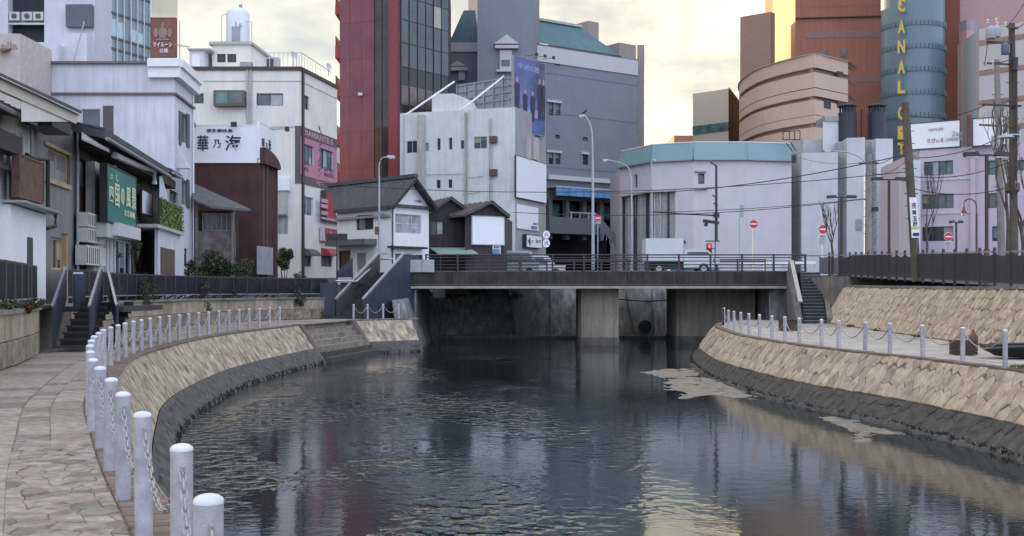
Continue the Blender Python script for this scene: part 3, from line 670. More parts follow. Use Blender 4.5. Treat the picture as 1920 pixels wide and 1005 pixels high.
# ---- large blue-white building behind the low shops
f5 = Fac.px(-60, 62, 327, 62); z5 = Zp(120, 62)
t5, s5 = block((-25, 62, GB), 'large bluish white building rising behind the low riverside houses', 'building', f5, GB, z5, 20, M_bluew,
    [((152, 204, 188, 262), dict(cols=1, fm=M_frameL, gm=G_mid))], side=(Xp(362, 67), 67),
    sspecs=[((341, 213, 350, 268), dict(cols=1, gm=G_mid, fm=M_frameL)), ((341, 338, 350, 385), dict(cols=1, gm=G_mid, fm=M_frameL)), ((343, 466, 352, 500), dict(cols=1, gm=G_mid))])
mb = MB(); f5.box(mb, 0, f5.L + .12, Zp(178, 62), Zp(174, 62), 0, 0.14); f5.box(mb, 0, f5.L + .2, z5, z5 + .12, -0.3, 0.2); s5.box(mb, 0.003, s5.L + .05, Zp(178, 62), Zp(174, 62), 0, 0.14); mb.build('moulding', mat('brown_trim', (0.16, 0.13, 0.13), .7), t5)
mb = MB(); s5.box(mb, -.25, s5.L + .3, z5 - .75, z5 - .2, 0.003, 0.35); s5.box(mb, -.25, s5.L + .3, z5 - .2, z5 + .22, -.2, 0.5); f5.box(mb, f5.L - 1.3, f5.L + .3, z5 - .75, z5 - .2, 0.003, .3); f5.box(mb, f5.L - 1.3, f5.L + .34, z5 - .2, z5 + .22, .01, .45); mb.build('cornice', M_white, t5)
for x in (62, 112, 213, 262): fpart(t5, f5, (f5.hit(x, 300)[0], f5.hit(x, 300)[0] + .025, GB, Zp(178, 62)), 0.0, .012, M_frameL, 'panel_joint')
fpart(t5, f5, f5.rect(193, 198, 212, 262, .05), 0.0, .05, mat('brown_shutter', (0.10, .085, .085), .7), 'shutter')
for x0, x1, ya, yb in ((337, 341, 209, 272), (351, 356, 214, 276), (337, 341, 333, 387), (351, 356, 337, 390)): fpart(t5, s5, s5.rect(x0, ya, x1, yb, .06), 0.003, .06, mat('olive_shutter', (0.09, 0.10, 0.10), .7), 'shutter')
mb = MB(); q = s5.w(s5.L - .3, 0, .08); mb.tube([(q.x, q.y, GB), (q.x, q.y, z5 - .8)], .05, 6); mb.build('drainpipe', M_white, t5)
# vent hood low on the side
mb = MB(); a = s5.rect(331, 275, 341, 318); mb.prism([s5.w(a[0], a[2], .003), s5.w(a[0], a[3], .003), s5.w(a[0], a[2], .7)], (s5.d.x * .5, s5.d.y * .5, 0)); mb.build('vent_hood', M_frameL, t5)
# ---- upper office tower behind, far left
fo = Fac.px(-80, 88, 178, 88)
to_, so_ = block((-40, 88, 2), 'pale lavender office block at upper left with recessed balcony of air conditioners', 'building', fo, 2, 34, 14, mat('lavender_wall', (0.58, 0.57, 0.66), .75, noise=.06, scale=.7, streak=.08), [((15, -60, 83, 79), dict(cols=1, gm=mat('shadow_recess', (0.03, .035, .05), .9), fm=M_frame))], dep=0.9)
r_ = fo.rect(15, 22, 83, 42); fpart(to_, fo, r_, -.75, -.3, M_grey, 'balcony_slab')
for x in (17, 41, 62):
    tt = thing('air_conditioner', tuple(fo.w(fo.hit(x, 40)[0], Zp(40, 88), -.3)), f'{dict([(17,"left"),(41,"middle"),(62,"right")])[x]} air conditioner unit on the recessed balcony at upper left', 'air conditioner', 'air conditioners on the high balcony')
    r_ = fo.rect(x, 22, x + 19, 38); fpart(tt, fo, r_, -.28, .0, mat('ac_shell', (0.50, .50, .49), .6), 'casing')
    c_ = fo.w((r_[0] + r_[1]) / 2, (r_[2] + r_[3]) / 2, 0.005); mb = MB(); mb.tube([c_, c_ + Vector((fo.n.x, fo.n.y, 0)) * .03], .2, 12); mb.build('fan', M_frame, tt)
fpart(to_, fo, fo.rect(15, 43, 83, 46, -.1), -.25, -.1, M_frameL, 'rail'); 
for x in (123,): fpart(to_, fo, fo.rect(123, 8, 172, 50, .5), .05, .5, mat('slate_box', (0.10, .11, .14), .6), 'dark_panel')
mb = MB(); fo.box(mb, *fo.rect(14, 82, 110, 200, 3), 0.3, 3); fo.box(mb, *fo.rect(112, 62, 163, 118, 2), 0.2, 2); mb.build('penthouse_wall', M_bluew, to_)
# glass curtain tower beside it
fg = Fac.px(178, 90, 281, 96); tg = thing('building', (Xp(230, 92), 92, 2), 'glass curtain wall building with slim white fins at upper left', 'building')
house_body(tg, [fg.A, fg.B, fg.B + Vector((-2, 15)), fg.A + Vector((-2, 15))], 2, 36, mat('tower_glass', (.16, .25, .29), .06, noise=.3, scale=.5, spec=.9))
for i in range(9):
    a = fg.L * i / 8; fpart(tg, fg, (a - .05, a + .05, 2, 36.1), 0, .12, M_white if i in (0, 8) else M_frameL, 'fin')
for j, y in enumerate((-20, 25, 71, 92)):
    z = Zp(y, 92); fpart(tg, fg, (0.0, fg.L, z - .09, z + .09), 0, .08, mat('spandrel', (0.05, .07, .09), .3), 'spandrel')
for i in range(8):
    if i in (0, 2, 3, 5, 6): 
        a = fg.L * i / 8 + .12; fpart(tg, fg, (a, a + fg.L / 8 * .8, Zp(70, 92), Zp(30 + i * 3, 92)), 0.0, .02, mat('sky_reflection', (.42, .56, .62), .08), 'blind_or_reflection')  # sky reflection painted on some panes as pale cyan sheets
# maroon rooftop sign with pale crest
fs_ = Fac.px(283, 84, 328, 84); sg = sign(fs_, (0, fs_.L, Zp(107, 84), Zp(34, 84)), -.4, 0, mat('maroon_sign', (0.22, .085, .06), .6, noise=.25, scale=1), 'maroon rooftop sign with pale crest and white script beside the glass building', bm=mat('maroon_sign'  , (0, 0, 0)))
M_crest = mat('crest_pale', (0.30, .19, .15), .6); mb = MB(); c_ = fs_.w(fs_.L * .5, Zp(62, 84), .02)
def disc(mb, c, f, rx, rz, n=14, o=.03):
    mb.prism([c + Vector((f.d.x, f.d.y, 0)) * rx * math.cos(6.2832 * k / n) + Vector((0, 0, rz * math.sin(6.2832 * k / n))) for k in range(n)], (f.n.x * o, f.n.y * o, 0))
for dx, dz, rx, rz in ((0, 0, .32, .42), (-.5, .02, .17, .33), (.5, .02, .17, .33), (0, .58, .13, .16), (0, -.45, .5, .09)): disc(mb, c_ + Vector((dx, 0, dz)), fs_, rx, rz)
mb.build('crest', M_crest, sg); ftext(sg, fs_, 'マイルーシ', (287, 79, 323, 88), .03, M_crest if False else M_white, name='lettering'); ftext(sg, fs_, '公路', (299, 91, 316, 99), .03, M_white)
mb = MB(); mb.box(Xp(280, 84), Xp(330, 84), 84, 84.4, 9, Zp(107, 84)); mb.build('base', M_bluew, sg)
# left edge pink building
fp = Fac.px(-40, 58, 38, 58); tp, _ = block((-26, 58, GB), 'beige pink building edge at far upper left with faint lettering', 'building', fp, GB, Zp(63, 58), 4, mat('pink_beige', (.50, .44, .42), .75)); 
ftext(tp, fp, 'ella', (2, 78, 33, 92), .01, mat('pink_dark', (.35, .27, .26), .7)); mb = MB(); a = fp.rect(0, 92, 22, 100); mb.prism([fp.w(a[0], a[3], .0), fp.w(a[1], a[3], 0), fp.w(a[1] - .2, a[2], .5), fp.w(a[0], a[2], .5)], (0, 0, .04)); mb.build('awning', M_rust, tp)
# ---- row of low houses on the left: facade line
LA = Vector((-13.1, 30)); LD = Vector((-3.9, 30)).normalized()
LN = Vector((LD.y, -LD.x))
def lineY(px, o=0.0): # depth where the sight line meets the facade line
    k = (px - 960) / F; Q = LA + LN * o; return (Q.x - LD.x / LD.y * Q.y) / (k - LD.x / LD.y)
def lf(x0, x1, out=0.0):
    y0, y1 = lineY(x0, out), lineY(x1, out); return Fac((Xp(x0, y0), y0), (Xp(x1, y1), y1))
def zl(px, py, o=0.0): return Zp(py, lineY(px, o))
M_grw = mat('grey_render', (0.24, 0.23, 0.235), .85, noise=.15, scale=1.2, streak=.2)
M_ofw = mat('offwhite_boards', (0.60, .59, .57), .8, noise=.15, scale=1.3, streak=.3)
def roof_slab(root, f, a0, a1, zlow, zhigh, over, back, m=None, th=.14, name='roof', battens=True):
    """single pitch roof, low edge in front"""
    mb = MB(); m = m or M_tile; lo0, lo1, hi0, hi1 = f.w(a0, zlow, over), f.w(a1, zlow, over), f.w(a0, zhigh, -back), f.w(a1, zhigh, -back); t = Vector((0, 0, th))
    mb.hexa([lo0, lo1, hi1, hi0, lo0 + t, lo1 + t, hi1 + t, hi0 + t]); o = mb.build(name, m, root)
    if battens:
        k = int((a1 - a0) / .45)
        for i in range(k + 1):
            a = a0 + (a1 - a0) * i / max(k, 1); mb = MB(); mb.bar(f.w(a, zlow + th + .02, over), f.w(a, zhigh + th + .02, -back), .09, .05); mb.build('tile_row', m, o)
    mb = MB(); mb.tube([f.w(a0, zlow, over + .06), f.w(a1, zlow, over + .06)], .06, 6); mb.build('gutter', M_grey, o); return o
# A: nearest gabled house (off-white) x 0-62
fa = lf(-70, 62); ta, _ = block(tuple(fa.w(0, LS)), 'shabby off-white riverside house at the left edge with brown sign and dark panel', 'house', fa, LS, zl(30, 205), 5, M_ofw, [((50, 318, 79 - 18, 395), dict(cols=1, gm=G_dark)), ((-10, 430, 40, 500), dict(cols=2, gm=G_dark, fm=M_frameL))])
roof_slab(ta, fa, -.3, fa.hit(62, 225, .7)[0], fa.hit(62, 232, .7)[1], fa.hit(62, 232, .7)[1] + 1.3, .7, 3.5, M_tile)
fpart(ta, fa, fa.rect(-20, 245, 42, 281, .45), .1, .45, M_black, 'dark_box_panel')
fpart(ta, fa, fa.rect(-40, 305, 30, 312, .3), .15, .3, M_black, 'rail')
for x in (6, 18, 33): 
    mb = MB(); q = fa.w(fa.hit(x, 400)[0], 0, .12); mb.tube([(q.x, q.y, LS), (q.x, q.y, zl(x, 250))], .045, 6); mb.build('pipe', M_grey, ta)
# porch lean-to
fa2 = lf(2, 88, .55); 
tb_ = thing('shed', tuple(fa2.w(0, LS)), 'low white lean-to shed with sloped top in front of the leftmost house', 'shed'); mb = MB(); a = fa2.rect(20, 400, 86, 520); mb.prism([fa2.w(a[0], LS, 0), fa2.w(a[1], LS, 0), fa2.w(a[1], zl(88, 412), 0), fa2.w(a[0], zl(20, 392), 0)], (-fa2.n.x * .5, -fa2.n.y * .5, 0)); mb.build('wall', M_white, tb_)
mb = MB(); mb.bar(fa2.w(a[0] - .2, zl(20, 388), .1), fa2.w(a[1] + .15, zl(88, 408), .1), .6, .06); mb.build('roof', M_grey, tb_); fpart(tb_, fa2, fa2.rect(53, 445, 62, 520, .03), 0, .03, M_frame, 'door')
bs = sign(lf(38, 82, .5), (0, lf(38, 82, .5).L, zl(60, 372, .5), zl(60, 300, .5)), -.2, 0, mat('brown_sign', (0.13, .075, .05), .75, noise=.3), 'plain brown box sign on the leftmost house', bm=M_rust)
# B: grey rendered house with timber windows x 62-138 under big barge board
fb = lf(62, 139); tb, _ = block(tuple(fb.w(0, LS)), 'grey rendered two-storey house with pale timber windows and big cream barge board', 'house', fb, LS, zl(100, 225), 6, M_grw, [((90, 282, 131, 342), dict(cols=2, fm=M_timber, gm=G_milk, fw=.1)), ((95, 446, 122, 506), dict(cols=3, fm=M_timber, gm=G_dark, fw=.07))])
fpart(tb, fb, fb.rect(86, 340, 135, 348, .1), 0, .1, M_timber, 'sill'); fpart(tb, fb, fb.rect(86, 276, 135, 282, .08), 0, .08, M_timber, 'lintel')
mb = MB(); hb = lambda px, py, o: fb.p(px, py, o)
mb.prism([hb(-30, 130, 1.0), hb(150, 215, 1.0), hb(143, 232, 1.0), hb(-30, 155, 1.0)], (-fb.n.x * .12, -fb.n.y * .12, 0)); mb.build('barge_board', mat('cream_board', (.62, .58, .50), .7, noise=.08), tb)
mb = MB(); mb.hexa([hb(-30, 128, 1.15), hb(152, 214, 1.15), hb(152, 214, -5), hb(-30, 128, -5), hb(-30, 122, 1.15), hb(154, 208, 1.15), hb(154, 208, -5), hb(-30, 122, -5)]); mb.build('roof', M_tile, tb)
mb = MB(); mb.add([hb(40, 180, .95), hb(130, 228, .95), hb(130, 228, -1.), hb(40, 228, .0), hb(40, 228, .95)], [(0, 1, 4), (1, 2, 3, 4)]); mb.build('gable_panel', M_cream, tb)
for x in (50, 137):
    mb = MB(); q = fb.w(fb.hit(x, 400)[0], 0, .14); mb.tube([(q.x, q.y, LS), (q.x, q.y, zl(x, 240))], .05, 6); mb.build('drainpipe', M_grey, tb)
mb = MB(); fb.box(mb, *fb.rect(98, 215, 133, 245, .9), .2, .9); mb.build('vent_box', M_black, tb)
mb = MB(); mb.tube([hb(50, 290, .3), hb(62, 297, .3), hb(90, 300, .3), hb(90, 395, .3), hb(104, 402, .3), hb(104, 424, .3), hb(88, 428, .3)], .06, 7); mb.build('black_pipe', M_black, tb)
def acunit(f, pr, lab, grp, out=.12):
    r = f.rect(*pr); t = thing('air_conditioner', tuple(f.w(r[0], r[2], out)), lab, 'air conditioner', grp); fpart(t, f, r, out, out + .35, mat('ac_shell', ()), 'casing')
    g_ = MB(); k = 7
    for i in range(k): a = r[0] + .06 + (r[1] - r[0] - .12) * i / (k - 1) * .62; f.box(g_, a - .01, a + .01, r[2] + .06, r[3] - .06, out + .35, out + .37)
    g_.build('grille', M_frame, t); return t
acunit(fb if False else lf(130, 175), (137, 402, 170, 428), 'upper air conditioner bolted between grey house and dark house', 'stacked air conditioners'); acunit(lf(130, 175), (137, 430, 170, 456), 'middle air conditioner in the stack beside the grey house', 'stacked air conditioners'); acunit(lf(130, 175), (134, 462, 172, 498), 'lowest air conditioner in the stack beside the grey house', 'stacked air conditioners')
# C: dark timber house with long tiled roof, x 139-300
fc = lf(139, 300); tcn, _ = block(tuple(fc.w(0, LS)), 'dark timber house with long black tiled roof and brown boarded upper wall', 'house', fc, LS, zl(220, 292), 6, M_wood, [((206, 450, 250, 520), dict(cols=4, gm=G_dark, fm=M_frameL)), ((256, 452, 268, 505), dict(cols=1, gm=G_dark)), ((143, 300, 172, 400), dict(cols=1, gm=mat('brown_boards', (.20, .105, .06), .8, streak=.4, noise=.3), fm=M_wood))])
roof_slab(tcn, fc, -.2, fc.hit(318, 308, 1.0)[0], fc.hit(160, 238, 1.0)[1], fc.hit(160, 238, 1.0)[1] + 1.2, 1.0, 5, th=.3)
fpart(tcn, fc, (0, fc.L, fc.hit(160, 262, .7)[1], fc.hit(160, 240, .7)[1]), .0, .7, M_wood, 'soffit')
mb = MB(); fc.box(mb, *fc.rect(176, 420, 206, 520, .25), .0, .25); fc.box(mb, *fc.rect(178, 305, 190, 420, .3), .0, .3); mb.build('pale_pier', M_ofw, tcn)
mb = MB(); fc.box(mb, *fc.rect(222, 423, 264, 446, 1.0), .3, 1.0); mb.build('canopy', M_frameL, tcn); fpart(tcn, fc, fc.rect(200, 420, 221, 446, .8), .3, .8, M_creamd, 'canopy_end')
for x, w_ in ((182, .06), (189, .08), (196, .05)):
    mb = MB(); q = fc.w(fc.hit(x, 400)[0], 0, .35); mb.tube([(q.x, q.y, LS), (q.x, q.y, zl(x, 310))], w_, 6); mb.build('duct', M_frameL, tcn)
mb = MB(); pts = [(172, 290), (200, 302), (228, 312), (250, 316), (254, 322), (254, 345)]; mb.tube([fc.w(fc.hit(*p)[0], fc.hit(*p)[1], .75) for p in pts], .12, 8); mb.build('duct', M_frameL, tcn)
mb = MB(); mb.hexa([fc.p(153, 262, 1.1), fc.p(205, 286, 1.1), fc.p(205, 276, .1), fc.p(153, 250, .1)] + [fc.p(153, 258, 1.1), fc.p(205, 282, 1.1), fc.p(205, 270, .1), fc.p(153, 244, .1)]); mb.build('small_canopy', M_grey, tcn)
fpart(tcn, fc, fc.rect(255, 345, 266, 420, .2), 0, .2, M_wood, 'post')
M_green = mat('green_sign', (0.02, 0.19, 0.16), .4, noise=.1)
fgs = lf(202, 256, .85); gs = sign(fgs, (0, fgs.L, zl(228, 420, .85), zl(228, 322, .85)), -.25, 0, M_green, 'large green sign with pale vertical Japanese lettering on the dark timber house', bm=M_black)
cw = mat('sign_cream', (.62, .68, .45), .6, noise=0)
for ch, r_ in (('四', (204, 350, 212, 378)), ('国', (215, 345, 223, 388)), ('の', (226, 352, 232, 385)), ('風', (236, 352, 244, 390)), ('景', (246, 353, 254, 394))): ftext(gs, fgs, ch, r_, .01, cw)
ftext(gs, fgs, 'さ', (206, 326, 210, 336), .01, cw); ftext(gs, fgs, 'し', (217, 328, 220, 341), .01, cw); ftext(gs, fgs, 'お食事処', (232, 396, 252, 408), .01, cw)
wsg = lf(267, 286, .5); sign(wsg, (0, wsg.L, zl(276, 402, .5), zl(276, 360, .5)), -.08, 0, M_board, 'small square white sign right of the green sign', bm=M_black)
# D: grey house with green hedge panel, x 285-341
fd = lf(284, 341); td, _ = block(tuple(fd.w(0, LS)), 'small grey shop house with leafy green balcony panel beside the white building', 'house', fd, LS, zl(312, 315), 5, mat('pale_grey_render', (.34, .335, .35), .85, noise=.1, streak=.15), [((318, 358, 333, 380), dict(cols=1, gm=G_dark)), ((302, 466, 328, 505), dict(cols=1, gm=mat('brown_door', (.10, .07, .06), .7)))])
roof_slab(td, fd, -.2, fd.hit(341, 328, .9)[0], fd.hit(325, 326, .9)[1], fd.hit(325, 326, .9)[1] + .8, .9, 2.5)
mb = MB(); mb.add([fd.p(299, 330, .9), fd.p(304, 330, .9), fd.p(318, 382, 1.0), fd.p(299, 382, 1.0)], [(0, 1, 2, 3)]); mb.build('curtain', mat('cloth', (.5, .52, .55), .9), td)
fpart(td, fd, fd.rect(296, 428, 346, 434, 1.2), .0, 1.2, M_creamd, 'balcony_slab'); fpart(td, fd, fd.rect(297, 436, 345, 520, 1.0), .85, 1.0, M_bluew, 'shop_front'); mb = MB(); fd.box(mb, *fd.rect(302, 466, 328, 515, 1.03), 1.0, 1.03); mb.build('shop_door', mat('brown_door', ()), td)
hg = fd.rect(299, 380, 341, 429, 1.04); th_ = thing('hedge_panel', tuple(fd.w(hg[0], hg[2], 1.1)), 'square panel of bright green ivy leaves on the small shop balcony', 'hedge')
fpart(th_, fd, hg, .98, 1.04, mat('hedge_back', (.03, .05, .02), .9), 'backing')
M_leafb = mat('bright_leaf', (.20, .30, .07), .6, noise=.6, scale=9)
rr = random.Random(77); mb = MB()
for i in range(900):
    a = rr.uniform(hg[0], hg[1]); z = rr.uniform(hg[2], hg[3]); o = rr.uniform(1.04, 1.14); s = .07
    v = [fd.w(a + rr.uniform(-s, s), z + rr.uniform(-s, s), o + rr.uniform(-.03, .05)) for _ in range(4)]; mb.add(v, [(0, 1, 2), (0, 2, 3)])
o = mb.build('foliage', M_leafb, th_); o['kind'] = 'stuff'
# ---- maroon restaurant with white billboard
M_mar = mat('maroon_wall', (0.085, 0.035, 0.032), .8, noise=.3, scale=1, streak=.2)
f6 = Fac.px(362, 69, 487, 69); z6 = Zp(305, 69); t6 = thing('restaurant', tuple(f6.w(0, GB)), 'dark maroon restaurant block under the white calligraphy billboard', 'restaurant')
f6s = Fac.px(487, 69, 519, 73)
house_body(t6, [f6.A, f6.B, f6s.B, f6s.B + Vector((-4.5, 1))], GB, z6, M_mar)
mb = MB(); prof = [f6s.w(0.02, Zp(400, 69), .02)]; A0 = f6s.w(0, z6, .25)
arc = [f6s.w(f6s.L * .95 * math.sin(t), z6 + .9 * math.cos(t), .02) for t in [k * math.pi / 2 / 10 for k in range(11)]]; mb.prism([f6s.w(0, z6 - .05, .02)] + arc + [f6s.w(f6s.L * .95, z6 - .05, .02)], (f6s.n.x * .3, f6s.n.y * .3, 0)); mb.build('curved_fin', M_mar, t6)
for k in (.12, .32, .92): fpart(t6, f6s, (f6s.L * k, f6s.L * k + .12, GB, z6), 0.005, .12, mat('brown_rib', (.14, .08, .07), .7), 'rib')
r_ = fpart(t6, f6s, f6s.rect(488, 463, 512, 515, .5), .3, .5, G_milk, 'glass_door')
# lean-to roof and veranda, on its left
fv = Fac.px(364, 66.5, 470, 66.5)
mb = MB(); mb.add([fv.p(362, 343, -1.5), fv.p(470, 392, .3), fv.p(392, 385, .6), fv.p(362, 372, .6), fv.p(362, 377, .6), fv.p(396, 390, .6), fv.p(470, 396, .3)], [(0, 1, 2, 3), (3, 2, 5, 4), (2, 1, 6, 5)]); mb.build('lean_to_roof', mat('slate_roof', (.11, .115, .13), .6, noise=.2, bump=.3), t6)
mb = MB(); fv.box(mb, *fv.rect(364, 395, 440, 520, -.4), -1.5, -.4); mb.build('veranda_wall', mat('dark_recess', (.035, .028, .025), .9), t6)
wv = window(t6, fv, fv.rect(377, 399, 432, 433), cols=6, fm=mat('weathered_wood', (.24, .19, .15), .8, noise=.3), gm=G_mid, dep=.3)
fpart(t6, fv, fv.rect(368, 434, 440, 500, -.1), -.38, -.1, mat('stained_board', (.17, .15, .14), .9, noise=.5, scale=2), 'balustrade')
for x in (366, 434): fpart(t6, fv, fv.rect(x, 380, x + 4, 520, -.05), -.3, -.05, mat('weathered_wood', ()), 'post')
# billboard
bb = sign(f6, (0.05, f6.L - .2, Zp(304, 69), Zp(236, 69)), -.2, .12, M_board, 'wide white billboard with black brush calligraphy on the maroon restaurant', 'billboard', 'billboard', bm=M_white)
for ch, r_ in (('博多華味鳥', (388, 242, 437, 249)), ('華', (371, 254, 392, 284)), ('乃', (401, 262, 415, 278)), ('海', (423, 254, 453, 283))): ftext(bb, f6, ch, r_, .125, M_ink)
bs2 = sign(f6s, (0.05, f6s.L * .98, Zp(302, 71), Zp(238, 71)), -.15, .0, M_board, 'narrow return face of the calligraphy billboard facing the river', 'billboard', 'billboard', bm=M_white)
for ch, r_ in (('華', (491, 259, 496, 276)), ('乃', (498, 268, 501, 280)), ('海', (503, 262, 508, 285))): ftext(bs2, f6s, ch, r_, .01, M_ink)
def spot(f, px, py, lab, grp='spotlights above the billboards', l=.5):
    a, z = f.hit(px, py); b_ = f.w(a, z, 0); t = thing('spotlight', tuple(b_), lab, 'spotlight', grp); mb = MB(); mb.bar(b_, f.w(a, z, l), .04); mb.build('arm', M_black, t)
    mb = MB(); f.box(mb, a - .16, a + .16, z - .14, z + .14, l, l + .2); mb.build('lamp_head', M_black, t)
spot(f6, 366, 237, 'left spotlight on top of the calligraphy billboard'); spot(f6, 443, 236, 'right spotlight on top of the calligraphy billboard'); spot(f6s, 508, 242, 'spotlight reaching out from the billboard return', l=.9); 
# ---- cream building with roof tank
f7 = Fac.px(340, 80, 563, 80); z7 = Zp(132, 80)
t7, s7 = block(tuple(f7.w(0, GB)), 'tall cream building with penthouse and white water tank on its roof', 'building', f7, GB, z7, 10, M_cream,
   [((362, 175, 382, 194), dict(cols=1)), ((481, 175, 531, 198), dict(cols=2, glaze=[G_mid, G_milk])), ((520, 405, 540, 440), dict(cols=2, fm=M_frameL, gm=G_milk))], side=(Xp(632, 87.4), 87.4),
   sspecs=[((567, 179, 579, 205), dict(cols=2, gm=G_mid)), ((567, 272, 588, 308), dict(cols=3, glaze=[G_milk, G_teal, G_milk])), ((600, 281, 624, 318), dict(cols=3, glaze=[G_mid, G_milk, G_teal])), ((567, 369, 587, 404), dict(cols=2, gm=G_mid, fm=M_frameL)), ((566, 470, 583, 500), dict(cols=1, gm=G_mid)), ((602, 473, 622, 500), dict(cols=1, gm=G_mid))])
mb = MB(); f7.box(mb, 0, f7.L + .1, z7, z7 + .25, -.3, .12); s7.box(mb, 0.13, s7.L, z7, z7 + .25, -.3, .12); mb.build('roof_edge', mat('dark_brown_trim', (.07, .045, .045), .7), t7)
for py in (152, 238): 
    for f, a in ((f7, 340), (s7, 570)): r_ = (0.0, f.L, Zp(py, 80) - .03, Zp(py, 80) + .03); fpart(t7, f, r_, 0, .03, M_creamd, 'ledge')
mb = MB(); f7.box(mb, *f7.rect(400, 169, 458, 198, .6), 0, .6); mb.build('bay_box', mat('olive_frame', (.11, .10, .08), .6), t7); ob = MB(); f7.box(ob, *f7.rect(405, 173, 427, 194, .62), .6, .62); ob.build('pane', G_teal, t7); ob = MB(); f7.box(ob, *f7.rect(429, 173, 455, 194, .62), .6, .62); ob.build('pane', G_mid, t7)
for x in (464, 471, 566):
    f = f7 if x < 563 else s7; mb = MB(); q = f.w(f.hit(x, 200)[0], 0, .1); mb.tube([(q.x, q.y, GB), (q.x, q.y, z7)], .07 if x < 500 else .1, 6); mb.build('drainpipe', M_creamd if x < 500 else mat('dark_brown_trim', ()), t7)
fpart(t7, f7, f7.rect(519, 333, 542, 357, .35), 0, .35, M_board, 'white_box'); fpart(t7, f7, f7.rect(517, 355, 538, 402, .25), 0, .25, M_creamd, 'box_vent')
# pink sign facade
ds = sign(s7, (s7.hit(559, 240)[0] + .0, s7.L - .1, Zp(350, 84), Zp(248, 84)), .004, .012, mat('sign_pink', (.46, .20, .28), .6, noise=.08), 'pink wall sign with dark bands reading DIAMANTE-S around two windows', bm=mat('sign_band', (.10, .085, .11), .6)) if False else thing('sign', tuple(s7.w(2, Zp(350, 84), 0)), 'pink wall sign with dark bands reading DIAMANTE-S around two windows', 'sign')
za, zb_ = s7.hit(595, 352)[1], s7.hit(595, 248)[1]; zt = s7.hit(595, 266)[1]; zbb = s7.hit(595, 336)[1]
PK = mat('sign_pink', (.46, .20, .28), .6, noise=.08); BD = mat('sign_band', (.10, .085, .11), .6)
mb = MB(); hs = [s7.rect(567, 272, 588, 308), s7.rect(600, 281, 624, 318)]
fz = Fac(s7.w(0, 0, .02), s7.w(s7.L - .1, 0, .02)); wall_face(mb, fz, zbb, zt, hs, .018); mb.build('pink_panel', PK, ds)
fpart(ds, s7, (0.0, s7.L - .1, zt, zb_), 0.004, .04, BD, 'dark_band'); fpart(ds, s7, (0.0, s7.L - .1, za, zbb), 0.004, .04, BD, 'dark_band'); fpart(ds, f7, (f7.L - .35, f7.L, za, zb_), 0.004, .04, BD, 'dark_band')
pkl = mat('sign_pink_light', (.55, .30, .38), .6)
def stext(s, r_, z0, z1, m, out=.045): text(s, s7.w(r_[0], z0, out), (s7.d.x, s7.d.y, 0), (0, 0, 1), r_[1] - r_[0], z1 - z0, m, ds)
stext('DIAMANTE-S', (.3, s7.L * .86), zt + .12, zb_ - .15, pkl); stext('IT WAS', (.25, 1.6), zbb + .75, zbb + 1.05, BD, .025); stext('LONG', (.25, 1.5), zbb + .35, zbb + .65, BD, .025); stext('KEEP YOU', (s7.L * .62, s7.L * .88), zbb + .75, zbb + 1.05, BD, .025); stext('BEAUTIFUL', (s7.L * .62, s7.L * .9), zbb + .35, zbb + .65, BD, .025); stext('spa', (s7.L * .4, s7.L * .6), za + .2, zbb - .15, pkl)
mb = MB(); rr = random.Random(3)
for k in range(26): c_ = s7.w(s7.L * .51 + rr.uniform(-.3, .3), zbb + .3 + k * .14, .022); disc(mb, c_, s7, rr.uniform(.05, .16), rr.uniform(.05, .14), 6, .01)
mb.build('floral_print', BD, ds)
# red restaurant sign and small red sign
rs = sign(s7, s7.rect(601, 362, 634, 416), .05, .45, mat('red_sign', (.36, .03, .05), .45, noise=.1), 'red box sign with white characters below the pink wall sign', bm=M_frame)
ftext(rs, s7, 'ゑ', (618, 367, 631, 405), .46, M_white); 
for y in (373, 383, 396): fpart(rs, s7, s7.rect(603, y, 615, y + 7, .45), .43, .45, pkl, 'print_patch')
fpart(rs, s7, s7.rect(603, 409, 632, 413, .45), .43, .45, pkl, 'print_patch'); mb = MB(); disc(mb, s7.p(631, 369, .45), s7, .28, .22); mb.build('gold_dot', mat('gold', (.5, .35, .12), .5), rs)
rs2 = sign(s7, s7.rect(599, 430, 634, 452), .05, .4, mat('red_sign', ()), 'long low red box sign above the street windows', bm=M_frameL); ftext(rs2, s7, '寿し', (606, 434, 622, 446), .405, mat('sign_pink_light', ()))
for x0, x1, m_, lab in ((566, 584, mat('grey_awning', (.10, .10, .12), .8), 'rounded dark grey awning over the left street window'), (602, 624, mat('red_sign', ()), 'rounded red awning over the right street window')):
    r_ = s7.rect(x0, 466, x1, 480); t = thing('awning', tuple(s7.w(r_[0], r_[2], .1)), lab, 'awning'); mb = MB(); vs = []
    for k in range(6):
        tt = k / 5 * math.pi / 2; vs.append(s7.w(r_[0], r_[2] + (r_[3] - r_[2]) * math.cos(tt) , .7 * math.sin(tt)))
    mb.prism([s7.w(r_[0], r_[2], 0)] + vs, (s7.d.x * (r_[1] - r_[0]), s7.d.y * (r_[1] - r_[0]), 0)); mb.build('canopy', m_, t)
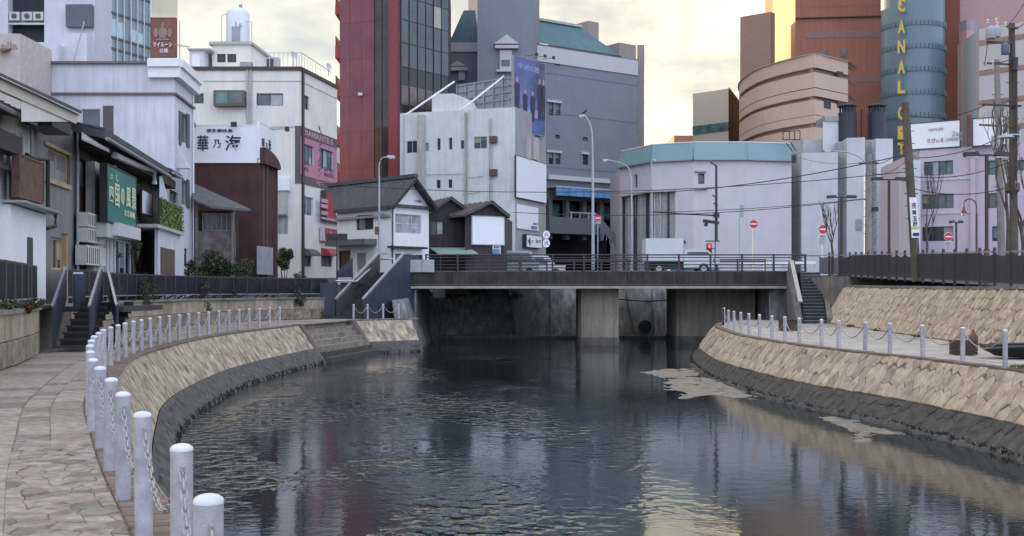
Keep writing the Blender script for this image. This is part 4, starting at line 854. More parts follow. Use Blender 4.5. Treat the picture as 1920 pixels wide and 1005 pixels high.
# roof structures
fph = Fac.px(398, 84, 470, 84); tph, sph = block(tuple(fph.w(0, z7)), 'cream rooftop penthouse with two barred windows', 'penthouse', fph, z7 - .3, Zp(84, 84), 6, M_cream, [((407, 101, 423, 117), dict(cols=5)), ((426, 101, 443, 117), dict(cols=5))], name='penthouse', side=(Xp(511, 90), 90))
mb = MB(); fph.box(mb, -.2, fph.L + .1, Zp(84, 84), Zp(84, 84) + .2, -3, .2); sph.box(mb, 0, sph.L + .2, Zp(84, 84), Zp(84, 84) + .18, -3, .18); mb.build('roof', M_creamd, tph)
fsh = Fac.px(355, 83, 383, 83); tsh, _ = block(tuple(fsh.w(0, z7)), 'small white rooftop shed left of the penthouse', 'shed', fsh, z7 - .2, Zp(94, 83), 3, M_bluew, name='rooftop_shed'); fpart(tsh, fsh, (-.1, fsh.L + .5, Zp(94, 83), Zp(94, 83) + .1), -2, .2, M_creamd, 'roof'); fpart(tsh, fsh, (.2, fsh.L * .7, z7, Zp(102, 83)), 0, .04, M_white, 'door')
tk = thing('water_tank', (Xp(446, 86), 86, Zp(84, 84)), 'white round water tank with domed top on the penthouse roof', 'water tank'); rt = 21.5 * 86 / F; zb0 = Zp(84, 86); zt0 = Zp(28, 86); c_ = (Xp(446, 86), 86, zb0)
MB().lathe(c_, [(rt * .95, 0), (rt, .2), (rt, zt0 - zb0), (rt * .93, zt0 - zb0 + .22), (rt * .7, zt0 - zb0 + .42), (rt * .2, zt0 - zb0 + .52), (.02, zt0 - zb0 + .53)], 28).build('shell', mat('tank_white', (.70, .72, .80), .45, noise=.04), tk, True)
MB().box(c_[0] - .25, c_[0] + .35, 86 - rt - .05, 86 - rt + .3, zb0 + .1, zb0 + 1.15).build('door', M_grey, tk)
mb = MB(); mb.tube([(c_[0] - rt - .25, 85.6, zb0), (c_[0] - rt - .25, 85.6, zt0 - .1), (c_[0] - rt + .2, 85.6, zt0)], .04, 5); mb.build('pipe', M_frameL, tk); mb = MB(); mb.tube([(c_[0] + rt + .25, 85.6, zb0), (c_[0] + rt + .25, 85.6, zb0 + 1.6), (c_[0] + rt - .2, 85.6, zb0 + 1.7)], .04, 5); mb.build('pipe', M_frameL, tk)
text('La', (c_[0] + .02, 86 - rt - .03, zt0 - 1.1), (1, 0, 0), (0, 0, 1), .5, .42, mat('tank_blue', (.3, .36, .55), .5), tk)
mb = MB(); mb.box(c_[0] + .1, c_[0] + .3, 85.9, 86.1, zt0 + .4, zt0 + .75); mb.build('hatch', M_grey, tk)
acu = thing('air_conditioner', (Xp(475, 81), 81, z7), 'rooftop air conditioner by the parapet of the cream building', 'air conditioner'); MB().box(Xp(452, 81), Xp(474, 81), 80.6, 81.1, z7 + .02, Zp(118, 81)).build('casing', M_grey, acu)
acu = thing('air_conditioner', (Xp(510, 82), 82, z7), 'taller rooftop air conditioner with dark grille by the railing', 'air conditioner'); MB().box(Xp(500, 82), Xp(524, 82), 81.7, 82.4, z7 + .02, Zp(109, 82)).build('casing', M_creamd, acu); MB().box(Xp(502, 82), Xp(515, 82), 81.65, 81.7, z7 + .1, Zp(112, 82)).build('grille', M_frame, acu)
rl = thing('railing', tuple(s7.w(0, z7)), 'thin white railing round the roof of the cream building', 'railing'); 
zr = z7 + 1.3
for i in range(15): q = s7.w(s7.L * i / 14, z7 + .2, -.5); MB().bar(q, (q.x, q.y, zr), .035).build('baluster', M_frameL, rl)
for i in range(8): q = f7.w(f7.L - 2.2 + 2.2 * i / 7, z7 + .2, -.5); MB().bar(q, (q.x, q.y, zr), .035).build('baluster', M_frameL, rl)
a_, b_, c2 = f7.w(f7.L - 2.2, zr, -.5), f7.w(f7.L, zr, -.5), s7.w(s7.L, zr, -.5); MB().bar(a_, b_, .05).build('rail', M_frameL, rl); MB().bar(b_, c2, .05).build('rail', M_frameL, rl)
for k, (x, y, lab) in enumerate(((551, 103, 'left satellite dish on the cream building railing'), (617, 125, 'right satellite dish on the cream building railing'))):
    Yd = 81 if k == 0 else 87; q = P(x, y, Yd); t = thing('satellite_dish', tuple(q), lab, 'satellite dish', 'satellite dishes on the roof railing'); mb = MB(); n_ = Vector((.75, -.6, .25)).normalized(); u_ = n_.cross(Vector((0, 0, 1))).normalized(); v_ = n_.cross(u_); vs = [q - n_ * .12]; 
    for rr_, dd in ((.14, -.08), (.28, 0)):
        vs += [q + n_ * dd + u_ * rr_ * math.cos(j * .5236) + v_ * rr_ * math.sin(j * .5236) for j in range(12)]
    mb.add(vs, [(0, 1 + j, 1 + (j + 1) % 12) for j in range(12)] + [(1 + j, 13 + j, 13 + (j + 1) % 12, 1 + (j + 1) % 12) for j in range(12)]); mb.build('reflector', M_frameL, t); MB().bar(q - n_ * .1, q - Vector((0, 0, .7)), .05).build('mast', M_grey, t)
# ---- red tower
M_red = mat('dusky_red_wall', (0.20, 0.068, 0.088), .7, noise=.12, scale=.5, streak=.12, hue=(.17, .062, .09))
M_redb = mat('bright_red_trim', (0.30, 0.035, 0.045), .6, noise=.15)
f8 = Fac.px(637, 135.8, 748, 133.0); f8r = Fac(f8.B, (Xp(842, 140.0), 140.0)); z8 = 40.7
t8 = thing('tower', tuple(f8.w(0, 2)), 'dusky red tower block with dark glass curtain wall and red balconies', 'tower')
h_strip = [f8.rect(701, -60, 714, 335), f8.rect(715, -60, 728, 335)]
house_body(t8, [f8.A, f8.B, f8r.B, f8r.B + Vector((-1, 24)), f8.A + Vector((0, 24))], 2, z8, M_red, {0: [(h[0], h[1], h[2], z8 - .2) for h in h_strip]})
for h in h_strip:
    window(t8, f8, (h[0], h[1], h[2], z8 - .2), cols=1, rows=9, fm=M_frame, gm=mat('bronze_glass', (.05, .035, .035), .1, noise=.5, scale=.5))
fpart(t8, f8, f8.rect(730, -60, 745, 480, .45), 0.0, .45, mat('pilaster_red', (.22, .04, .06), .6, noise=.15), 'pilaster', 'brighter red pilaster between the glass strips')
M_cg = mat('curtain_glass', (.055, .075, .09), .06, noise=.6, scale=.25, spec=.8); M_cgb = mat('curtain_glass_brown', (.09, .06, .045), .08, noise=.6, scale=.4, spec=.8)
a0 = .25; n_c = 6; rowsY = [-50, 8, 50, 92, 136, 168, 205, 260, 330]
for i in range(n_c):
    for j in range(len(rowsY) - 1):
        x0 = a0 + (f8r.L - a0 - .1) * i / n_c; x1 = a0 + (f8r.L - a0 - .1) * (i + 1) / n_c; z1_, z0_ = Zp(rowsY[j], 137.2), Zp(rowsY[j + 1], 137.2)
        dark = j >= 5; m_ = (mat('curtain_glass_black', (.012, .013, .018), .06, noise=.3) if (j == 4 or j > 5) else (M_cgb if j == 5 else M_cg))
        if (i, j) == (4, 1): m_ = mat('window_blind', (.42, .40, .34), .5)
        fpart(t8, f8r, (x0 + .04, x1 - .04, z0_ + .04, z1_ - .04), .0, .06 + .012 * ((i * 7 + j * 3) % 3), m_, 'glass_panel')
for i in range(n_c + 1): x0 = a0 + (f8r.L - a0 - .1) * i / n_c; fpart(t8, f8r, (x0 - .04, x0 + .04, 2, z8), 0, .16, M_frame, 'mullion')
for j, y in enumerate(rowsY): fpart(t8, f8r, (a0, f8r.L - .1, Zp(y, 137.2) - .04, Zp(y, 137.2) + .04), 0, .14, M_frame, 'transom')
mb = MB(); f8.box(mb, -.3, f8.L, z8, z8 + .5, -6, .2); f8r.box(mb, 0.3, f8r.L, z8, z8 + .4, -3, .2); mb.build('roof_edge', M_redb, t8)
for k, (ya, yb) in enumerate(((8, 22), (84, 104), (158, 178), (250, 268), (320, 335))):
    bt = MB(); z0_, z1_ = Zp(yb, 135.8), Zp(ya, 135.8); xL = f8.A.x; bt.box(xL - .6, xL + .0, 136.2, 145, z0_ - .2, z1_); bo = bt.build('balcony', M_redb, t8)
    mb = MB()
    for q in range(2): mb.box(xL - .57, xL - .5, 136.3, 136.4 + q * 3, z1_, z1_ + 1.1)
    mb.box(xL - .6, xL - .48, 136.2, 145, z1_ + 1.05, z1_ + 1.12); mb.build('balcony_rail', M_frameL, bo)
mb = MB(); q = f8.p(676, 177, .15); mb.box(q.x - .25, q.x + .25, q.y - .3, q.y + .15, q.z - .15, q.z + .15); mb.build('wall_lamp', M_frameL, t8)
# roof sign frame of red tower
mb = MB(); 
# ---- white utilitarian building with billboards
f9 = Fac.px(750, 121.8, 966, 117.6); z9 = Zp(203, 118.4); M_w9 = mat('grimy_white_wall', (.64, .68, .70), .8, noise=.08, scale=.9, streak=.12)
t9, s9 = block(tuple(f9.w(0, 2)), 'grimy white concrete building with small windows and rooftop billboard frame', 'building', f9, 2, z9, 8, M_w9,
  [((762, 264, 783, 287), dict(cols=2, fm=M_frameL)), ((797, 268, 804, 284), dict(cols=1, fm=M_frameL, gm=G_milk)), ((819, 259, 826, 282), dict(cols=1, fm=M_frameL)), ((841, 258, 848, 281), dict(cols=1, fm=M_frameL)), ((864, 263, 871, 279), dict(cols=1, gm=G_mid)), ((888, 256, 913, 279), dict(cols=2, fm=M_frameL, gm=mat('bronze_glass', ()))), ((818, 337, 826, 354), dict(cols=1, fm=M_frameL)), ((840, 336, 848, 353), dict(cols=1, fm=M_frameL))], side=(Xp(1023, 126.0), 126.0))
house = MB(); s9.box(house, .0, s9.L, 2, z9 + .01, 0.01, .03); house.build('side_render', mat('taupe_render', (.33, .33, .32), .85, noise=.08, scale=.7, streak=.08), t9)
fpart(t9, f9, f9.rect(782, 215, 795, 400, .5), 0.0, .5, M_creamd, 'chimney_duct')
mb = MB(); rf = [(810, 217), (810, 183), (822, 176), (850, 175), (868, 182), (882, 206), (882, 216)]; mb.prism([f9.p(*p, -.6) for p in rf], (-f9.n.x * 3, -f9.n.y * 3, 0)); mb.build('roof_housing', M_w9, t9)
for x, w_ in ((758, .05), (873, .1), (877, .06), (919, .06), (923, .04)): 
    mb = MB(); q = f9.w(f9.hit(x, 300)[0], 0, .12); mb.tube([(q.x, q.y, 3.5), (q.x, q.y, z9 - (1 if x > 900 else .3))], w_, 6); mb.build('pipe', M_creamd, t9)
for y in (255, 317): fpart(t9, f9, f9.rect(917, y, 930, y + 12, .45), .0, .45, M_rust, 'wall_box')
mb = MB()
for (xa, ya, xb, yb) in ((795, 328, 868, 326), (868, 335, 905, 330), (868, 365, 900, 360), (870, 385, 925, 380)): mb.bar(f9.p(xa, ya, .1), f9.p(xb, yb, .1), .03)
mb.build('cables', M_frame, t9)
# rooftop billboard, seen from behind, with poster on the river side
bf = thing('billboard', tuple(f9.w(5, z9)), 'grey steel back of a rooftop billboard with diagonal braces', 'billboard'); fb9 = Fac.px(858, 124.6, 962, 119.7); zA, zB = Zp(204, 121.8), Zp(152, 121.8)
for k in range(5): z = zA + (zB - zA) * k / 4; fpart(bf, fb9, (0, fb9.L, z - .07, z + .07), .02, .12, M_grey, 'rail')
fpart(bf, fb9, (0, fb9.L, zA, zB), -.06, .0, mat('blue_grey_sheet', (.30, .34, .38), .6, noise=.25, scale=1.5, streak=.3), 'sheet')
for k in range(7): a = fb9.L * k / 6; fpart(bf, fb9, (a - .05, a + .05, zA - .5, zB + .1), .0, .2, M_grey, 'upright')
for (p, q, Y0, Y1) in (((760, 216), (852, 153), 120.4, 123.2), ((868, 204), (945, 143), 118.3, 120.4)): MB().tube([P(*p, Y0), P(*q, Y1)], .1, 7).build('brace', M_white, bf)
# poster
fpo = Fac.px(964, 119.3, 1022, 124.0); po = sign(fpo, (0, fpo.L, Zp(250, 121.8), Zp(113, 121.8)), -.3, 0, mat('poster_blue', (.07, .13, .34), .4, noise=.5, scale=.5, hue=(.16, .14, .34)), 'tall blue and purple poster of a group of standing and seated figures in dark clothes', 'billboard', 'billboard', bm=M_grey)
def figp(x, y0, y1, m, hm, w_=.3):
    mb = MB(); r_ = fpo.rect(x - 3, y0, x + 3, y1); c = (r_[0] + r_[1]) / 2; z0, z1 = r_[2], r_[3]; H = z1 - z0
    pl = [(c - w_ * .35, z0), (c - .03, z0), (c, z0 + H * .45), (c + .03, z0), (c + w_ * .35, z0), (c + w_ * .5, z0 + H * .5), (c + w_ * .55, z0 + H * .8), (c + w_ * .2, z0 + H * .86), (c - w_ * .2, z0 + H * .86), (c - w_ * .55, z0 + H * .8), (c - w_ * .5, z0 + H * .5)]
    mb.prism([fpo.w(a, z, -.018) for a, z in pl], (fpo.n.x * .01, fpo.n.y * .01, 0)); mb.build('figure_print', m, po); mb = MB(); disc(mb, fpo.w(c, z0 + H * .93, -.018), fpo, w_ * .2, H * .075, 10, .012); mb.build('face_print', hm, po)
PD = mat('print_dark', (.02, .02, .05), .5); PS = mat('print_skin', (.45, .28, .22), .5); PB = mat('print_cyan', (.10, .35, .5), .5); PP = mat('print_lilac', (.35, .24, .5), .5)
for x, y0, y1 in ((970, 143, 222), (985, 168, 224), (999, 172, 228), (1012, 148, 225), (1019, 150, 226)): figp(x, y0, y1, PD, PS, .87)
for x, y, m_ in ((976, 212, PB), (993, 214, PB), (1006, 216, PP), (1017, 212, PP)): mb = MB(); fpo.box(mb, *fpo.rect(x - 4, y - 9, x + 4, y + 6, -.012), -.02, -.012); mb.build('seat_print', m_, po)
figp(974, 218, 250, M_white, PS, .9); ftext(po, fpo, '中洲の歌', (972, 122, 1012, 134), -.015, mat('print_pale', (.28, .36, .62), .5))
for k in range(3): spot(fpo, 985 + k * 16, 105 + k * 3, ['left', 'middle', 'right'][k] + ' floodlight above the blue figure poster', 'floodlights above the poster', 1.3)
mb = MB(); s9.box(mb, *s9.rect(988, 258, 996, 300, .3), .03, .3); s9.box(mb, *s9.rect(1001, 258, 1010, 300, .3), .03, .3); mb.build('poster_bracket', M_creamd, t9)
w1 = sign(s9, s9.rect(963, 300, 1020, 375), .1, .3, M_board, 'large blank white board under the figure poster', 'billboard', 'billboard', bm=M_frame)
w2 = sign(s9, s9.rect(967, 386, 1007, 430), .05, .15, M_board, 'smaller blank white board with a blue corner patch', 'billboard', 'billboard', bm=M_creamd); mb = MB(); s9.box(mb, *s9.rect(996, 424, 1007, 430, .16), .15, .16); mb.build('blue_patch', mat('patch_blue', (.10, .25, .5), .5), w2); ftext(w2, s9, '募集中', (997, 418, 1006, 422), .16, mat('red_text', (.5, .06, .08), .5))
w3 = sign(s9, s9.rect(979, 442, 1008, 464), .1, .5, M_board, 'small white lightbox sign with dark kana above the street', bm=M_black); ftext(w3, s9, 'もつ', (981, 449, 991, 456), .505, M_ink); ftext(w3, s9, 'なべ', (996, 449, 1006, 456), .505, M_ink); mb = MB(); s9.box(mb, *s9.rect(993, 446, 994.5, 460, .51), .5, .51); mb.build('stroke', M_ink, w3)
for ch, y, lab in (('八', 440, 'upper round white hanging sign at the corner of the grimy white building'), ('ペ', 456, 'lower round white hanging sign at the corner of the grimy white building')):
    fr_ = Fac.px(1018, 117.6, 1031, 117.6); q = fr_.w(fr_.L / 2, Zp(y, 117.6), 0); t = thing('sign', tuple(q), lab, 'sign', 'round signs on the corner'); mb = MB(); disc(mb, q, fr_, .36, .42, 18, -.12); mb.build('disc', M_board, t); ftext(t, fr_, ch, (1021, y - 4, 1028, y + 4), .01, M_ink)
# ---- blue-grey hotel with teal mansard
M_h = mat('hotel_wall', (.20, .225, .27), .8, noise=.06, scale=.4, streak=.05); M_hw = mat('hotel_trim', (.50, .50, .53), .7, noise=.05); M_teal = mat('teal_roof', (.075, .165, .20), .6, noise=.15, scale=.5, streak=.2)
f10 = Fac.px(1000, 158.2, 1195, 169.4); t10 = thing('hotel', tuple(f10.w(0, 2)), 'big blue-grey hotel with teal mansard roof and tall stair tower', 'hotel')
z10 = Zp(80, 158.2)
S10 = [((1029, 192, 1038, 216), 1), ((1042, 192, 1051, 216), 1), ((1029, 286, 1038, 308), 1), ((1042, 286, 1051, 308), 1), ((1093, 288, 1103, 309), 1), ((1040, 117, 1050, 123), 0), ((1041, 253, 1050, 260), 0), ((1093, 257, 1102, 264), 0)]
h10 = [f10.rect(*s[0]) for s in S10] + [(f10.hit(1022, 400)[0], f10.L - .5, 2.0, f10.hit(1100, 378)[1])]
backv = Vector((2, 30)); house_body(t10, [f10.A, f10.B, f10.B + Vector((1, 10)), f10.B + Vector((0, 38)), f10.A + Vector((0, 38))], 2, z10, M_h, {0: h10}, dep=.25)
for h, s in zip(h10, S10): window(t10, f10, h, cols=1, dep=.25, gm=G_dark if s[1] else G_mid)
fpart(t10, f10, (0, f10.L, z10 - 2.4, z10 - .3), .0, .15, M_hw, 'frieze')
for x0, x1, y in ((1026, 1054, 188), (1026, 1054, 282), (1091, 1105, 285)): fpart(t10, f10, f10.rect(x0, y, x1, y + 4, .3), 0, .3, M_hw, 'window_hood')
mb = MB(); B_ = f10; e = .3; zt = Zp(20, 158.2)
mb.add([B_.w(-.2, z10, .2), B_.w(B_.L * .83, z10, .2), B_.w(B_.L * .62, zt, -4.2), B_.w(-.2, zt, -4.2), B_.w(B_.L * .85, z10, -16), B_.w(B_.L * .62, zt, -12), B_.w(-.2, zt, -12)], [(0, 1, 2, 3), (1, 4, 5, 2), (3, 2, 5, 6)]); mb.build('mansard_roof', M_teal, t10)
fpart(t10, f10, (-.2, f10.L * .62 + .1, zt, zt + .35), -4.5, -3.9, M_creamd, 'roof_coping')
mb = MB(); f10.box(mb, *(f10.L * .82, f10.L * .93, z10 - .5, Zp(53, 178.0)), -12, -7); f10.box(mb, f10.L * .83, f10.L, z10 - 2.5, Zp(88, 170.8), -9, -.3); mb.build('roof_block', mat('taupe_block', (.30, .27, .26), .8), t10)
mb = MB(); mb.box(Xp(1195, 172.2), Xp(1208, 172.2), 172.2, 186, 2, Zp(84, 172.2)); mb.build('return_wing', mat('taupe_block', ()), t10)
# stair tower
ft = Fac.px(895, 152.6, 1000, 152.6); mb = MB(); house_body(t10, [ft.A, ft.B, ft.B + Vector((1, 9)), ft.A + Vector((1, 9))], 2, 46, M_h, name='stair_tower')
pw = ft.rect(937, 95, 960, 132); fpart(t10, ft, pw, 0, .3, M_hw, 'niche'); fpart(t10, ft, ft.rect(940, 112, 956, 124, .34), .3, .34, G_mid, 'louvre'); fpart(t10, ft, ft.rect(928, 84, 972, 90, .7), 0, .7, M_hw, 'cornice'); fpart(t10, ft, ft.rect(931, 130, 965, 134, .6), 0, .6, M_hw, 'cornice')
mb = MB(); mb.prism([ft.p(926, 84, 0), ft.p(973, 84, 0), ft.p(950, 67, 0)], (ft.n.x * .8, ft.n.y * .8, 0)); mb.build('pediment', M_hw, t10)
mb = MB(); q = P(865, 80, 162.4); fl = Fac.px(842, 159.6, 896, 159.6); zc1, zc0 = Zp(16, 159.6), Zp(80, 159.6)
mb.add([fl.w(0, zc0, .1), fl.w(fl.L + .2, zc0, .1), fl.w(fl.L + .2, zc0, -5), fl.w(0, zc0, -5), fl.w(fl.L * .5, zc1, -1), fl.w(fl.L * .9, zc1, -1), fl.w(fl.L * .9, zc1, -3), fl.w(fl.L * .5, zc1, -3)], [(0, 1, 5, 4), (1, 2, 6, 5), (2, 3, 7, 6), (3, 0, 4, 7), (4, 5, 6, 7)]); mb.build('cone_roof', M_teal, t10)
mb = MB(); fl.box(mb, 0, fl.L, 2, zc0, -6, -.1); mb.build('wing_wall', M_h, t10); fpart(t10, fl, (0, fl.L, Zp(97, 159.6), zc0), -.1, .1, M_hw, 'frieze'); fpart(t10, fl, fl.rect(845, 125, 876, 132, .7), 0, .7, M_hw, 'cornice'); mb = MB(); mb.prism([fl.p(843, 125, 0), fl.p(874, 125, 0), fl.p(858, 115, 0)], (fl.n.x * .6, fl.n.y * .6, 0)); mb.build('pediment', M_hw, t10); fpart(t10, fl, fl.rect(860, 132, 872, 150, .3), 0, .3, M_hw, 'niche')
mb = MB(); mb.box(Xp(878, 175.0), Xp(898, 175.0), 175, 179, 2, 50); mb.build('rear_tower', mat('sand_wall', (.5, .42, .3), .8), t10)
# ground floors: white band, blue glass canopy, terrace
a1, a2 = f10.hit(1022, 400)[0], f10.L; 
def f10b(y0, y1, o0, o1, m, nm, x0=1022, x1=1165): 
    fpart(t10, f10, (f10.hit(x0, 400)[0], f10.hit(x1, 400)[0], f10.hit(1090, y1)[1], f10.hit(1090, y0)[1]), o0, o1, m, nm)
f10b(333, 341, 0, .8, M_hw, 'ledge'); f10b(342, 355, 0, .3, mat('slate_band', (.13, .15, .17), .6), 'band')
can = mat('blue_canopy', (.13, .33, .60), .35, noise=.2, scale=.5)
for i in range(11): f10b(357, 372, 2.2, 2.35, can, 'canopy_panel', 1023 + i * 12.8, 1035.2 + i * 12.8)
f10b(355, 357, 0, 2.4, M_frameL, 'canopy_top')
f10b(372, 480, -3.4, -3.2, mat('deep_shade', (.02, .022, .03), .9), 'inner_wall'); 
for x in (1028, 1060, 1092, 1124, 1152): f10b(375, 450, -.6, .2, mat('slate_column', (.17, .18, .21), .7), 'column', x, x + 6)
for i, x in enumerate((1034, 1066, 1098, 1130)): f10b(383, 408, -1.4, -1.2, G_teal if i != 1 else G_dark, 'shop_glass', x, x + 25)
f10b(410, 440, -.5, 1.0, mat('slate_column', ()), 'terrace_front', 1022, 1110)
f10b(399, 401, .9, 1.0, M_frameL, 'terrace_rail', 1060, 1110)
for x in (1062, 1078, 1094, 1106): f10b(400, 412, .9, 1.0, M_frameL, 'terrace_post', x, x + 2)
mb = MB(); fz = Fac.px(1104, 140.0, 1165, 140.0); mb.prism([fz.p(1106, 405, 0), fz.p(1160, 470, 0), fz.p(1160, 445, 0), fz.p(1118, 400, 0)], (0, .3, 0)); mb.build('stair_flight', mat('slate_column', ()), t10)
for k in range(9): q = fz.hit(1110 + k * 5.5, 402 + k * 7.0); MB().bar(fz.w(q[0], q[1] - .9, -.05), fz.w(q[0], q[1] + .2, -.05), .04).build('baluster', M_frameL, t10)
# ---- white gabled house beside the bridge
f11 = Fac.px(733, 70, 804, 72.5); w11 = Fac.px(632, 74, 733, 70); G11 = 1.7
t11 = thing('house', tuple(f11.w(0, G11)), 'white two-storey gabled house with dark tiled roof beside the bridge', 'house')
ze = Zp(385, 71); zr_ = Zp(338, 71)
S = [((741, 402, 790, 438), dict(cols=3, rows=2, fm=M_frameL, gm=mat('curtain_window', (.40, .40, .44), .3, noise=.4, scale=2))), ((741, 476, 772, 500), dict(cols=2, gm=G_mid)), ((778, 478, 793, 500), dict(cols=1))]
S2 = [((667, 403, 700, 431), dict(cols=2, glaze=[G_mid, G_dark])), ((634, 470, 657, 512), dict(cols=1, gm=mat('red_brown_door', (.13, .04, .02), .6), fm=M_wood)), ((667, 474, 686, 512), dict(cols=1, gm=M_creamd, fm=M_creamd))]
hA = [f11.rect(*s[0]) for s in S]; hB = [w11.rect(*s[0]) for s in S2]
house_body(t11, [w11.A, w11.B, f11.B, f11.B + (w11.A - w11.B)], G11, ze, M_white, {0: hB, 1: hA})
for h, s in zip(hA, S): window(t11, f11, h, **s[1])
for h, s in zip(hB, S2): window(t11, w11, h, **s[1])
ctr = f11.w(f11.L * .5, zr_, .0); mb = MB(); mb.prism([f11.w(0, ze, 0), f11.w(f11.L, ze, 0), ctr], (-f11.n.x * .2, -f11.n.y * .2, 0)); mb.build('gable', M_white, t11)
bk = Vector((*(w11.A - w11.B), 0)) * 1.1; ov = Vector((f11.n.x, f11.n.y, 0)) * .5; dz = Vector((0, 0, .16))
def pitch(p0, p1, nm='roof'):
    ext = (p0 - p1) * .18; lo = p0 + ext; mb = MB(); e0 = bk * .88; e1 = bk * 1.42; a, b_, c, d = lo + ov, p1 + ov, p1 + e1, lo + e0; mb.hexa([a, b_, c, d, a + dz, b_ + dz, c + dz, d + dz]); o = mb.build(nm, M_tile, t11)
    k = 26
    for i in range(k + 1): MB().bar(lo + ov.lerp(e0, i / k) + dz * 1.12, p1 + ov.lerp(e1, i / k) + dz * 1.12, .07, .035).build('tile_row', M_tile, o)
pitch(f11.w(0, ze, 0), ctr); pitch(f11.w(f11.L, ze, 0), ctr)
MB().bar(ctr + ov * 1.1 + Vector((0, 0, .28)), ctr + bk * 1.42 + Vector((0, 0, .28)), .25, .22).build('ridge', M_tile, t11)
for p0 in (f11.w(0, ze, 0), f11.w(f11.L, ze, 0)): e_ = p0 + (p0 - ctr) * .18; MB().bar(e_ + ov * 1.05 + Vector((0, 0, -.02)), ctr + ov * 1.05 + Vector((0, 0, -.02)), .06, .24, up=(0, -1, 0)).build('barge_board', M_wood, t11)
fpart(t11, f11, (-.05, f11.L + .05, ze - .15, ze + .02), .01, .25, M_frame, 'eave_band'); fpart(t11, w11, (0, w11.L, ze - .3, ze - .12), 0.01, .3, M_frame, 'eave_band'); fpart(t11, w11, (0, w11.L, ze - .75, ze - .6), 0.01, .2, M_grey, 'gutter')
fpart(t11, f11, f11.rect(737, 462, 802, 466, .5), 0.01, .5, M_wood, 'canopy'); fpart(t11, w11, (0, w11.L * .75, Zp(459, 71), Zp(448, 71)), 0.01, .9, mat('grey_canopy', (.14, .14, .15), .7), 'canopy')
mb = MB(); q = f11.w(.05, 0, .1); mb.tube([(q.x, q.y, G11), (q.x, q.y, ze)], .05, 6); mb.build('drainpipe', M_frame, t11); ftext(t11, f11, 'とり田や', (776, 375, 790, 380), .02, M_frame)
tsb = thing('sign', (Xp(615, 66), 66, 1.3), 'flat black rectangular board on a thin post by the cream building', 'sign'); MB().box(Xp(612, 66), Xp(651, 66), 66, 66.1, Zp(451, 66), Zp(438, 66)).build('board', M_black, tsb); MB().tube([(Xp(631, 66), 66.15, 1.2), (Xp(631, 66), 66.15, Zp(440, 66))], .05, 6).build('post', M_frame, tsb)
# ---- dark sheds right of it
f12 = Fac.px(804, 75, 880, 76); f12b = Fac.px(872, 74, 946, 75.5); M_sh = mat('dark_shed', (.055, .045, .055), .8, noise=.25, scale=1.2, streak=.3)
t12 = thing('house', tuple(f12.w(0, 2)), 'dark brown gabled house with one small window next to the white gabled house', 'house'); S = [((808, 414, 832, 440), dict(cols=2, glaze=[G_dark, G_milk], fm=M_frame))]; h_ = [f12.rect(*s[0]) for s in S]; ze = Zp(400, 75)
house_body(t12, [f12.A, f12.B, f12.B + Vector((.5, 6)), f12.A + Vector((.5, 6))], 2, ze, M_sh, {0: h_}); window(t12, f12, h_[0], **S[0][1])
def gable(t, f, zlo, zhi, apex, m, rm, depth=6, over=.4):
    ap = f.w(f.L * apex, zhi, 0); mb = MB(); mb.prism([f.w(0, zlo, 0), f.w(f.L, zlo, 0), ap], (-f.n.x * .2, -f.n.y * .2, 0)); mb.build('gable', m, t)
    o_ = Vector((f.n.x, f.n.y, 0)); 
    for p0 in (f.w(0, zlo, 0), f.w(f.L, zlo, 0)):
        lo = p0 + (p0 - ap) * .15; mb = MB(); a, b_, c, d = lo + o_ * over, ap + o_ * over, ap - o_ * depth, lo - o_ * depth; mb.hexa([a, b_, c, d, a + Vector((0, 0, .14)), b_ + Vector((0, 0, .14)), c + Vector((0, 0, .14)), d + Vector((0, 0, .14))]); r_ = mb.build('roof', rm, t)
        for i in range(10): v = o_ * (over - (depth + over) * i / 9); MB().bar(lo + v + Vector((0, 0, .17)), ap + v + Vector((0, 0, .17)), .09, .05).build('tile_row', rm, r_)
gable(t12, f12, ze, Zp(373, 75), .5, M_sh, mat('brown_roof', (.12, .10, .10), .7, noise=.3))
t13 = thing('house', tuple(f12b.w(0, 2)), 'small dark gabled shed with a big blank white panel facing the river', 'house'); ze = Zp(404, 74.5); house_body(t13, [f12b.A, f12b.B, f12b.B + Vector((.5, 6)), f12b.A + Vector((.5, 6))], 2, ze, M_sh); gable(t13, f12b, ze, Zp(382, 75), .6, M_sh, mat('brown_roof', ()))
pn = sign(f12b, f12b.rect(884, 407, 943, 458), .02, .15, M_board, 'big blank white panel on the dark shed', 'billboard', 'billboard', bm=M_creamd); sp2 = sign(f12b, f12b.rect(923, 460, 937, 475), .02, .1, M_board, 'small white and blue notice under the blank panel', bm=M_white); mb = MB(); f12b.box(mb, *f12b.rect(923, 467, 937, 475, .105), .085, .105); mb.build('blue_patch', mat('patch_blue', ()), sp2); ftext(sp2, f12b, '募集中', (924, 461, 936, 466), .085, mat('red_text', ()))
aw = thing('awning', (Xp(850, 73), 73, 3), 'pale green sloping awning in front of the dark brown house', 'awning'); mb = MB(); mb.hexa([P(806, 466, 74.9), P(880, 466, 74.9), P(896, 477, 73), P(822, 477, 73)] + [P(806, 464, 74.9), P(880, 464, 74.9), P(896, 475, 73), P(822, 475, 73)]); mb.build('canopy', mat('pale_green', (.25, .36, .31), .6), aw)
for x in (826, 892): MB().bar(P(x, 476, 73.1), (Xp(x, 73.1), 73.1, 2.3), .05).build('post', M_frame, aw)
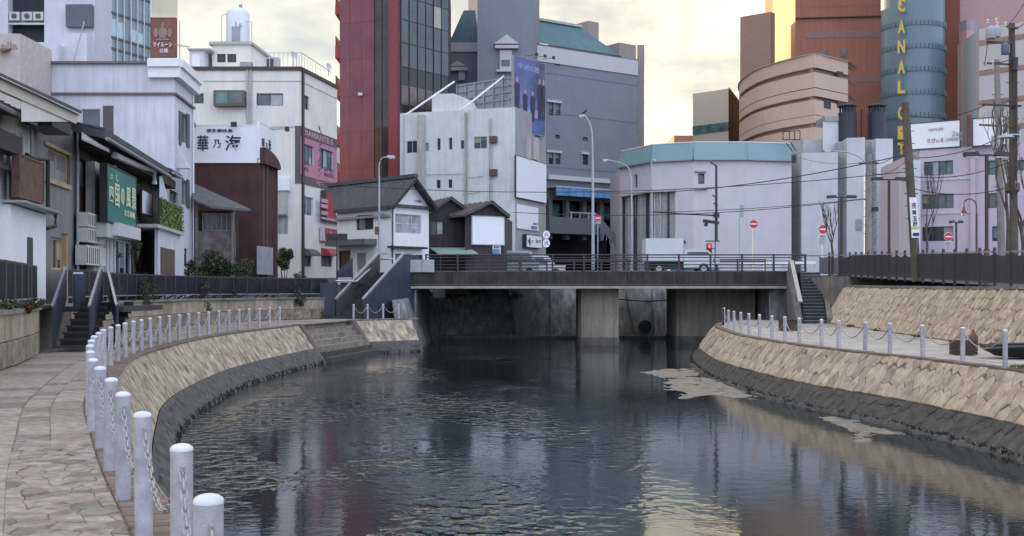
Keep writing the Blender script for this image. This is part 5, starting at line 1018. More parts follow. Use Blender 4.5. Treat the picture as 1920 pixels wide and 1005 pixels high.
# ---- lavender warehouse with teal parapet
M_lav = mat('lavender_panel_wall', (.56, .54, .585), .8, noise=.05, scale=.6, streak=.03)
pts = [(1162, 135), (1223, 128.5), (1300, 126.4), (1400, 126.4), (1484, 127.6)]; cs = [Vector((Xp(x, y), y)) for x, y in pts]
t14 = thing('building', tuple((*cs[1], 2.3)), 'windowless lavender building with pale teal parapet band behind the bridge', 'building')
fcs = [Fac(a, b) for a, b in zip(cs, cs[1:])]; zt = Zp(300, 127.0); holes = {0: [fcs[0].rect(1188, 327, 1195, 352), (fcs[0].hit(1166, 400)[0], fcs[0].L - .05, 2.3, fcs[0].hit(1190, 366)[1])], 1: [(.05, fcs[1].hit(1266, 400)[0], 2.3, fcs[1].hit(1240, 360)[1])], 2: [fcs[2].rect(1309, 325, 1321, 345)]}
house_body(t14, cs + [Vector((cs[-1].x + 1, 146)), Vector((cs[0].x, 148))], 2.3, zt, M_lav, holes, dep=.4)
window(t14, fcs[2], holes[2][0], cols=1, dep=.4); window(t14, fcs[0], holes[0][0], cols=1, dep=.4, gm=G_mid)
for f, h in ((fcs[0], holes[0][1]), (fcs[1], holes[1][0])):
    mb = MB(); f.box(mb, *h, -.42, -.4); mb.build('shop_front', mat('pale_panel', (.42, .42, .45), .7, noise=.2), t14)
    k = 5 if f is fcs[0] else 3
    for i in range(k + 1): a = h[0] + (h[1] - h[0]) * i / k; fpart(t14, f, (a - .08, a + .08, 2.3, h[3]), -.4, -.05, M_creamd if i % 2 else M_frame, 'pilaster')
    fpart(t14, f, (h[0] - .1, h[1] + .1, h[3], h[3] + .2), 0, .3, M_creamd, 'ledge')
M_tp = mat('teal_parapet', (.19, .31, .34), .6, noise=.06, scale=.5)
for i, f in enumerate(fcs):
    mb = MB(); zb2 = Zp(268, 127.0); mb.hexa([f.w(-.03, zt, .35), f.w(f.L + .03, zt, .35), f.w(f.L, zt, -.2), f.w(0, zt, -.2), f.w(.03, zb2, -.15), f.w(f.L - .03, zb2, -.15), f.w(f.L, zb2, -.6), f.w(0, zb2, -.6)]); mb.build('parapet', M_tp, t14)
    fpart(t14, f, (0, f.L, zt - .12, zt), .0, .38, M_grey, 'parapet_edge'); fpart(t14, f, (0, f.L, zb2, zb2 + .1), -.7, -.1, M_white, 'coping')
    for z in (5.0,): fpart(t14, f, (0, f.L, z, z + .04), 0, .03, M_frameL, 'panel_joint') if i else None
f = fcs[2]; fpart(t14, f, f.rect(1304, 319, 1325, 322, .3), 0, .3, M_creamd, 'window_hood'); fpart(t14, f, f.rect(1302, 352, 1327, 355, .25), 0, .25, M_creamd, 'sill')
# rooftop frame
ra = thing('lattice_frame', (Xp(1480, 127.0), 92, zt), 'black steel lattice frame at the right end of the teal parapet', 'frame'); 
for (a, b_) in (((1468, 247), (1468, 262)), ((1468, 247), (1500, 245)), ((1500, 245), (1500, 262)), ((1468, 262), (1500, 262)), ((1480, 246), (1480, 262)), ((1490, 246), (1490, 262)), ((1474, 268), (1486, 284)), ((1482, 266), (1492, 282))): MB().bar(P(*a, 126.2), P(*b_, 126.2), .09).build('strut', M_black, ra)
fpart(ra, Fac.px(1484, 126.1, 1492, 126.1), (0, .45, Zp(306, 126.1), Zp(290, 126.1)), 0, .3, M_black, 'box')
# ---- stepped lavender blocks
M_lav2 = mat('pale_lavender_wall', (.57, .57, .62), .8, noise=.06, scale=.6, streak=.05)
t15 = thing('building', (Xp(1580, 127.0), 92, 2.3), 'stepped pale lavender service building with vertical piers behind the right stairs', 'building')
def seg(x0, Y0, x1, Y1, ytop, dep_=10, m=M_lav2, nm='wall', z0=2.3): f = Fac.px(x0, Y0, x1, Y1); house_body(t15, [f.A, f.B, f.B + Vector((1, dep_)), f.A + Vector((1, dep_))], z0, Zp(ytop, (Y0 + Y1) / 2), m, name=nm); return f
fa_ = seg(1485, 131, 1506, 129.7, 262, 10, mat('grey_pier', (.36, .38, .41), .8, streak=.2)); fb_ = seg(1503, 127.5, 1571, 126.4, 286); fc_ = seg(1500, 134, 1552, 134, 262); fd_ = seg(1571, 127.8, 1590, 127.2, 265, 10, mat('grey_pier', ())); fe_ = seg(1588, 125.9, 1622, 125.3, 258); seg(1620, 128, 1643, 127.5, 262, 10, mat('grey_pier', ())); ff_ = seg(1642, 125.6, 1674, 125.6, 260); fg_ = seg(1672, 121.4, 1724, 120, 316); seg(1543, 129.7, 1573, 129.7, 228, 4, M_lav2, 'wall', 17)
mb = MB(); mb.box(Xp(1546, 129.7), Xp(1573, 129.7), 129.6, 133.5, Zp(228, 129.7), Zp(218, 129.7)); mb.build('vent_cap', M_grey, t15)
fpart(t15, fe_, fe_.rect(1604, 411, 1616, 432, .08), 0, .08, M_grey, 'louvre'); window(t15, fg_, fg_.rect(1681, 432, 1704, 446), cols=2, gm=G_teal, fm=M_frameL, dep=-.02); window(t15, fg_, fg_.rect(1676, 370, 1700, 382), cols=2, gm=G_milk, fm=M_frameL, dep=-.02)
for x, lab in ((1589, 'left of two black capped chimney stacks'), (1644, 'right of two black capped chimney stacks')):
    q = Vector((Xp(x, 129.7), 129.7, 0)); rdi = 17 * 129.7 / F; t = thing('chimney_stack', (q.x, q.y, Zp(262, 129.7)), lab + ' on the lavender building', 'chimney', 'black chimney stacks'); z0, z1 = Zp(264, 129.7), Zp(212, 129.7)
    MB().lathe((q.x, q.y, 0), [(rdi, z0), (rdi, z1)], 16).build('shaft', mat('stack_black', (.025, .027, .045), .5), t, False)
    for k in range(8): an = k * .785; MB().box(q.x + rdi * .85 * math.cos(an) - .05, q.x + rdi * .85 * math.cos(an) + .05, q.y + rdi * .85 * math.sin(an) - .05, q.y + rdi * .85 * math.sin(an) + .05, z1, z1 + .75).build('vent_post', M_black, t)
    MB().lathe((q.x, q.y, z1), [(rdi * .6, 0), (rdi * .6, .75)], 12).build('inner_duct', mat('stack_black', ()), t); MB().lathe((q.x, q.y, z1 + .72), [(rdi * 1.06, 0), (rdi * 1.06, .08), (rdi * .5, .3), (.02, .36)], 16).build('cap', mat('stack_black', ()), t)
# ---- shopping complex: striped drum, brick tower, blue cylinder
M_st = mat('striped_drum_wall', (.54, .40, .32), .8, noise=.06, scale=.2); M_sb = mat('striped_drum_band', (.36, .22, .17), .8)
def arcwall(cx_, cy_, r, a0, a1, z0, z1, n=24, r2=None):
    mb = MB(); p = [(cx_ + r * math.cos(a0 + (a1 - a0) * k / n), cy_ + r * math.sin(a0 + (a1 - a0) * k / n)) for k in range(n + 1)]; r2 = r2 or r
    q = [(cx_ + r2 * math.cos(a0 + (a1 - a0) * k / n), cy_ + r2 * math.sin(a0 + (a1 - a0) * k / n)) for k in range(n + 1)]
    for k in range(n): mb.quad((*p[k], z0), (*p[k + 1], z0), (*q[k + 1], z1), (*q[k], z1))
    return mb, p
t16 = thing('shopping_complex', (Xp(1500, 165), 165, 2.3), 'curved beige building with brown stripes in front of the brick tower', 'building')
# curved face from px 1386 (far) to 1528 (near), then flat to 1592
Yc = 150; xr = Xp(1528, 140); 
CV = [Vector((Xp(x, y), y)) for x, y in ((1387, 166), (1386, 161), (1396, 156), (1418, 150.5), (1448, 146.5), (1485, 143), (1528, 140))]; cv = catmull([tuple(v) for v in CV], 2.0); CE = [Vector((Xp(1590, 145), 145))]
def drum(z0, z1, out, m, nm):
    c_ = cv + CE; mb = MB(); n_ = len(c_); pin = []; 
    for i, p in enumerate(c_):
        d = (c_[min(i + 1, n_ - 1)] - c_[max(i - 1, 0)]).normalized(); nn = Vector((d.y, -d.x)); pin.append(p + nn * out)
    for a, b in zip(pin, pin[1:]): mb.quad((*a, z0), (*b, z0), (*b, z1), (*a, z1)); mb.quad((*a, z1), (*b, z1), (*(b + Vector((3, 6))), z1), (*(a + Vector((3, 3))), z1)); mb.quad((*a, z0), (*b, z0), (*(b + Vector((1, 2))), z0), (*(a + Vector((1, 1))), z0))
    e = pin[-1]; mb.quad((*e, z0), (e.x + 1, 160, z0), (e.x + 1, 160, z1), (*e, z1)); return mb.build(nm, m, t16)
Zd = lambda y: Zp(y, 141)
drum(2.3, Zd(104), -.5, M_sb, 'core')
for (ya, yb) in ((104, 129), (138, 166), (167.5, 182), (189, 217), (218, 232), (240, 300), (301, 330)): drum(Zd(yb), Zd(ya), 0, M_st, 'wall_band')
fdr = Fac(cv[-8], cv[-1]); fde = Fac(cv[-1], CE[0])
for x0, y0, x1, y1 in ((1480, 193, 1488, 208), (1497, 192, 1505, 205), (1446, 202, 1453, 214)): fpart(t16, fdr, fdr.rect(x0, y0, x1, y1, .12), -.1, .12, G_dark, 'window')
for x0, y0, x1, y1 in ((1546, 189, 1558, 203), (1570, 190, 1580, 202), (1570, 134, 1581, 141)): fpart(t16, fde, fde.rect(x0, y0, x1, y1, .08), -.1, .08, G_dark, 'window')
drum(Zd(104) + 0, Zd(103), .2, M_st, 'coping')
# brick tower
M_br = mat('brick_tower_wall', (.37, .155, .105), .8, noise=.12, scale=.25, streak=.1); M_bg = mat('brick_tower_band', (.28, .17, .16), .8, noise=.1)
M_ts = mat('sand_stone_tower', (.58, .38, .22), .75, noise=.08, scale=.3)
t17 = thing('tower', (Xp(1550, 185), 185, 2.3), 'huge brick-red tower with a curved sandy corner lit by the low sun', 'tower')
cL = [Vector((Xp(x, y), y)) for x, y in ((1449, 196), (1452, 191), (1459, 187), (1469, 182), (1480, 177.5), (1491, 173.5))]; cc = catmull([tuple(v) for v in cL], 2)
mb = MB()
for a, b in zip(cc, cc[1:]): mb.quad((*a, 2.3), (*b, 2.3), (*b, 60), (*a, 60))
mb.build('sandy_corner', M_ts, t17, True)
ftw = Fac(cc[-1], (Xp(1662, 172), 172)); mb = MB(); mb.quad(ftw.w(0, 2.3), ftw.w(ftw.L, 2.3), ftw.w(ftw.L, 60), ftw.w(0, 60)); e = ftw.w(ftw.L, 0); mb.quad((e.x, e.y, 2.3), (e.x + 2, e.y + 30, 2.3), (e.x + 2, e.y + 30, 60), (e.x, e.y, 60)); a = cc[0]; mb.quad((a.x, a.y, 2.3), (a.x + 3, a.y + 20, 2.3), (a.x + 3, a.y + 20, 60), (a.x, a.y, 60)); mb.build('brick_wall', M_br, t17)
for ya, yb in ((62, 74), (145, 157)): fpart(t17, ftw, (ftw.hit(1510, 100)[0], ftw.L, Zp(yb, 174), Zp(ya, 174)), 0, .04, M_bg, 'band')
fpart(t17, ftw, (0, ftw.L, Zp(37, 174), Zp(35, 174)), 0, .3, mat('dark_line', (.12, .06, .05), .8), 'ledge')
for x0, y0, x1, y1 in ((1538, 95, 1550, 104), (1577, 92, 1588, 106), (1500, 100, 1512, 106)): fpart(t17, ftw, ftw.rect(x0, y0, x1, y1, .08), 0, .08, G_mid, 'window')
for x in (1615, 1655): fpart(t17, ftw, ftw.rect(x - 1, 205, x + 1, 300, .1), 0, .1, mat('dark_line', ()), 'duct')
fs3 = Fac.px(1422, 180, 1444, 172); c3 = catmull([(Xp(1422, 182), 182), (Xp(1423, 177), 177), (Xp(1431, 173), 173), (Xp(1445, 171), 171)], 2); t18 = thing('tower', (*c3[0], 2.3), 'rounded sand-brown stair tower left of the brick tower', 'tower'); mb = MB()
for a, b in zip(c3, c3[1:]): mb.quad((*a, 2.3), (*b, 2.3), (*b, Zp(26, 172)), (*a, Zp(26, 172)))
mb.build('curved_wall', mat('stair_tower_wall', (.40, .27, .20), .8, noise=.05), t18, True)
fq = Fac(c3[-1], (Xp(1453, 172), 172)); fpart(t18, fq, (0, fq.L, 2.3, Zp(25, 172)), -5, 0, mat('stair_tower_side', (.30, .19, .16), .8), 'side_wall')
# blue cylinder
t19 = thing('tower', (Xp(1712, 158), 158, 2.3), 'blue-grey glass cylinder tower with yellow vertical lettering', 'tower'); rc = 57 * 160 / F + .1; cxx = Xp(1710, 160)
M_bc = mat('blue_cylinder', (.125, .19, .235), .3, noise=.08, scale=.2, spec=.5)
mb, _ = arcwall(cxx, 160, rc, math.pi, 2 * math.pi, 2.3, 60, 40); mb.build('glass_drum', M_bc, t19, True)
for k in range(6):
    z = Zp(27 + k * 43 + 22, 157); mb, _ = arcwall(cxx, 160, rc + .12, math.pi, 2 * math.pi, z - .07, z + .07, 40); mb.build('ring', mat('ring_grey', (.11, .165, .20), .5), t19)
    for j in range(24): an = math.pi * (1 + (j + .5) / 24); MB().box(cxx + (rc + .15) * math.cos(an) - .05, cxx + (rc + .15) * math.cos(an) + .05, 160 + (rc + .15) * math.sin(an) - .05, 160 + (rc + .15) * math.sin(an) + .05, z, z + .6).build('ring_post', mat('ring_grey', ()), t19)
M_yl = mat('yellow_letters', (.62, .42, .05), .5, noise=.1); lt = thing('sign', (cxx - 1.2, 155.5, 10), 'yellow vertical letters spelling CANAL CI down the blue cylinder', 'sign'); 
for ch, y0, y1 in (('C', -2, 24), ('A', 39, 64), ('N', 76, 101), ('A', 114, 139), ('L', 152, 176), ('C', 200, 226), ('I', 237, 262), ('T', 268, 290)):
    x_ = Xp(1683, 155.8); w_ = Xp(1696, 155.8) - x_; text(ch, (x_, 155.75, Zp(y1, 155.8)), (1, -.35, 0), (0, 0, 1), w_, Zp(y0, 155.8) - Zp(y1, 155.8), M_yl, lt, 'letter', ext=.25, bold=.04)
MB().bar((Xp(1689, 156.2), 156.0, Zp(290, 156)), (Xp(1689, 156.2), 156.0, 42), .1).build('rail', mat('ring_grey', ()), lt)
# walls right of it
t20 = thing('tower', (Xp(1780, 162), 162, 2.3), 'brick-red and rosy pink wall right of the blue cylinder', 'tower'); fA = Fac.px(1766, 164, 1800, 162); fB = Fac.px(1800, 162, 1840, 161)
house_body(t20, [fA.A, fA.B, fA.B + Vector((1, 20)), fA.A + Vector((1, 20))], 2.3, 60, mat('deep_brick', (.27, .10, .085), .8, noise=.1), name='brick_wall'); c4 = catmull([(Xp(1798, 161), 161), (Xp(1812, 159), 159), (Xp(1826, 159.3), 159.3), (Xp(1838, 162), 162), (Xp(1842, 168), 168)], 1.5); mb = MB()
zt4 = Zp(44, 160)
for a, b in zip(c4, c4[1:]): mb.quad((*a, 2.3), (*b, 2.3), (*b, zt4), (*a, zt4))
mb.build('pink_wall', mat('rosy_wall', (.46, .285, .29), .8, noise=.08, scale=.3), t20, True)
f_ = Fac.px(1800, 166, 1960, 166); fpart(t20, f_, (0, f_.L, 12, 60), -10, 0, mat('rosy_wall2', (.44, .27, .265), .8, noise=.06), 'upper_wall')
for ya, yb in ((40, 58), (135, 145)): 
    mb = MB(); 
    for a, b in zip(c4, c4[1:]): mb.quad((a.x, a.y - .05, Zp(yb, 160)), (b.x, b.y - .05, Zp(yb, 160)), (b.x, b.y - .05, Zp(ya, 160)), (a.x, a.y - .05, Zp(ya, 160)))
    mb.build('grey_band', mat('grey_rose_band', (.30, .27, .32), .8), t20)
t21 = thing('building', (Xp(1880, 150), 150, 2.3), 'pale building with thin brown stripes behind the utility poles', 'building'); f21 = Fac.px(1836, 152, 1960, 146); ft_ = thing
house_body(t21, [f21.A, f21.B, f21.B + Vector((1, 10)), f21.A + Vector((1, 10))], 2.3, Zp(48, 150), mat('pale_stripe_wall', (.50, .48, .49), .8, noise=.05, scale=.3))
for y in (70, 127, 184, 235): fpart(t21, f21, (0, f21.L, Zp(y + 9, 150), Zp(y, 150)), 0, .1, mat('brown_stripe', (.33, .21, .17), .8), 'stripe')
# grey building, small far block
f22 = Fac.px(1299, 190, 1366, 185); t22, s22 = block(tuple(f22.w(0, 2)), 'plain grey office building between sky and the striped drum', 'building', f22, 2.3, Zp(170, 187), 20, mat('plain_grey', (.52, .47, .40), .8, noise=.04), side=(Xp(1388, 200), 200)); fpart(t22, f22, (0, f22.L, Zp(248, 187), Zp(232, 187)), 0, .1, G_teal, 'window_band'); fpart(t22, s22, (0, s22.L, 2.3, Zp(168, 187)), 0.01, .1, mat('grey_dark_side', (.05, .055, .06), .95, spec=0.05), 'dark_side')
f23 = Fac.px(1264, 210, 1303, 210); block(tuple(f23.w(0, 2)), 'low brownish block at the horizon left of the grey office', 'building', f23, 2.3, Zp(254, 210), 10, mat('far_brown', (.30, .22, .20), .8))
# ---- pink-lavender building at right with long windows and billboard
M_pk = mat('pinkish_wall', (.56, .47, .56), .8, noise=.06, scale=.8, streak=.05, hue=(.50, .44, .53))
f24 = Fac.px(1724, 84, 1822, 82); f24b = Fac.px(1822, 82, 1965, 79)
t24 = thing('building', tuple(f24.w(0, 2.3)), 'pinkish lavender three-storey building with long dark window bands at right', 'building'); z24 = Zp(275, 82)
S = [((1733, 302, 1787, 328), dict(cols=4, glaze=[G_mid, G_milk, G_teal, G_teal])), ((1729, 364, 1788, 391), dict(cols=4, gm=G_mid)), ((1729, 425, 1787, 452), dict(cols=3, gm=G_dark))]; h_ = [f24.rect(*s[0]) for s in S]
Sb = [((1853, 300, 1890, 327), dict(cols=2, glaze=[G_teal, G_milk])), ((1853, 362, 1882, 390), dict(cols=2, gm=G_mid)), ((1860, 424, 1884, 452), dict(cols=1, gm=G_dark)), ((1892, 300, 1930, 320), dict(cols=2, gm=G_mid))]; hb_ = [f24b.rect(*s[0]) for s in Sb]
house_body(t24, [f24.A, f24.B, f24b.B, f24b.B + Vector((2, 14)), f24.A + Vector((1, 12))], 2.3, z24, M_pk, {0: h_, 1: hb_})
for h, s in zip(h_, S): window(t24, f24, h, **s[1])
for h, s in zip(hb_, Sb): window(t24, f24b, h, **s[1])
for y in (335, 398): fpart(t24, f24, (0, f24.L, Zp(y + 3, 83), Zp(y, 83)), 0, .06, M_frameL, 'ledge')
fpart(t24, f24b, (0, .3, 2.3, z24), .0, .3, M_pk, 'pier')
fcn = Fac.px(1712, 82, 1726, 82); fpart(t24, fcn, (0, fcn.L, 2.3, Zp(300, 82)), -3, 0, M_lav2, 'corner_wall')
b1 = sign(f24, (f24.hit(1708, 250)[0], f24.hit(1862, 250)[0] - 2.2, Zp(276, 83), Zp(228, 83)), -.2, .1, M_board, 'long white rooftop billboard with faint red script on the pinkish building', 'billboard', 'billboard', bm=mat('dark_brown_trim', ()))
ftext(b1, f24, 'HAKATA RIVER', (1742, 240, 1770, 245), .12, mat('faint_grey', (.35, .36, .45), .5)); ftext(b1, f24, 'りびぃる', (1740, 259, 1770, 268), .12, mat('faint_red', (.5, .15, .22), .5)); ftext(b1, f24, 'Zeal', (1785, 246, 1805, 255), .12, mat('faint_grey', ())); ftext(b1, f24, 'CONFIDENTIAL', (1773, 258, 1806, 264), .12, mat('faint_grey', ()))
fb2 = Fac.px(1822, 81.5, 1885, 80.5); b2 = sign(fb2, (.1, fb2.L, Zp(272, 81), Zp(222, 81)), -.2, .1, M_board, 'white billboard return right of the brown post', 'billboard', 'billboard', bm=mat('dark_brown_trim', ()))
MB().box(Xp(1815, 81.3), Xp(1821, 81.3), 81.2, 81.5, z24, Zp(214, 81)).build('post', M_rust, b2)
# ---- narrow block seen in a gap; two unseen blocks added to stop the low sun
fbk = Fac.px(630, 165, 652, 165); block(tuple(fbk.w(0, 2)), 'narrow pale block in the gap left of the red tower', 'building', fbk, 2.3, Zp(262, 165), 5, M_bluew)
fhb = Fac.px(372, 92, 600, 92); block(tuple(fhb.w(0, 2)), 'unseen grey block added behind the cream building to stop the low sun', 'building', fhb, 2.3, 17.0, 6, M_creamd)
fhc = Fac.px(372, 115, 628, 115); block(tuple(fhc.w(0, 2)), 'taller unseen grey block added further behind the cream building to stop the low sun', 'building', fhc, 2.3, 21.0, 15, M_creamd, side=(Xp(628, 130), 130))
# expansion joints and floor lines that break up the big plain walls
JM = mat('joint_line', (.26, .26, .28), .8, noise=0)
for f in fcs:
    k = int(f.L / 3)
    for i in range(1, k): 
        if f is fcs[2] and 1309 < 960 + (f.A.x + f.d.x * f.L * i / k) / (f.A.y + f.d.y * f.L * i / k) * F < 1321: continue
        fpart(t14, f, (f.L * i / k - .02, f.L * i / k + .02, 9.5 if f is fcs[0] or (f is fcs[1] and i < k * .62) else 2.3, zt - .13), 0, .012, mat('joint_soft', (.42, .41, .45), .8, noise=0), 'panel_joint')
for y in (150, 222, 320): fpart(t10, f10, (.0, f10.L, Zp(y, 165) - .05, Zp(y, 165) + .05), 0, .04, mat('hotel_joint', (.155, .175, .215), .8, noise=0), 'floor_line')
for k in range(1, 9): fpart(t8, f8, (0, f8.hit(700, 200)[0], z8 - k * 4.2 - .03, z8 - k * 4.2 + .03), 0, .02, mat('red_joint', (.155, .052, .07), .8, noise=0), 'floor_line')
for x in (656, 678): a_ = f8.hit(x, 200)[0]; fpart(t8, f8, (a_ - .03, a_ + .03, 2, z8), 0, .018, mat('red_joint', ()), 'panel_joint')
for k in range(1, 14): fpart(t17, ftw, (ftw.L * k / 14 - .03, ftw.L * k / 14 + .03, 20, 60), 0, .02, mat('brick_joint', (.30, .12, .085), .8, noise=0), 'panel_joint')
for k in range(8): fpart(t17, ftw, (0, ftw.L, 26 + k * 4.3, 26.06 + k * 4.3), 0, .02, mat('brick_joint', ()), 'panel_joint')
# ================================================================ BRIDGE, STAIRS, FENCES
M_brc = mat('bridge_concrete', (.062, .055, .052), .9, noise=.35, scale=1.3, streak=.45, bump=.4, dirt=(.03, .03, .028))
M_pier = mat('pier_concrete', (.30, .27, .215), .85, noise=.2, scale=1.0, streak=.3, bump=.3, dirt=(.13, .12, .10))
M_rail = mat('bridge_rail', (.055, .045, .052), .5, .2, noise=.2, scale=4)
M_lead = mat('girder_flange', (.36, .34, .31), .8, noise=.25, scale=1.5)
BX0, BX1 = -6.1, 16.6; ZD = 2.5
br = thing('bridge', (5, 70, WZ), 'low dark concrete road bridge with brown pipe railings crossing the river', 'bridge')
n = 9
for i in range(n):
    x0 = BX0 + (BX1 - BX0) * i / n; x1 = BX0 + (BX1 - BX0) * (i + 1) / n - .02
    MB().box(x0, x1, 66, 66.35, 1.76, 2.55).build('fascia_panel', M_brc, br)
MB().box(BX0, BX1, 66.25, 77, 1.95, 2.46).build('deck', M_asph, br)
MB().box(BX0, BX1, 66.36, 68.0, 2.46, 2.6).build('pavement', M_conc, br)
MB().box(BX0, BX1, 76.65, 77, 1.76, 2.55).build('fascia_panel', M_brc, br)
for k in range(5):
    y = 66.55 + k * 2.4; MB().box(BX0, BX1, y, y + .4, 1.62, 1.95).build('girder', M_brc, br)
MB().box(BX0 + .1, BX1 - .1, 65.9, 66.5, 1.60, 1.74).build('flange', M_lead, br)
mb = MB(); mb.tube([(BX0, 65.96, 1.80), (BX1, 65.96, 1.80)], .035, 6); mb.build('service_pipe', M_frame, br)
for Yr, z0 in ((66.2, 2.55), (76.8, 2.55)):
    for k, z in enumerate((.95, .80, .60, .40, .22)): MB().tube([(BX0 + 1.2 if Yr < 70 else BX0, Yr, z0 + z), (BX1, Yr, z0 + z)], .045 if k == 0 else .03, 6).build('rail', M_rail, br)
    k = 13
    for i in range(k): x = BX0 + 1.25 + (BX1 - BX0 - 1.3) * i / (k - 1); MB().box(x - .05, x + .05, Yr - .06, Yr + .06, z0 - .03, z0 + 1.0).build('rail_post', M_rail, br)
# piers with rounded noses
def pier(xa, xb, y0, y1, cut, nm):
    mb = MB(); r = (xb - xa) * cut; pl = [(xa, y0 + .9), (xa + .12, y0 + .25), (xa + r, y0), (xb, y0 + .05), (xb, y1), (xa, y1)]
    mb.prism([Vector((x, y, -1.2)) for x, y in pl], (0, 0, 3.0)); mb.build(nm, M_pier, br, False)
    mb = MB(); pl2 = [(x + (.04 if x > (xa + xb) / 2 else -.04), y - .04) for x, y in pl]; mb.prism([Vector((x, y, -3.5)) for x, y in pl2], (0, 0, 2.3)); mb.build('pier_foot', mat('pier_dark', (.14, .13, .115), .85, noise=.35, scale=2, streak=.4), br)
pier(Xp(1086, 67), Xp(1160, 67), 66.9, 70.5, .32, 'pier'); pier(Xp(1262, 70), Xp(1411, 70), 69.2, 73, .1, 'pier')
mb = MB(); mb.box(Xp(1411, 73), BX1, 73, 76, -3, 1.7); mb.box(14.6, BX1 + 1, 66.6, 77, -3, 1.75); mb.build('abutment', M_dconc, br); MB().box(BX0 - 1.5, -5.4, 66.3, 77, -3, 1.9).build('abutment', M_dconc, br)
gb = thing('control_box', (-5.2, 65.9, 2.5), 'pale grey steel cabinet at the left end of the bridge railing', 'cabinet'); MB().box(Xp(768, 65.9), Xp(791, 65.9), 65.85, 66.15, 2.52, Zp(487, 66)).build('left_door', mat('cabinet_grey', (.36, .39, .41), .5), gb); MB().box(Xp(792, 65.9), Xp(814, 65.9), 65.85, 66.15, 2.52, Zp(487, 66)).build('right_door', mat('cabinet_grey', ()), gb)
# far embankment seen under the bridge
em = thing('embankment', (4, 80, WZ), 'dark stained concrete embankment under and beyond the bridge', 'embankment')
xs = [-8.5, -5, -1.5, 1.8, 2.6, 6, 9.5, 13, 18]
for i in range(len(xs) - 1):
    z1 = 2.34; mb = MB(); y = 80 + (i % 2) * .25; mb.hexa([(xs[i], y - 2.2, -3), (xs[i + 1], y - 2.2, -3), (xs[i + 1], y + 1, -3), (xs[i], y + 1, -3), (xs[i], y - .3, z1), (xs[i + 1], y - .3, z1), (xs[i + 1], y + 1, z1), (xs[i], y + 1, z1)]); mb.build('wall_panel', M_dconc, em)
mb = MB(); mb.box(-8, 18, 77.2, 78.2, -3, -1.48); mb.build('footing', M_conc, em)
for x, w_ in ((Xp(975, 79), 1.6), (Xp(1195, 79), 1.1)):
    mb = MB(); mb.hexa([(x, 76.9, -3), (x + w_, 76.9, -3), (x + w_, 80, -3), (x, 80, -3), (x - .9, 79.5, 2.3), (x + w_ - .9, 79.5, 2.3), (x + w_ - .9, 80, 2.3), (x - .9, 80, 2.3)]); mb.build('buttress', M_conc, em)
mb = MB(); q = P(1210, 612, 77.6); mb.tube([(q.x, 77.5, q.z), (q.x, 78.6, q.z)], .42, 12); mb.build('drain_opening', M_black, em)
mb = MB(); mb.tube([(Xp(1160, 77), 77, .9), (Xp(1215, 77), 77, .75), (Xp(1262, 77), 77, .9)], .04, 5); mb.build('hanging_pipe', M_black, em)
mb = MB(); mb.box(Xp(775, 78.2), Xp(835, 78.2), 78.2, 79, 1.0, 1.8); mb.build('pale_panel', M_white, em)
# under-deck side wall, left of river between ramp and bridge
mb = MB(); mb.hexa([(-5.7, 61.9, -3), (-4.6, 62.3, -3), (-4.8, 77, -3), (-8, 77, -3), (-6.4, 62.6, .9), (-5.75, 62.6, .9), (-6.0, 77, 1.7), (-8, 77, 1.7)]); mb.build('side_wall', M_dconc, em)
# ---- bridge stairs on the left
M_navy = mat('navy_panel', (.045, .055, .085), .55, noise=.25, scale=1.5, streak=.2); M_step = mat('stair_dark', (.05, .05, .055), .8, noise=.3, scale=4); M_hr = mat('handrail_silver', (.42, .44, .50), .35, .6)
bs_ = thing('stairs', (-8.5, 61, 0), 'dark navy stairs with silver handrails climbing from the left walkway to the bridge', 'stairs')
S0 = Vector((Xp(655, 61.5), 61.5, 0)); S1 = Vector((Xp(733, 65.6), 65.6, 2.5)); dd = Vector((S1.x - S0.x, S1.y - S0.y, 0)); wv_ = Vector((dd.y, -dd.x, 0)).normalized()
n = 15
for i in range(n):
    a = S0 + dd * (i / n); b_ = S0 + dd * ((i + 1.15) / n); z = 2.5 * (i + 1) / n; W0, W1 = wv_ * -.75, wv_ * .75
    MB().hexa([a + W0 + Vector((0, 0, z - .22)), a + W1 + Vector((0, 0, z - .22)), b_ + W1 + Vector((0, 0, z - .22)), b_ + W0 + Vector((0, 0, z - .22)), a + W0 + Vector((0, 0, z)), a + W1 + Vector((0, 0, z)), b_ + W1 + Vector((0, 0, z)), b_ + W0 + Vector((0, 0, z))]).build('step', M_step, bs_)
for s in (-.8, .8):
    o_ = wv_ * s; p = [S0 + o_ + Vector((0, 0, -.0)), S0 + o_ + Vector((0, 0, 1.0)), S1 + o_ + Vector((0, 0, 1.0)), S1 + o_ + dd * .3 + Vector((0, 0, 1.0)), S1 + o_ + dd * .3 + Vector((0, 0, -2.5))] if s > 0 else [S0 + o_, S0 + o_ + Vector((0, 0, 1.0)), S1 + o_ + Vector((0, 0, 1.0)), S1 + o_ + Vector((0, 0, -.4))]
    MB().prism(p, wv_ * .08).build('side_panel', M_navy if s > 0 else mat('dark_panel_grey', (.06, .06, .065), .6), bs_)
    h = MB(); pts = [S0 + o_ * 1.03 + Vector((0, 0, 1.05)), S1 + o_ * 1.03 + Vector((0, 0, 1.06)), S1 + o_ * 1.03 + dd * .25 + Vector((0, 0, 1.08))]
    h.bar(pts[0], pts[1], .12, .10); h.bar(pts[1], pts[2], .12, .10); h.build('handrail', M_hr, bs_)
o_ = wv_ * -1.5 + Vector((-1.2, 0, 0)); MB().prism([S0 + o_ + Vector((-.3, .1, 0)), S0 + o_ + Vector((-.3, .1, 1.9)), S0 + Vector((.0, .3, 1.9)) - wv_ * .9, S0 + Vector((.0, .3, 0)) - wv_ * .9], (0, .1, 0)).build('end_panel', M_navy, bs_)
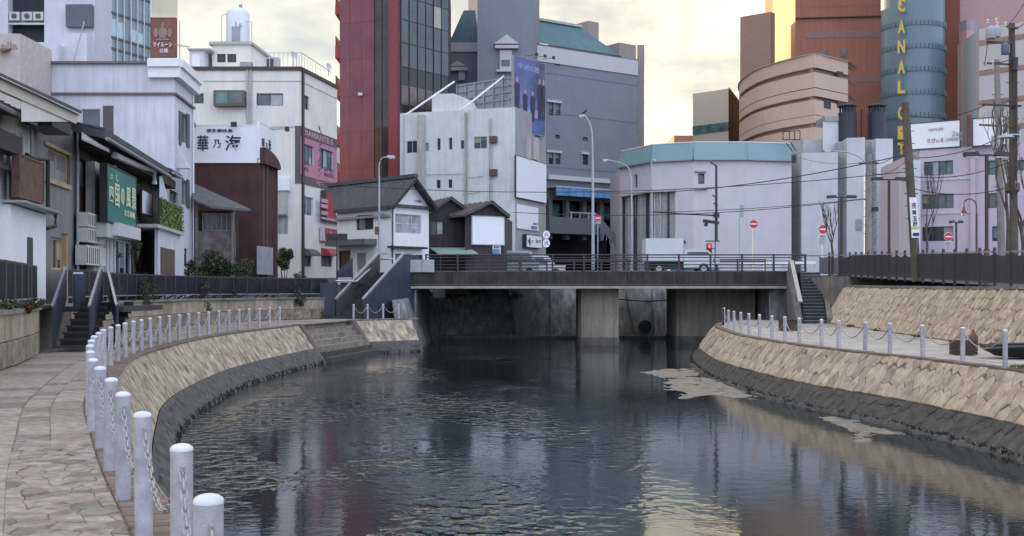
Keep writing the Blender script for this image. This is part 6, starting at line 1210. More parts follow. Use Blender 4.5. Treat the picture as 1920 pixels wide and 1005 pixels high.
h = MB(); h.tube([P(630, 527, 63), P(668, 528, 63), P(712, 486, 66.5), P(738, 486, 66.5)], .06, 6); h.build('handrail', M_hr, bs_)
MB().prism([P(638, 530, 63.2), P(670, 530, 63.2), P(712, 490, 66.6), P(712, 540, 66.6), P(638, 597, 63.2)], (0, .08, 0)).build('side_panel', mat('dark_panel_grey', ()), bs_)
lp2 = thing('fence', (Xp(640, 66), 66, 1.3), 'short grey sloping parapet panels in front of the gabled house door', 'fence'); MB().prism([P(632, 520, 66), P(633, 508, 66), P(660, 485, 66.5), P(662, 520, 66.5)], (0, .08, 0)).build('panel', M_navy, lp2); MB().bar(P(660, 483, 66.5), P(661, 530, 66.5), .08).build('post', M_frame, lp2)
# ---- left stairs by the retaining wall
st = thing('stairs', (-11, 29, 0), 'dark steel stairs with navy side panels cut into the left retaining wall', 'stairs')
def flight(xa, xb, Ya, z1, n, run, x_shift=0.0):
    for i in range(n):
        z = z1 * (i + 1) / n; y = Ya + run * i / n; MB().box(xa + x_shift * i, xb + x_shift * i, y, y + run / n + .04, z - .05, z).build('tread', M_step, st); MB().box(xa + x_shift * i + .01, xb + x_shift * i - .01, y + run / n, y + run / n + .02, z - .0, z + z1 / n - .05).build('riser', M_black, st)
xa, xb = Xp(103, 28.9), Xp(166, 28.9); flight(xa, xb, 28.9, LS + .05, 7, 2.2, -.03); xc, xd = Xp(186, 30), Xp(207, 30); flight(xc, xd, 30.2, LS + .05, 7, 2.2, -.03)
MB().box(xa - .6, xd, 31.0, 34.5, LS - .1, LS + .04).build('landing', M_step, st)
def sidep(px0, Y0, px1, Y1, yb0, yt0, yt1, yb1, lab=None):
    p = [P(px0, yb0, Y0), P(px0, yt0, Y0), P(px1, yt1, Y1), P(px1, yb1, Y1)]; MB().prism(p, (.06, 0, 0)).build('side_panel', M_navy, st); h = MB(); h.bar(P(px0, yt0, Y0), P(px1, yt1, Y1), .06, .05); h.build('handrail', M_hr, st)
sidep(98, 28.6, 121, 31.3, 655, 574, 506, 560); sidep(167, 28.6, 188, 31.5, 630, 574, 504, 560); sidep(218, 29.8, 203, 32.0, 620, 572, 510, 560); sidep(137, 31.4, 156, 31.5, 580, 512, 512, 580)
MB().bar(P(122, 655 - 95, 31.3), P(122, 500, 31.3), .08).build('post', M_hr, st)
pst = thing('post', (Xp(121, 33), 33, LS), 'mustard brown square post rising behind the left stairs', 'post'); MB().box(Xp(116, 33), Xp(124, 33), 33, 33.15, LS, Zp(440, 33)).build('shaft', mat('mustard', (.30, .21, .10), .7), pst); MB().box(Xp(115.5, 33), Xp(124.5, 33), 32.99, 33.16, Zp(441, 33), Zp(438, 33)).build('cap', M_rust, pst)
# ---- left street fence: dark tinted panels
M_tint = mat('tinted_panel', (.016, .018, .028), .5, noise=.6, scale=1.6, alpha=.9, spec=.25, dirt=(.05, .052, .06))  # dirt colour and noise paint blotchy reflections into the panels
def fence_left(y0, y1, lab, step=1.25):
    u0, u1 = wallL.u_at_y(y0), wallL.u_at_y(y1); t = thing('fence', (*wallL.at(u0, -.2), LS + .09), lab, 'fence'); k = max(1, round((u1 - u0) / step))
    for i in range(k):
        a = wallL.at(u0 + (u1 - u0) * i / k, -.2); b_ = wallL.at(u0 + (u1 - u0) * (i + 1) / k, -.2); d = (b_ - a).normalized() * .03
        A = Vector((*(a + d), 0)); B = Vector((*(b_ - d), 0)); zb_, zt_ = 1.34, 2.10; nn = Vector((d.y, -d.x, 0)).normalized() * .02
        MB().prism([A + Vector((0, 0, zb_)), B + Vector((0, 0, zb_)), B + Vector((0, 0, zt_)), A + Vector((0, 0, zt_))], nn).build('panel', M_tint, t)
        MB().bar(A + Vector((0, 0, zt_ + .02)), B + Vector((0, 0, zt_ + .02)), .05).build('top_rail', M_frame, t); MB().bar(A + Vector((0, 0, zb_ - .02)), B + Vector((0, 0, zb_ - .02)), .04).build('bottom_rail', M_grey, t)
        mb = MB(); mb.bar((a.x, a.y, LS + .05), (a.x, a.y, zt_ + .05), .06); mb.bar((a.x - .35, a.y, LS + .1), (a.x, a.y, 1.34), .06); mb.build('post', M_frame, t)
fence_left(12, 29.6, 'dark tinted panel fence on the retaining wall left of the dark stairs'); fence_left(33.4, 62.5, 'long dark tinted panel fence on the retaining wall beyond the dark stairs')
# ---- right fence: close dark slats along the upper wall
M_slat = mat('slat_dark', (.035, .032, .038), .5, noise=.2)
fr_ = thing('fence', (16, 45, 1.65), 'black slatted fence with pale capping rail along the upper right wall', 'fence')
Ya, Yb = 30.5, 62.5; k = 24; 
def fxy(t): y = Ya + (Yb - Ya) * t; return Vector((basex(y) + 1.18 - max(0, y - 58.9) * .15, y, groundz(y)))
sc = 0
for i in range(k):
    a, b_ = fxy(i / k), fxy((i + 1) / k); zp = 1.08
    MB().box(a.x - .04, a.x + .04, a.y - .04, a.y + .04, a.z - .05, a.z + zp + .14).build('post', M_slat, fr_)
    MB().bar(a + Vector((0, 0, zp)), b_ + Vector((0, 0, zp)), .06, .05).build('top_rail', M_hr, fr_); MB().bar(a + Vector((0, 0, .12)), b_ + Vector((0, 0, .12)), .05, .05).build('bottom_rail', M_frame, fr_)
    for j in range(1, 11):
        q = a.lerp(b_, j / 11); mb = MB(); sag = .10 * math.sin(math.pi * j / 11) if (i // 3) % 3 == 1 else 0; mb.box(q.x - .012, q.x + .012, q.y - .035, q.y + .035, q.z + .12, q.z + zp - .03 - sag); mb.build('slat', M_slat, fr_)
mb = MB(); a = fxy(1); mb.bar(a + Vector((0, 0, 1.05)), (BX1 - .3, 66.2, 3.45), .05); mb.build('end_rail', M_frame, fr_)
MB().box(16.15, 40, 58.9, 66.3, -3, 2.2).build('end_wall', M_conc, urw); MB().box(17.0, 40, 58.8, 66.4, 2.2, 2.32).build('capping_end', M_conc, urw)
# ---- right stairs up to the bridge
rs_ = thing('stairs', (15, 58, RW), 'dark stairs with grey wing wall and pale handrail at the right end of the bridge', 'stairs')
xa, xb = Xp(1504, 57.5), Xp(1546, 57.5)
n = 16
for i in range(n):
    z = RW + (ZD - RW) * (i + 1) / n; y = 57.2 + 7.6 * i / n; x_ = i * .105
    MB().box(xa + x_, xb + x_, y, y + 7.6 / n + .03, z - .35, z).build('step', mat('navy_step', (.04, .045, .06), .7, noise=.25), rs_); MB().box(xa + x_ + .01, xb + x_ - .01, y - .03, y, z - .03, z - .005).build('nosing', M_grey, rs_)
MB().prism([(xa - .05, 57, RW), (xa - .35, 57.2, RW + .1), (Xp(1478, 65.8), 65.8, 2.4), (Xp(1480, 65.8), 65.8, 3.2), (Xp(1490, 65.6), 65.6, 3.2), (Xp(1502, 58), 58, .5)], (.0, .2, -.0)).build('wing_wall', mat('wing_grey', (.15, .15, .15), .85, noise=.25, streak=.3), rs_)
MB().prism([(xa - .12, 56.9, RW - .2), (xa - .12, 56.9, RW + .25), (xa + 1.3, 65, 2.5), (xa + 1.3, 65, RW - .2)], (-.3, 0, 0)).build('wing_wall', mat('wing_grey', ()), rs_)
MB().bar(P(1484, 489, 65.5), P(1501, 566, 57.2), .2, .06).build('handrail', M_hr, rs_)
MB().prism([(xb + .05, 57.2, RW), (xb + .05, 57.2, RW + .3), (xb + 1.75, 64.9, 2.3), (xb + 1.75, 64.9, RW)], (.25, 0, 0)).build('wing_wall', M_conc, rs_)
# ================================================================ STREET FURNITURE
def pole_lamp(px, Yb_, yb, arc, lab, r=.07, m=M_grey, head=(.5, .14), zb=None):
    zb = Zp(yb, Yb_) if zb is None else zb; q = Vector((Xp(px, Yb_), Yb_, zb)); t = thing('street_lamp', tuple(q), lab, 'street lamp'); pts = [P(x, y, Yb_) for x, y in arc]
    MB().tube([q, pts[0]] , [r * 1.25, r * .8], 10).build('pole', m, t, True); MB().tube(catmull3(pts), r * .6, 8).build('arm', m, t, True)
    e = pts[-1]; dr = (pts[-1] - pts[-2]).normalized(); mb = MB(); L_, H_ = head; s = 1 if dr.x > 0 else -1
    mb.hexa([e + Vector((-.05 * s, -.1, -.06)), e + Vector((L_ * s, -.1, -.03)), e + Vector((L_ * s, .1, -.03)), e + Vector((-.05 * s, .1, -.06)), e + Vector((-.05 * s, -.07, H_ * .5)), e + Vector((L_ * .8 * s, -.05, H_ * .4)), e + Vector((L_ * .8 * s, .05, H_ * .4)), e + Vector((-.05 * s, .07, H_ * .5))]); mb.build('lamp_head', m, t)
    MB().box(min(e.x, e.x + L_ * s) + .05, max(e.x, e.x + L_ * s) - .05, e.y - .08, e.y + .08, e.z - .1, e.z - .05).build('lens', M_milk, t); return t
def catmull3(pts, k=6):
    out = []; n = len(pts)
    for i in range(n - 1):
        p0, p1, p2, p3 = pts[max(i - 1, 0)], pts[i], pts[i + 1], pts[min(i + 2, n - 1)]
        for j in range(k): t = j / k; out.append(.5 * ((2 * p1) + (p2 - p0) * t + (2 * p0 - 5 * p1 + 4 * p2 - p3) * t * t + (3 * p1 - p0 - 3 * p2 + p3) * t ** 3))
    return out + [pts[-1]]
M_milk = mat('lamp_lens', (.6, .62, .6), .3); M_pg = mat('pale_grey_pole', (.38, .41, .46), .45, .2, noise=.1); M_dk = mat('dark_brown_pole', (.05, .035, .035), .6, noise=.2)
pole_lamp(711, 66.5, 505, [(711, 330), (711, 310), (716, 297), (728, 294)], 'curved pale street lamp by the gabled house left of the bridge', .06, M_pg, (.42, .16)); 
t = thing('sign', tuple(P(708, 432, 66.4)), 'small brown box sign strapped to the curved lamp post', 'sign'); mb = MB(); q = P(707, 440, 66.35); mb.box(q.x - .12, q.x + .1, q.y - .12, q.y + .0, q.z, q.z + .45); mb.build('box', M_rust, t); mb = MB(); q = P(716, 409, 66.3); mb.tube([q, P(711, 400, 66.4), q + Vector((.15, 0, .2))], .03, 5); mb.build('bracket', M_black, t)
pole_lamp(1112, 66.7, 506, [(1111.5, 300), (1110, 250), (1104, 228), (1096, 217)], 'tall pale street lamp standing behind the bridge railing at centre', .08, M_pg, (.35, .12))
bd = thing('bird', tuple(P(1096, 213, 66.7)), 'black crow perched on top of the tall central street lamp', 'bird'); q = P(1095, 213, 66.7)
mb = MB(); prof = [(-.17, .01, 0), (-.10, .035, .02), (-.02, .06, .06), (.06, .06, .10), (.10, .045, .15), (.13, .04, .19), (.16, .03, .20), (.22, .006, .19)]
mb.tube([q + Vector((a, 0, z)) for a, r_, z in prof], [r_ for a, r_, z in prof], 8); mb.build('body', M_black, bd, True); mb = MB(); mb.hexa([q + Vector(v) for v in ((-.1, -.05, .03), (.04, -.065, .06), (.04, -.05, .07), (-.1, -.04, .05), (-.17, -.03, .02), (.03, -.06, .12), (.03, -.045, .12), (-.17, -.02, .03))]); mb.build('wing', M_black, bd); MB().bar(q + Vector((.02, 0, -.05)), q + Vector((.02, 0, .03)), .02).build('leg', M_black, bd)
pole_lamp(1185, 73, 495, [(1184, 345), (1180, 318), (1165, 306), (1138, 300)], 'street lamp with long left-reaching arm in front of the lavender building', .06, M_pg, (-.0 + .3, .12), zb=2.5)
pole_lamp(1221, 80, 500, [(1221, 320), (1221, 305), (1223, 300), (1226, 300)], 'thin straight pole lamp at the corner of the lavender building', .05, M_pg, (.15, .12), zb=2.4)
pole_lamp(1623, 72, 490, [(1622, 330), (1620, 303), (1595, 287), (1556, 283)], 'street lamp with long curved arm reaching left over the right bank', .07, M_pg, (.4, .14), zb=2.3)
# traffic signal pole
sp_ = thing('traffic_signal', (Xp(1343, 74), 74, 2.46), 'dark signal pole with side camera arm and red pedestrian light at the bridge', 'traffic signal'); X = lambda x, y, Y=74: P(x, y, Y)
MB().tube([(Xp(1343, 74), 74, 2.46), X(1343, 310)], [.11, .07], 8).build('pole', M_dk, sp_, True); MB().bar(X(1345, 452), X(1345, 495), .26).build('base_cover', M_frameL, sp_)
MB().bar(X(1343, 311), X(1332, 304), .12, .08).build('lamp_head', M_black, sp_); MB().tube([X(1225, 397), X(1280, 401), X(1343, 404)], .05, 6).build('arm', M_black, sp_); MB().box(*(X(1338, 404).x, X(1348, 404).x), 73.8, 74.2, X(0, 408).z, X(0, 400).z).build('bracket', M_black, sp_)
MB().bar(X(1318, 414), X(1348, 418), .2, .18).build('signal_head', M_black, sp_); MB().bar(X(1326, 412), X(1323, 424), .25, .2).build('signal_visor', M_black, sp_)
for x, y in ((1338, 368), (1341, 383)): MB().bar(X(x - 3, y - 2), X(x + 5, y + 2), .07).build('camera', M_black, sp_)
ps_ = thing('pedestrian_signal', tuple(X(1329, 470)), 'small pedestrian signal showing a red figure', 'traffic signal'); q = X(1330, 466, 73.5)
MB().box(q.x - .16, q.x + .16, 73.5, 73.7, q.z - .32, q.z + .32).build('housing', M_black, ps_); M_redl = mat('red_light', (.5, .02, .02), .4, emit=(1, .06, .05, 3.5)); mb = MB(); mb.box(q.x - .11, q.x + .11, 73.47, 73.5, q.z + .03, q.z + .27); mb.build('lens', mat('red_lens_dark', (.25, .01, .01), .4, emit=(.8, .02, .02, .9)), ps_)
mb = MB(); mb.box(q.x - .035, q.x + .035, 73.45, 73.47, q.z + .06, q.z + .18); mb.box(q.x - .025, q.x + .025, 73.45, 73.47, q.z + .19, q.z + .24); mb.build('red_figure', M_redl, ps_); MB().bar((q.x, 73.7, q.z), (X(1343, 466).x, 74, q.z), .05).build('bracket', M_black, ps_); MB().box(q.x - .25, q.x + .65, 73.4, 73.45, q.z + .42, q.z + .5).build('name_plate', M_rust, ps_)
# no-entry signs
M_ne = mat('sign_red', (.55, .02, .03), .4, noise=0)
def noentry(px, py, Yb_, r_, lab, zb=2.4, sub=False):
    q = P(px, py, Yb_); f = Fac.px(px - 50, Yb_, px + 50, Yb_); c = Vector((q.x, q.y, q.z)); t = thing('no_entry_sign', (q.x, q.y, zb), lab, 'traffic sign', 'red no entry signs'); rr_ = r_
    MB().tube([(q.x, q.y + .06, zb), (q.x, q.y + .06, q.z + rr_)], .035, 6).build('post', M_pg, t)
    mb = MB(); disc(mb, c, f, rr_, rr_, 20, .02); mb.build('rim', M_white, t); mb = MB(); disc(mb, c + Vector((0, -.02, 0)), f, rr_ * .93, rr_ * .93, 20, .008); mb.build('red_disc', M_ne, t); MB().box(c.x - rr_ * .68, c.x + rr_ * .68, c.y - .04, c.y - .03, c.z - rr_ * .16, c.z + rr_ * .16).build('white_bar', M_white, t)
    if sub: MB().box(c.x - rr_ * .8, c.x + rr_ * .8, c.y - .03, c.y, c.z - rr_ * 1.65, c.z - rr_ * 1.15).build('text_plate', M_white, t); text('自転車を除く', (c.x - rr_ * .7, c.y - .035, c.z - rr_ * 1.55), (1, 0, 0), (0, 0, 1), rr_ * 1.4, rr_ * .3, M_ink, t)
noentry(1413, 420, 78, .29, 'red no entry sign in front of the lavender building'); noentry(1543, 430, 74, .30, 'red no entry sign left of the bare tree with a second round plate', sub=True); noentry(1778, 444, 70, .26, 'red no entry sign under the bell lamp at right', 2.3, sub=True); noentry(1121, 409, 77, .22, 'red no entry sign beside the tall central lamp', sub=True)
q = P(1541, 452, 74); t = thing('round_sign', tuple(q), 'back of a round grey sign below the no entry sign', 'traffic sign'); mb = MB(); disc(mb, q, Fac.px(1500, 74, 1580, 74), .22, .24, 16, -.03); mb.build('plate', M_pg, t)
q = P(1391, 396, 77); t = thing('road_sign', (q.x, q.y, 2.4), 'narrow pale sign on a thin pole in front of the lavender building', 'traffic sign'); MB().tube([(q.x - .15, q.y, 2.4), (q.x - .15, q.y, q.z + .4)], .03, 6).build('pole', M_pg, t); MB().box(q.x - .1, q.x + .1, q.y - .03, q.y, q.z - .4, q.z + .4).build('plate', mat('sign_back', (.30, .36, .36), .5), t)
# T lamps
def tlamp(px, ytop, Yb_, half, lab, zb, wood=True):
    x = Xp(px, Yb_); zt = Zp(ytop, Yb_); t = thing('twin_street_lamp', (x, Yb_, zb), lab, 'street lamp', 'twin headed dark street lamps'); h = half * Yb_ / F
    MB().tube([(x, Yb_, zb), (x, Yb_, zb + 1.2)], .10, 10).build('pole_base', M_rust, t, True); MB().tube([(x, Yb_, zb + 1.2), (x, Yb_, zt)], .065, 8).build('pole', M_dk, t, True); MB().bar((x - h, Yb_, zt), (x + h, Yb_, zt), .06).build('crossarm', M_dk, t)
    for s in (-1, 1): MB().hexa([(x + s * h * .35, Yb_ - .12, zt - .02), (x + s * h, Yb_ - .12, zt - .05), (x + s * h, Yb_ + .12, zt - .05), (x + s * h * .35, Yb_ + .12, zt - .02), (x + s * h * .4, Yb_ - .1, zt + .12), (x + s * h * 1.02, Yb_ - .1, zt + .1), (x + s * h * 1.02, Yb_ + .1, zt + .1), (x + s * h * .4, Yb_ + .1, zt + .12)]).build('lamp_head', M_black, t); MB().box(min(x + s * h * .4, x + s * h * .95), max(x + s * h * .4, x + s * h * .95), Yb_ - .09, Yb_ + .09, zt - .09, zt - .05).build('lens', M_milk, t)
tlamp(1578, 370, 63, 27, 'shortest twin headed dark lamp nearest the bridge', groundz(63)); tlamp(1667, 337, 53, 32, 'middle twin headed dark lamp behind the slatted fence', groundz(53)); tlamp(1850, 291, 40, 42, 'tallest twin headed dark lamp at the right', groundz(40)); tlamp(1793, 417, 72, 12, 'tiny far twin lamp beside the bell lamp', 2.3)
# bell lamp
x0_ = Xp(1831, 66); bl = thing('bell_lamp', (x0_, 66, 2.3), 'shepherd crook lamp with a bell shaped shade near the pinkish building', 'street lamp'); MB().tube([(x0_, 66, 2.3), P(1831, 400, 66)], .06, 8).build('pole', M_dk, bl, True); MB().tube(catmull3([P(1831, 400, 66), P(1829, 380, 66), P(1818, 373, 66), P(1808, 378, 66), P(1807, 388, 66)]), .035, 6).build('crook', M_dk, bl, True)
q = P(1807, 400, 66); MB().lathe((q.x, q.y, q.z), [(.19, 0), (.17, .08), (.09, .2), (.06, .34), (.01, .38)], 14).build('shade', M_rust, bl, True); MB().lathe((q.x, q.y, q.z - .14), [(.02, 0), (.1, .03), (.13, .1), (.12, .15)], 12).build('bulb', M_milk, bl, True)
# utility poles
M_up = mat('utility_pole_concrete', (.115, .10, .08), .85, noise=.25, scale=3, streak=.3); M_up2 = mat('pole_pale', (.24, .23, .22), .8, noise=.2)
def upole(px0, Y0, z0, px1, y1, r0, r1, lab, m):
    a = Vector((Xp(px0, Y0), Y0, z0)); b_ = P(px1, y1, Y0); t = thing('utility_pole', tuple(a), lab, 'utility pole'); MB().tube([a, b_], [r0, r1], 14).build('pole', m, t, True)
    for k in range(8): c_ = a.lerp(b_, .35 + k * .07); MB().bar(c_ - Vector((r0 * 1.5, 0, 0)), c_ + Vector((r0 * 1.5, 0, 0)), .025).build('step_bolt', M_black, t) if r0 < .3 else None
    return t, a, b_
t_, A_, B_ = upole(1719, 46, groundz(46), 1697, 192, .185, .145, 'thick leaning utility pole wrapped with a white banner', M_up)
for py in (206, 218): c_ = P(1698, py, 46); MB().lathe((c_.x, 46, c_.z), [(.16, 0), (.16, .05)], 14).build('strap', M_rust, t_)
bn_ = thing('banner', tuple(P(1713, 448, 45.6)), 'narrow white vertical banner with dark and purple characters tied to the leaning pole', 'banner'); fbn = Fac.px(1704, 45.65, 1719, 45.65); dl = (B_ - A_).normalized()
def onp(py, dx=0.0): c_ = A_ + dl * ((Zp(py, 46) - A_.z) / dl.z); return Vector((c_.x + dx, c_.y - .19, c_.z))
MB().prism([onp(446, -.15), onp(446, .15), onp(371, .15), onp(371, -.15)], (0, -.015, 0)).build('sheet', M_white, bn_)
for ch, ya, yb, m_ in (('売', 380, 392, mat('purple_ink', (.25, .05, .22), .5)), ('買', 395, 403, M_ink), ('玉', 406, 415, M_ink), ('屋', 417, 425, M_ink)): c_ = onp(yb, -.09); text(ch, (c_.x, c_.y - .02, c_.z), (1, 0, 0), (0, 0, 1), .18, Zp(ya, 46) - Zp(yb, 46), m_, bn_)
MB().box(onp(430).x - .15, onp(430).x + .15, onp(430).y - .03, onp(430).y - .016, Zp(430, 46), Zp(426, 46)).build('yellow_stripe', mat('yellow_print', (.55, .50, .06), .5), bn_); MB().box(onp(443).x - .11, onp(443).x + .13, onp(443).y - .03, onp(443).y - .016, Zp(443, 46), Zp(437, 46)).build('dark_logo', M_ink, bn_)
t2_, A2, B2 = upole(1628, 66, 2.3, 1630, 290, .20, .15, 'grey utility pole behind the middle twin lamp', M_up2); upole(1638, 68, 2.3, 1640, 300, .16, .12, 'second grey utility pole standing close behind the first', M_up2)
MB().bar(P(1610, 306, 66), P(1648, 306, 66), .08).build('crossarm', M_black, t2_); MB().box(P(1636, 0, 65.7).x, P(1646, 0, 65.7).x, 65.6, 65.8, Zp(397, 66), Zp(389, 66)).build('box', M_black, t2_)
t3, A3, B3 = upole(1902, 46, groundz(46), 1897, 44, .17, .12, 'tall utility pole with transformers and crossarms at the right edge', M_up); t4, A4, B4 = upole(1879, 52, groundz(52), 1869, 112, .17, .12, 'utility pole just left of the tall transformer pole', M_up2)
for y, xa, xb in ((50, 1888, 1909), (78, 1850, 1898), (118, 1845, 1896), (196, 1842, 1915), (234, 1836, 1900)):
    MB().bar(P(xa, y, 45.8), P(xb, y + 3, 45.8), .07).build('crossarm', M_rust if y % 4 else M_black, t3)
for x, y in ((1851, 60), (1863, 62), (1870, 45), (1885, 45), (1848, 118), (1862, 118), (1852, 40), (1868, 38)): q = P(x, y, 45.7); MB().lathe((q.x, q.y, q.z - .1), [(.02, 0), (.05, .03), (.03, .08), (.055, .12), (.02, .2)], 8).build('insulator', M_frameL, t3)
for x, y, w_, h_ in ((1858, 62, .2, .45), (1868, 60, .17, .4), (1885, 92, .16, .42)): q = P(x, y, 45.6); MB().lathe((q.x, q.y, q.z - h_ / 2), [(w_ * .9, 0), (w_, .04), (w_, h_ - .05), (w_ * .6, h_), (w_ * .2, h_ + .06)], 12).build('transformer', M_pg if h_ != .42 else mat('transformer_blue', (.12, .14, .22), .5), t3, True)
MB().tube([P(1905, 110, 45.7), P(1906, 240, 45.7), P(1905, 330, 45.7), P(1895, 365, 45.7)], .045, 6).build('riser_cable', M_black, t3); MB().tube([P(1902, 132, 45.6), P(1903, 108, 45.6)], .13, 8).build('junction', M_black, t3)
q = P(1898, 362, 45.7); MB().lathe((q.x, q.y, q.z), [(.2, 0), (.28, .1), (.28, .35), (.12, .5)], 10).build('cable_coil', mat('olive_coil', (.10, .10, .05), .8), t3)
MB().bar(P(1880, 252, 45.5), P(1922, 252, 45.5), .05).build('lamp_arm', M_pg, t3); q = P(1887, 256, 45.5); MB().lathe((q.x, q.y, q.z - .05), [(.30, 0), (.24, .08), (.1, .15), (.02, .2)], 12).build('lamp_shade', M_pg, t3, True)
q = P(1868, 268, 51.5); MB().tube([q + Vector((0, 0, -.25)), q + Vector((0, 0, .3))], .2, 10).build('transformer', M_pg, t4)
# ---- overhead wires
def wire(a, b_, lab, sag=.5, r=.018, grp='overhead wires'):
    a = Vector(a); b_ = Vector(b_); pts = [a.lerp(b_, k / 20) - Vector((0, 0, sag * (1 - (2 * k / 20 - 1) ** 2))) for k in range(21)]; o = MB().tube(pts, r, 4).build('overhead_wire', M_black); tag(o, lab, 'wire', grp)
wire(P(600, 344, 68), P(1700, 322, 60), 'long wire sagging across in front of the gabled house and lavender building', .75, .02) 
wire(P(1100, 360, 72), P(1698, 290, 46), 'wire rising over the lavender building to the top of the leaning pole', .55, .022)
wire(P(960, 398, 72), P(1630, 372, 66), 'lower wire crossing in front of the hotel terrace', .5, .02)
wire(P(1220, 398, 74), P(1628, 372, 66), 'wire from the signal arm to the grey utility pole', .15, .018)
for x0, y0, x1, y1, Y0, Y1, lab in ((1630, 306, 1699, 272, 66, 46, 'upper wire between the grey pole and the leaning pole'), (1632, 322, 1702, 300, 66, 46, 'lower wire between the grey pole and the leaning pole'), (1699, 296, 1900, 246, 46, 46, 'upper wire between the leaning pole and the tall pole'), (1703, 330, 1902, 300, 46, 46, 'middle wire between the leaning pole and the tall pole'), (1706, 352, 1902, 348, 46, 46, 'lower wire between the leaning pole and the tall pole'), (1612, 306, 1480, 288, 66, 90, 'wire from the grey pole to the roof of the lavender blocks'), (1886, 50, 1960, -80, 46, 36, 'left wire climbing out of the top right corner'), (1908, 52, 1990, -60, 46, 36, 'right wire climbing out of the top right corner'), (1850, 80, 1900, 78, 45, 46, 'short wire between the transformers'), (1862, 118, 1903, 108, 45, 46, 'jumper wire from the lower crossarm'), (1697, 214, 1850, 196, 46, 46, 'highest wire between the leaning pole and the tall pole'), (1846, 122, 1852, 78, 45.5, 45.5, 'vertical drop wire left of the transformers')):
    wire(P(x0, y0, Y0), P(x1, y1, Y1), lab, .3 if abs(x1 - x0) > 60 else .05, .016)
# ---- aerial on left, mast
am = thing('antenna', (Xp(336, 66), 66, z5), 'thin television aerial on the roof of the big white building', 'antenna'); MB().tube([(Xp(337, 66), 66, z5 - .3), P(337, 38, 66)], .03, 5).build('mast', M_grey, am); MB().bar(P(328, 84, 66), P(356, 88, 66), .03).build('boom', M_grey, am)
for k in range(5): q = P(330 + k * 6, 84.5 + k * .8, 66); MB().bar(q - Vector((0, .35, 0)), q + Vector((0, .35, 0)), .02).build('element', M_grey, am)
MB().tube([(Xp(158, 64), 62.3, z5), P(158, 40, 62.3)], .04, 5).build('lamp_pole', M_pg, am)
# ================================================================ VEHICLES
M_tr = mat('truck_white', (.55, .59, .63), .35, noise=.04); M_tg = mat('vehicle_glass', (.06, .10, .13), .08); M_tyre = mat('tyre', (.02, .02, .02), .8)
tr = thing('truck', (Xp(1270, 72), 72, 2.46), 'small white refrigerated box truck crossing the bridge to the right', 'truck'); zt0 = 2.46
x0, x1, x2, x3 = Xp(1208, 71), Xp(1278, 71), Xp(1312, 71), Xp(1333, 71)
MB().box(x0, x1, 70.2, 72.1, zt0 + .75, Zp(448, 71)).build('cargo_box', M_tr, tr); MB().box(x1 - .55, x1 + .25, 70.4, 71.9, Zp(462, 71), Zp(448.5, 71) - .01).build('fridge_unit', M_pg, tr); MB().box(x1 - .2, x1 + .15, 70.36, 70.4, Zp(457, 71), Zp(452, 71)).build('grille', M_black, tr)
mb = MB(); pf = [(x1 + .03, zt0 + .35), (x3, zt0 + .35), (x3, zt0 + 1.15), (x3 - .28, Zp(470, 71)), (x1 + .1, Zp(468, 71)), (x1 + .03, zt0 + 1.2)]; mb.prism([Vector((x, 70.3, z)) for x, z in pf], (0, 1.7, 0)); mb.build('cab', M_tr, tr)
MB().prism([Vector((x, 70.28, z)) for x, z in ((x1 + .25, zt0 + 1.15), (x3 - .12, zt0 + 1.15), (x3 - .33, Zp(473, 71)), (x1 + .25, Zp(473, 71)))], (0, .01, 0)).build('side_window', M_tg, tr)
MB().hexa([(x3 + .005, 70.4, zt0 + 1.18), (x3 + .012, 70.4, zt0 + 1.18), (x3 + .012, 71.9, zt0 + 1.18), (x3 + .005, 71.9, zt0 + 1.18), (x3 - .26, 70.4, Zp(472, 71)), (x3 - .25, 70.4, Zp(472, 71)), (x3 - .25, 71.9, Zp(472, 71)), (x3 - .26, 71.9, Zp(472, 71))]).build('windscreen', M_tg, tr)
MB().box(x0 + .1, x3 - .1, 70.5, 71.8, zt0 + .3, zt0 + .72).build('chassis', M_black, tr); MB().box(x3 - .05, x3 + .05, 70.35, 71.95, zt0 + .3, zt0 + .5).build('bumper', M_frameL, tr)
def wheel(par, x, y, z, r=.32, w_=.2):
    o = MB().tube([(x, y, z), (x, y + w_, z)], r, 16).build('wheel', M_tyre, par); MB().tube([(x, y - .01, z), (x, y + .03, z)], r * .55, 12).build('rim', M_pg, o)
for x in (x0 + .8, x3 - .55): wheel(tr, x, 70.28, zt0 + .33); wheel(tr, x, 71.8, zt0 + .33)
def car(px, Y, z, L_, H_, m, lab, name='parked_car', flip=1, van=False):
    x = Xp(px, Y); t = thing(name, (x, Y, z), lab, 'van' if van else 'car'); h = H_; k = flip
    pf = [(-.5, .22), (.5, .22), (.5, .5), (.47, .56), (.30, .60), (.17, .96), (.08, 1.0), (-.26, 1.0), (-.40, .92), (-.49, .6), (-.5, .5)] if not van else [(-.5, .2), (.5, .2), (.5, .55), (.44, .64), (.36, .96), (.3, 1), (-.46, 1), (-.5, .9)]
    MB().prism([Vector((x + a * L_ * k, Y - .82, z + b_ * h)) for a, b_ in pf], (0, 1.64, 0)).build('body', m, t)
    g_ = [(.13, .62), (.06, .92), (-.24, .92), (-.36, .85), (-.42, .62)] if not van else [(.40, .62), (.31, .92), (-.42, .92), (-.45, .62)]; MB().prism([Vector((x + a * L_ * k, Y - .835, z + b_ * h)) for a, b_ in g_], (0, .01, 0)).build('side_window', M_tg, t)
    for a in (-.31, .31): wheel(t, x + a * L_, Y - .84, z + .3, .3)
    MB().box(x + (.49 if k > 0 else -.51) * L_, x + (.51 if k > 0 else -.49) * L_, Y - .75, Y - .45, z + .5 * h, z + .58 * h).build('headlight', M_milk, t); return t
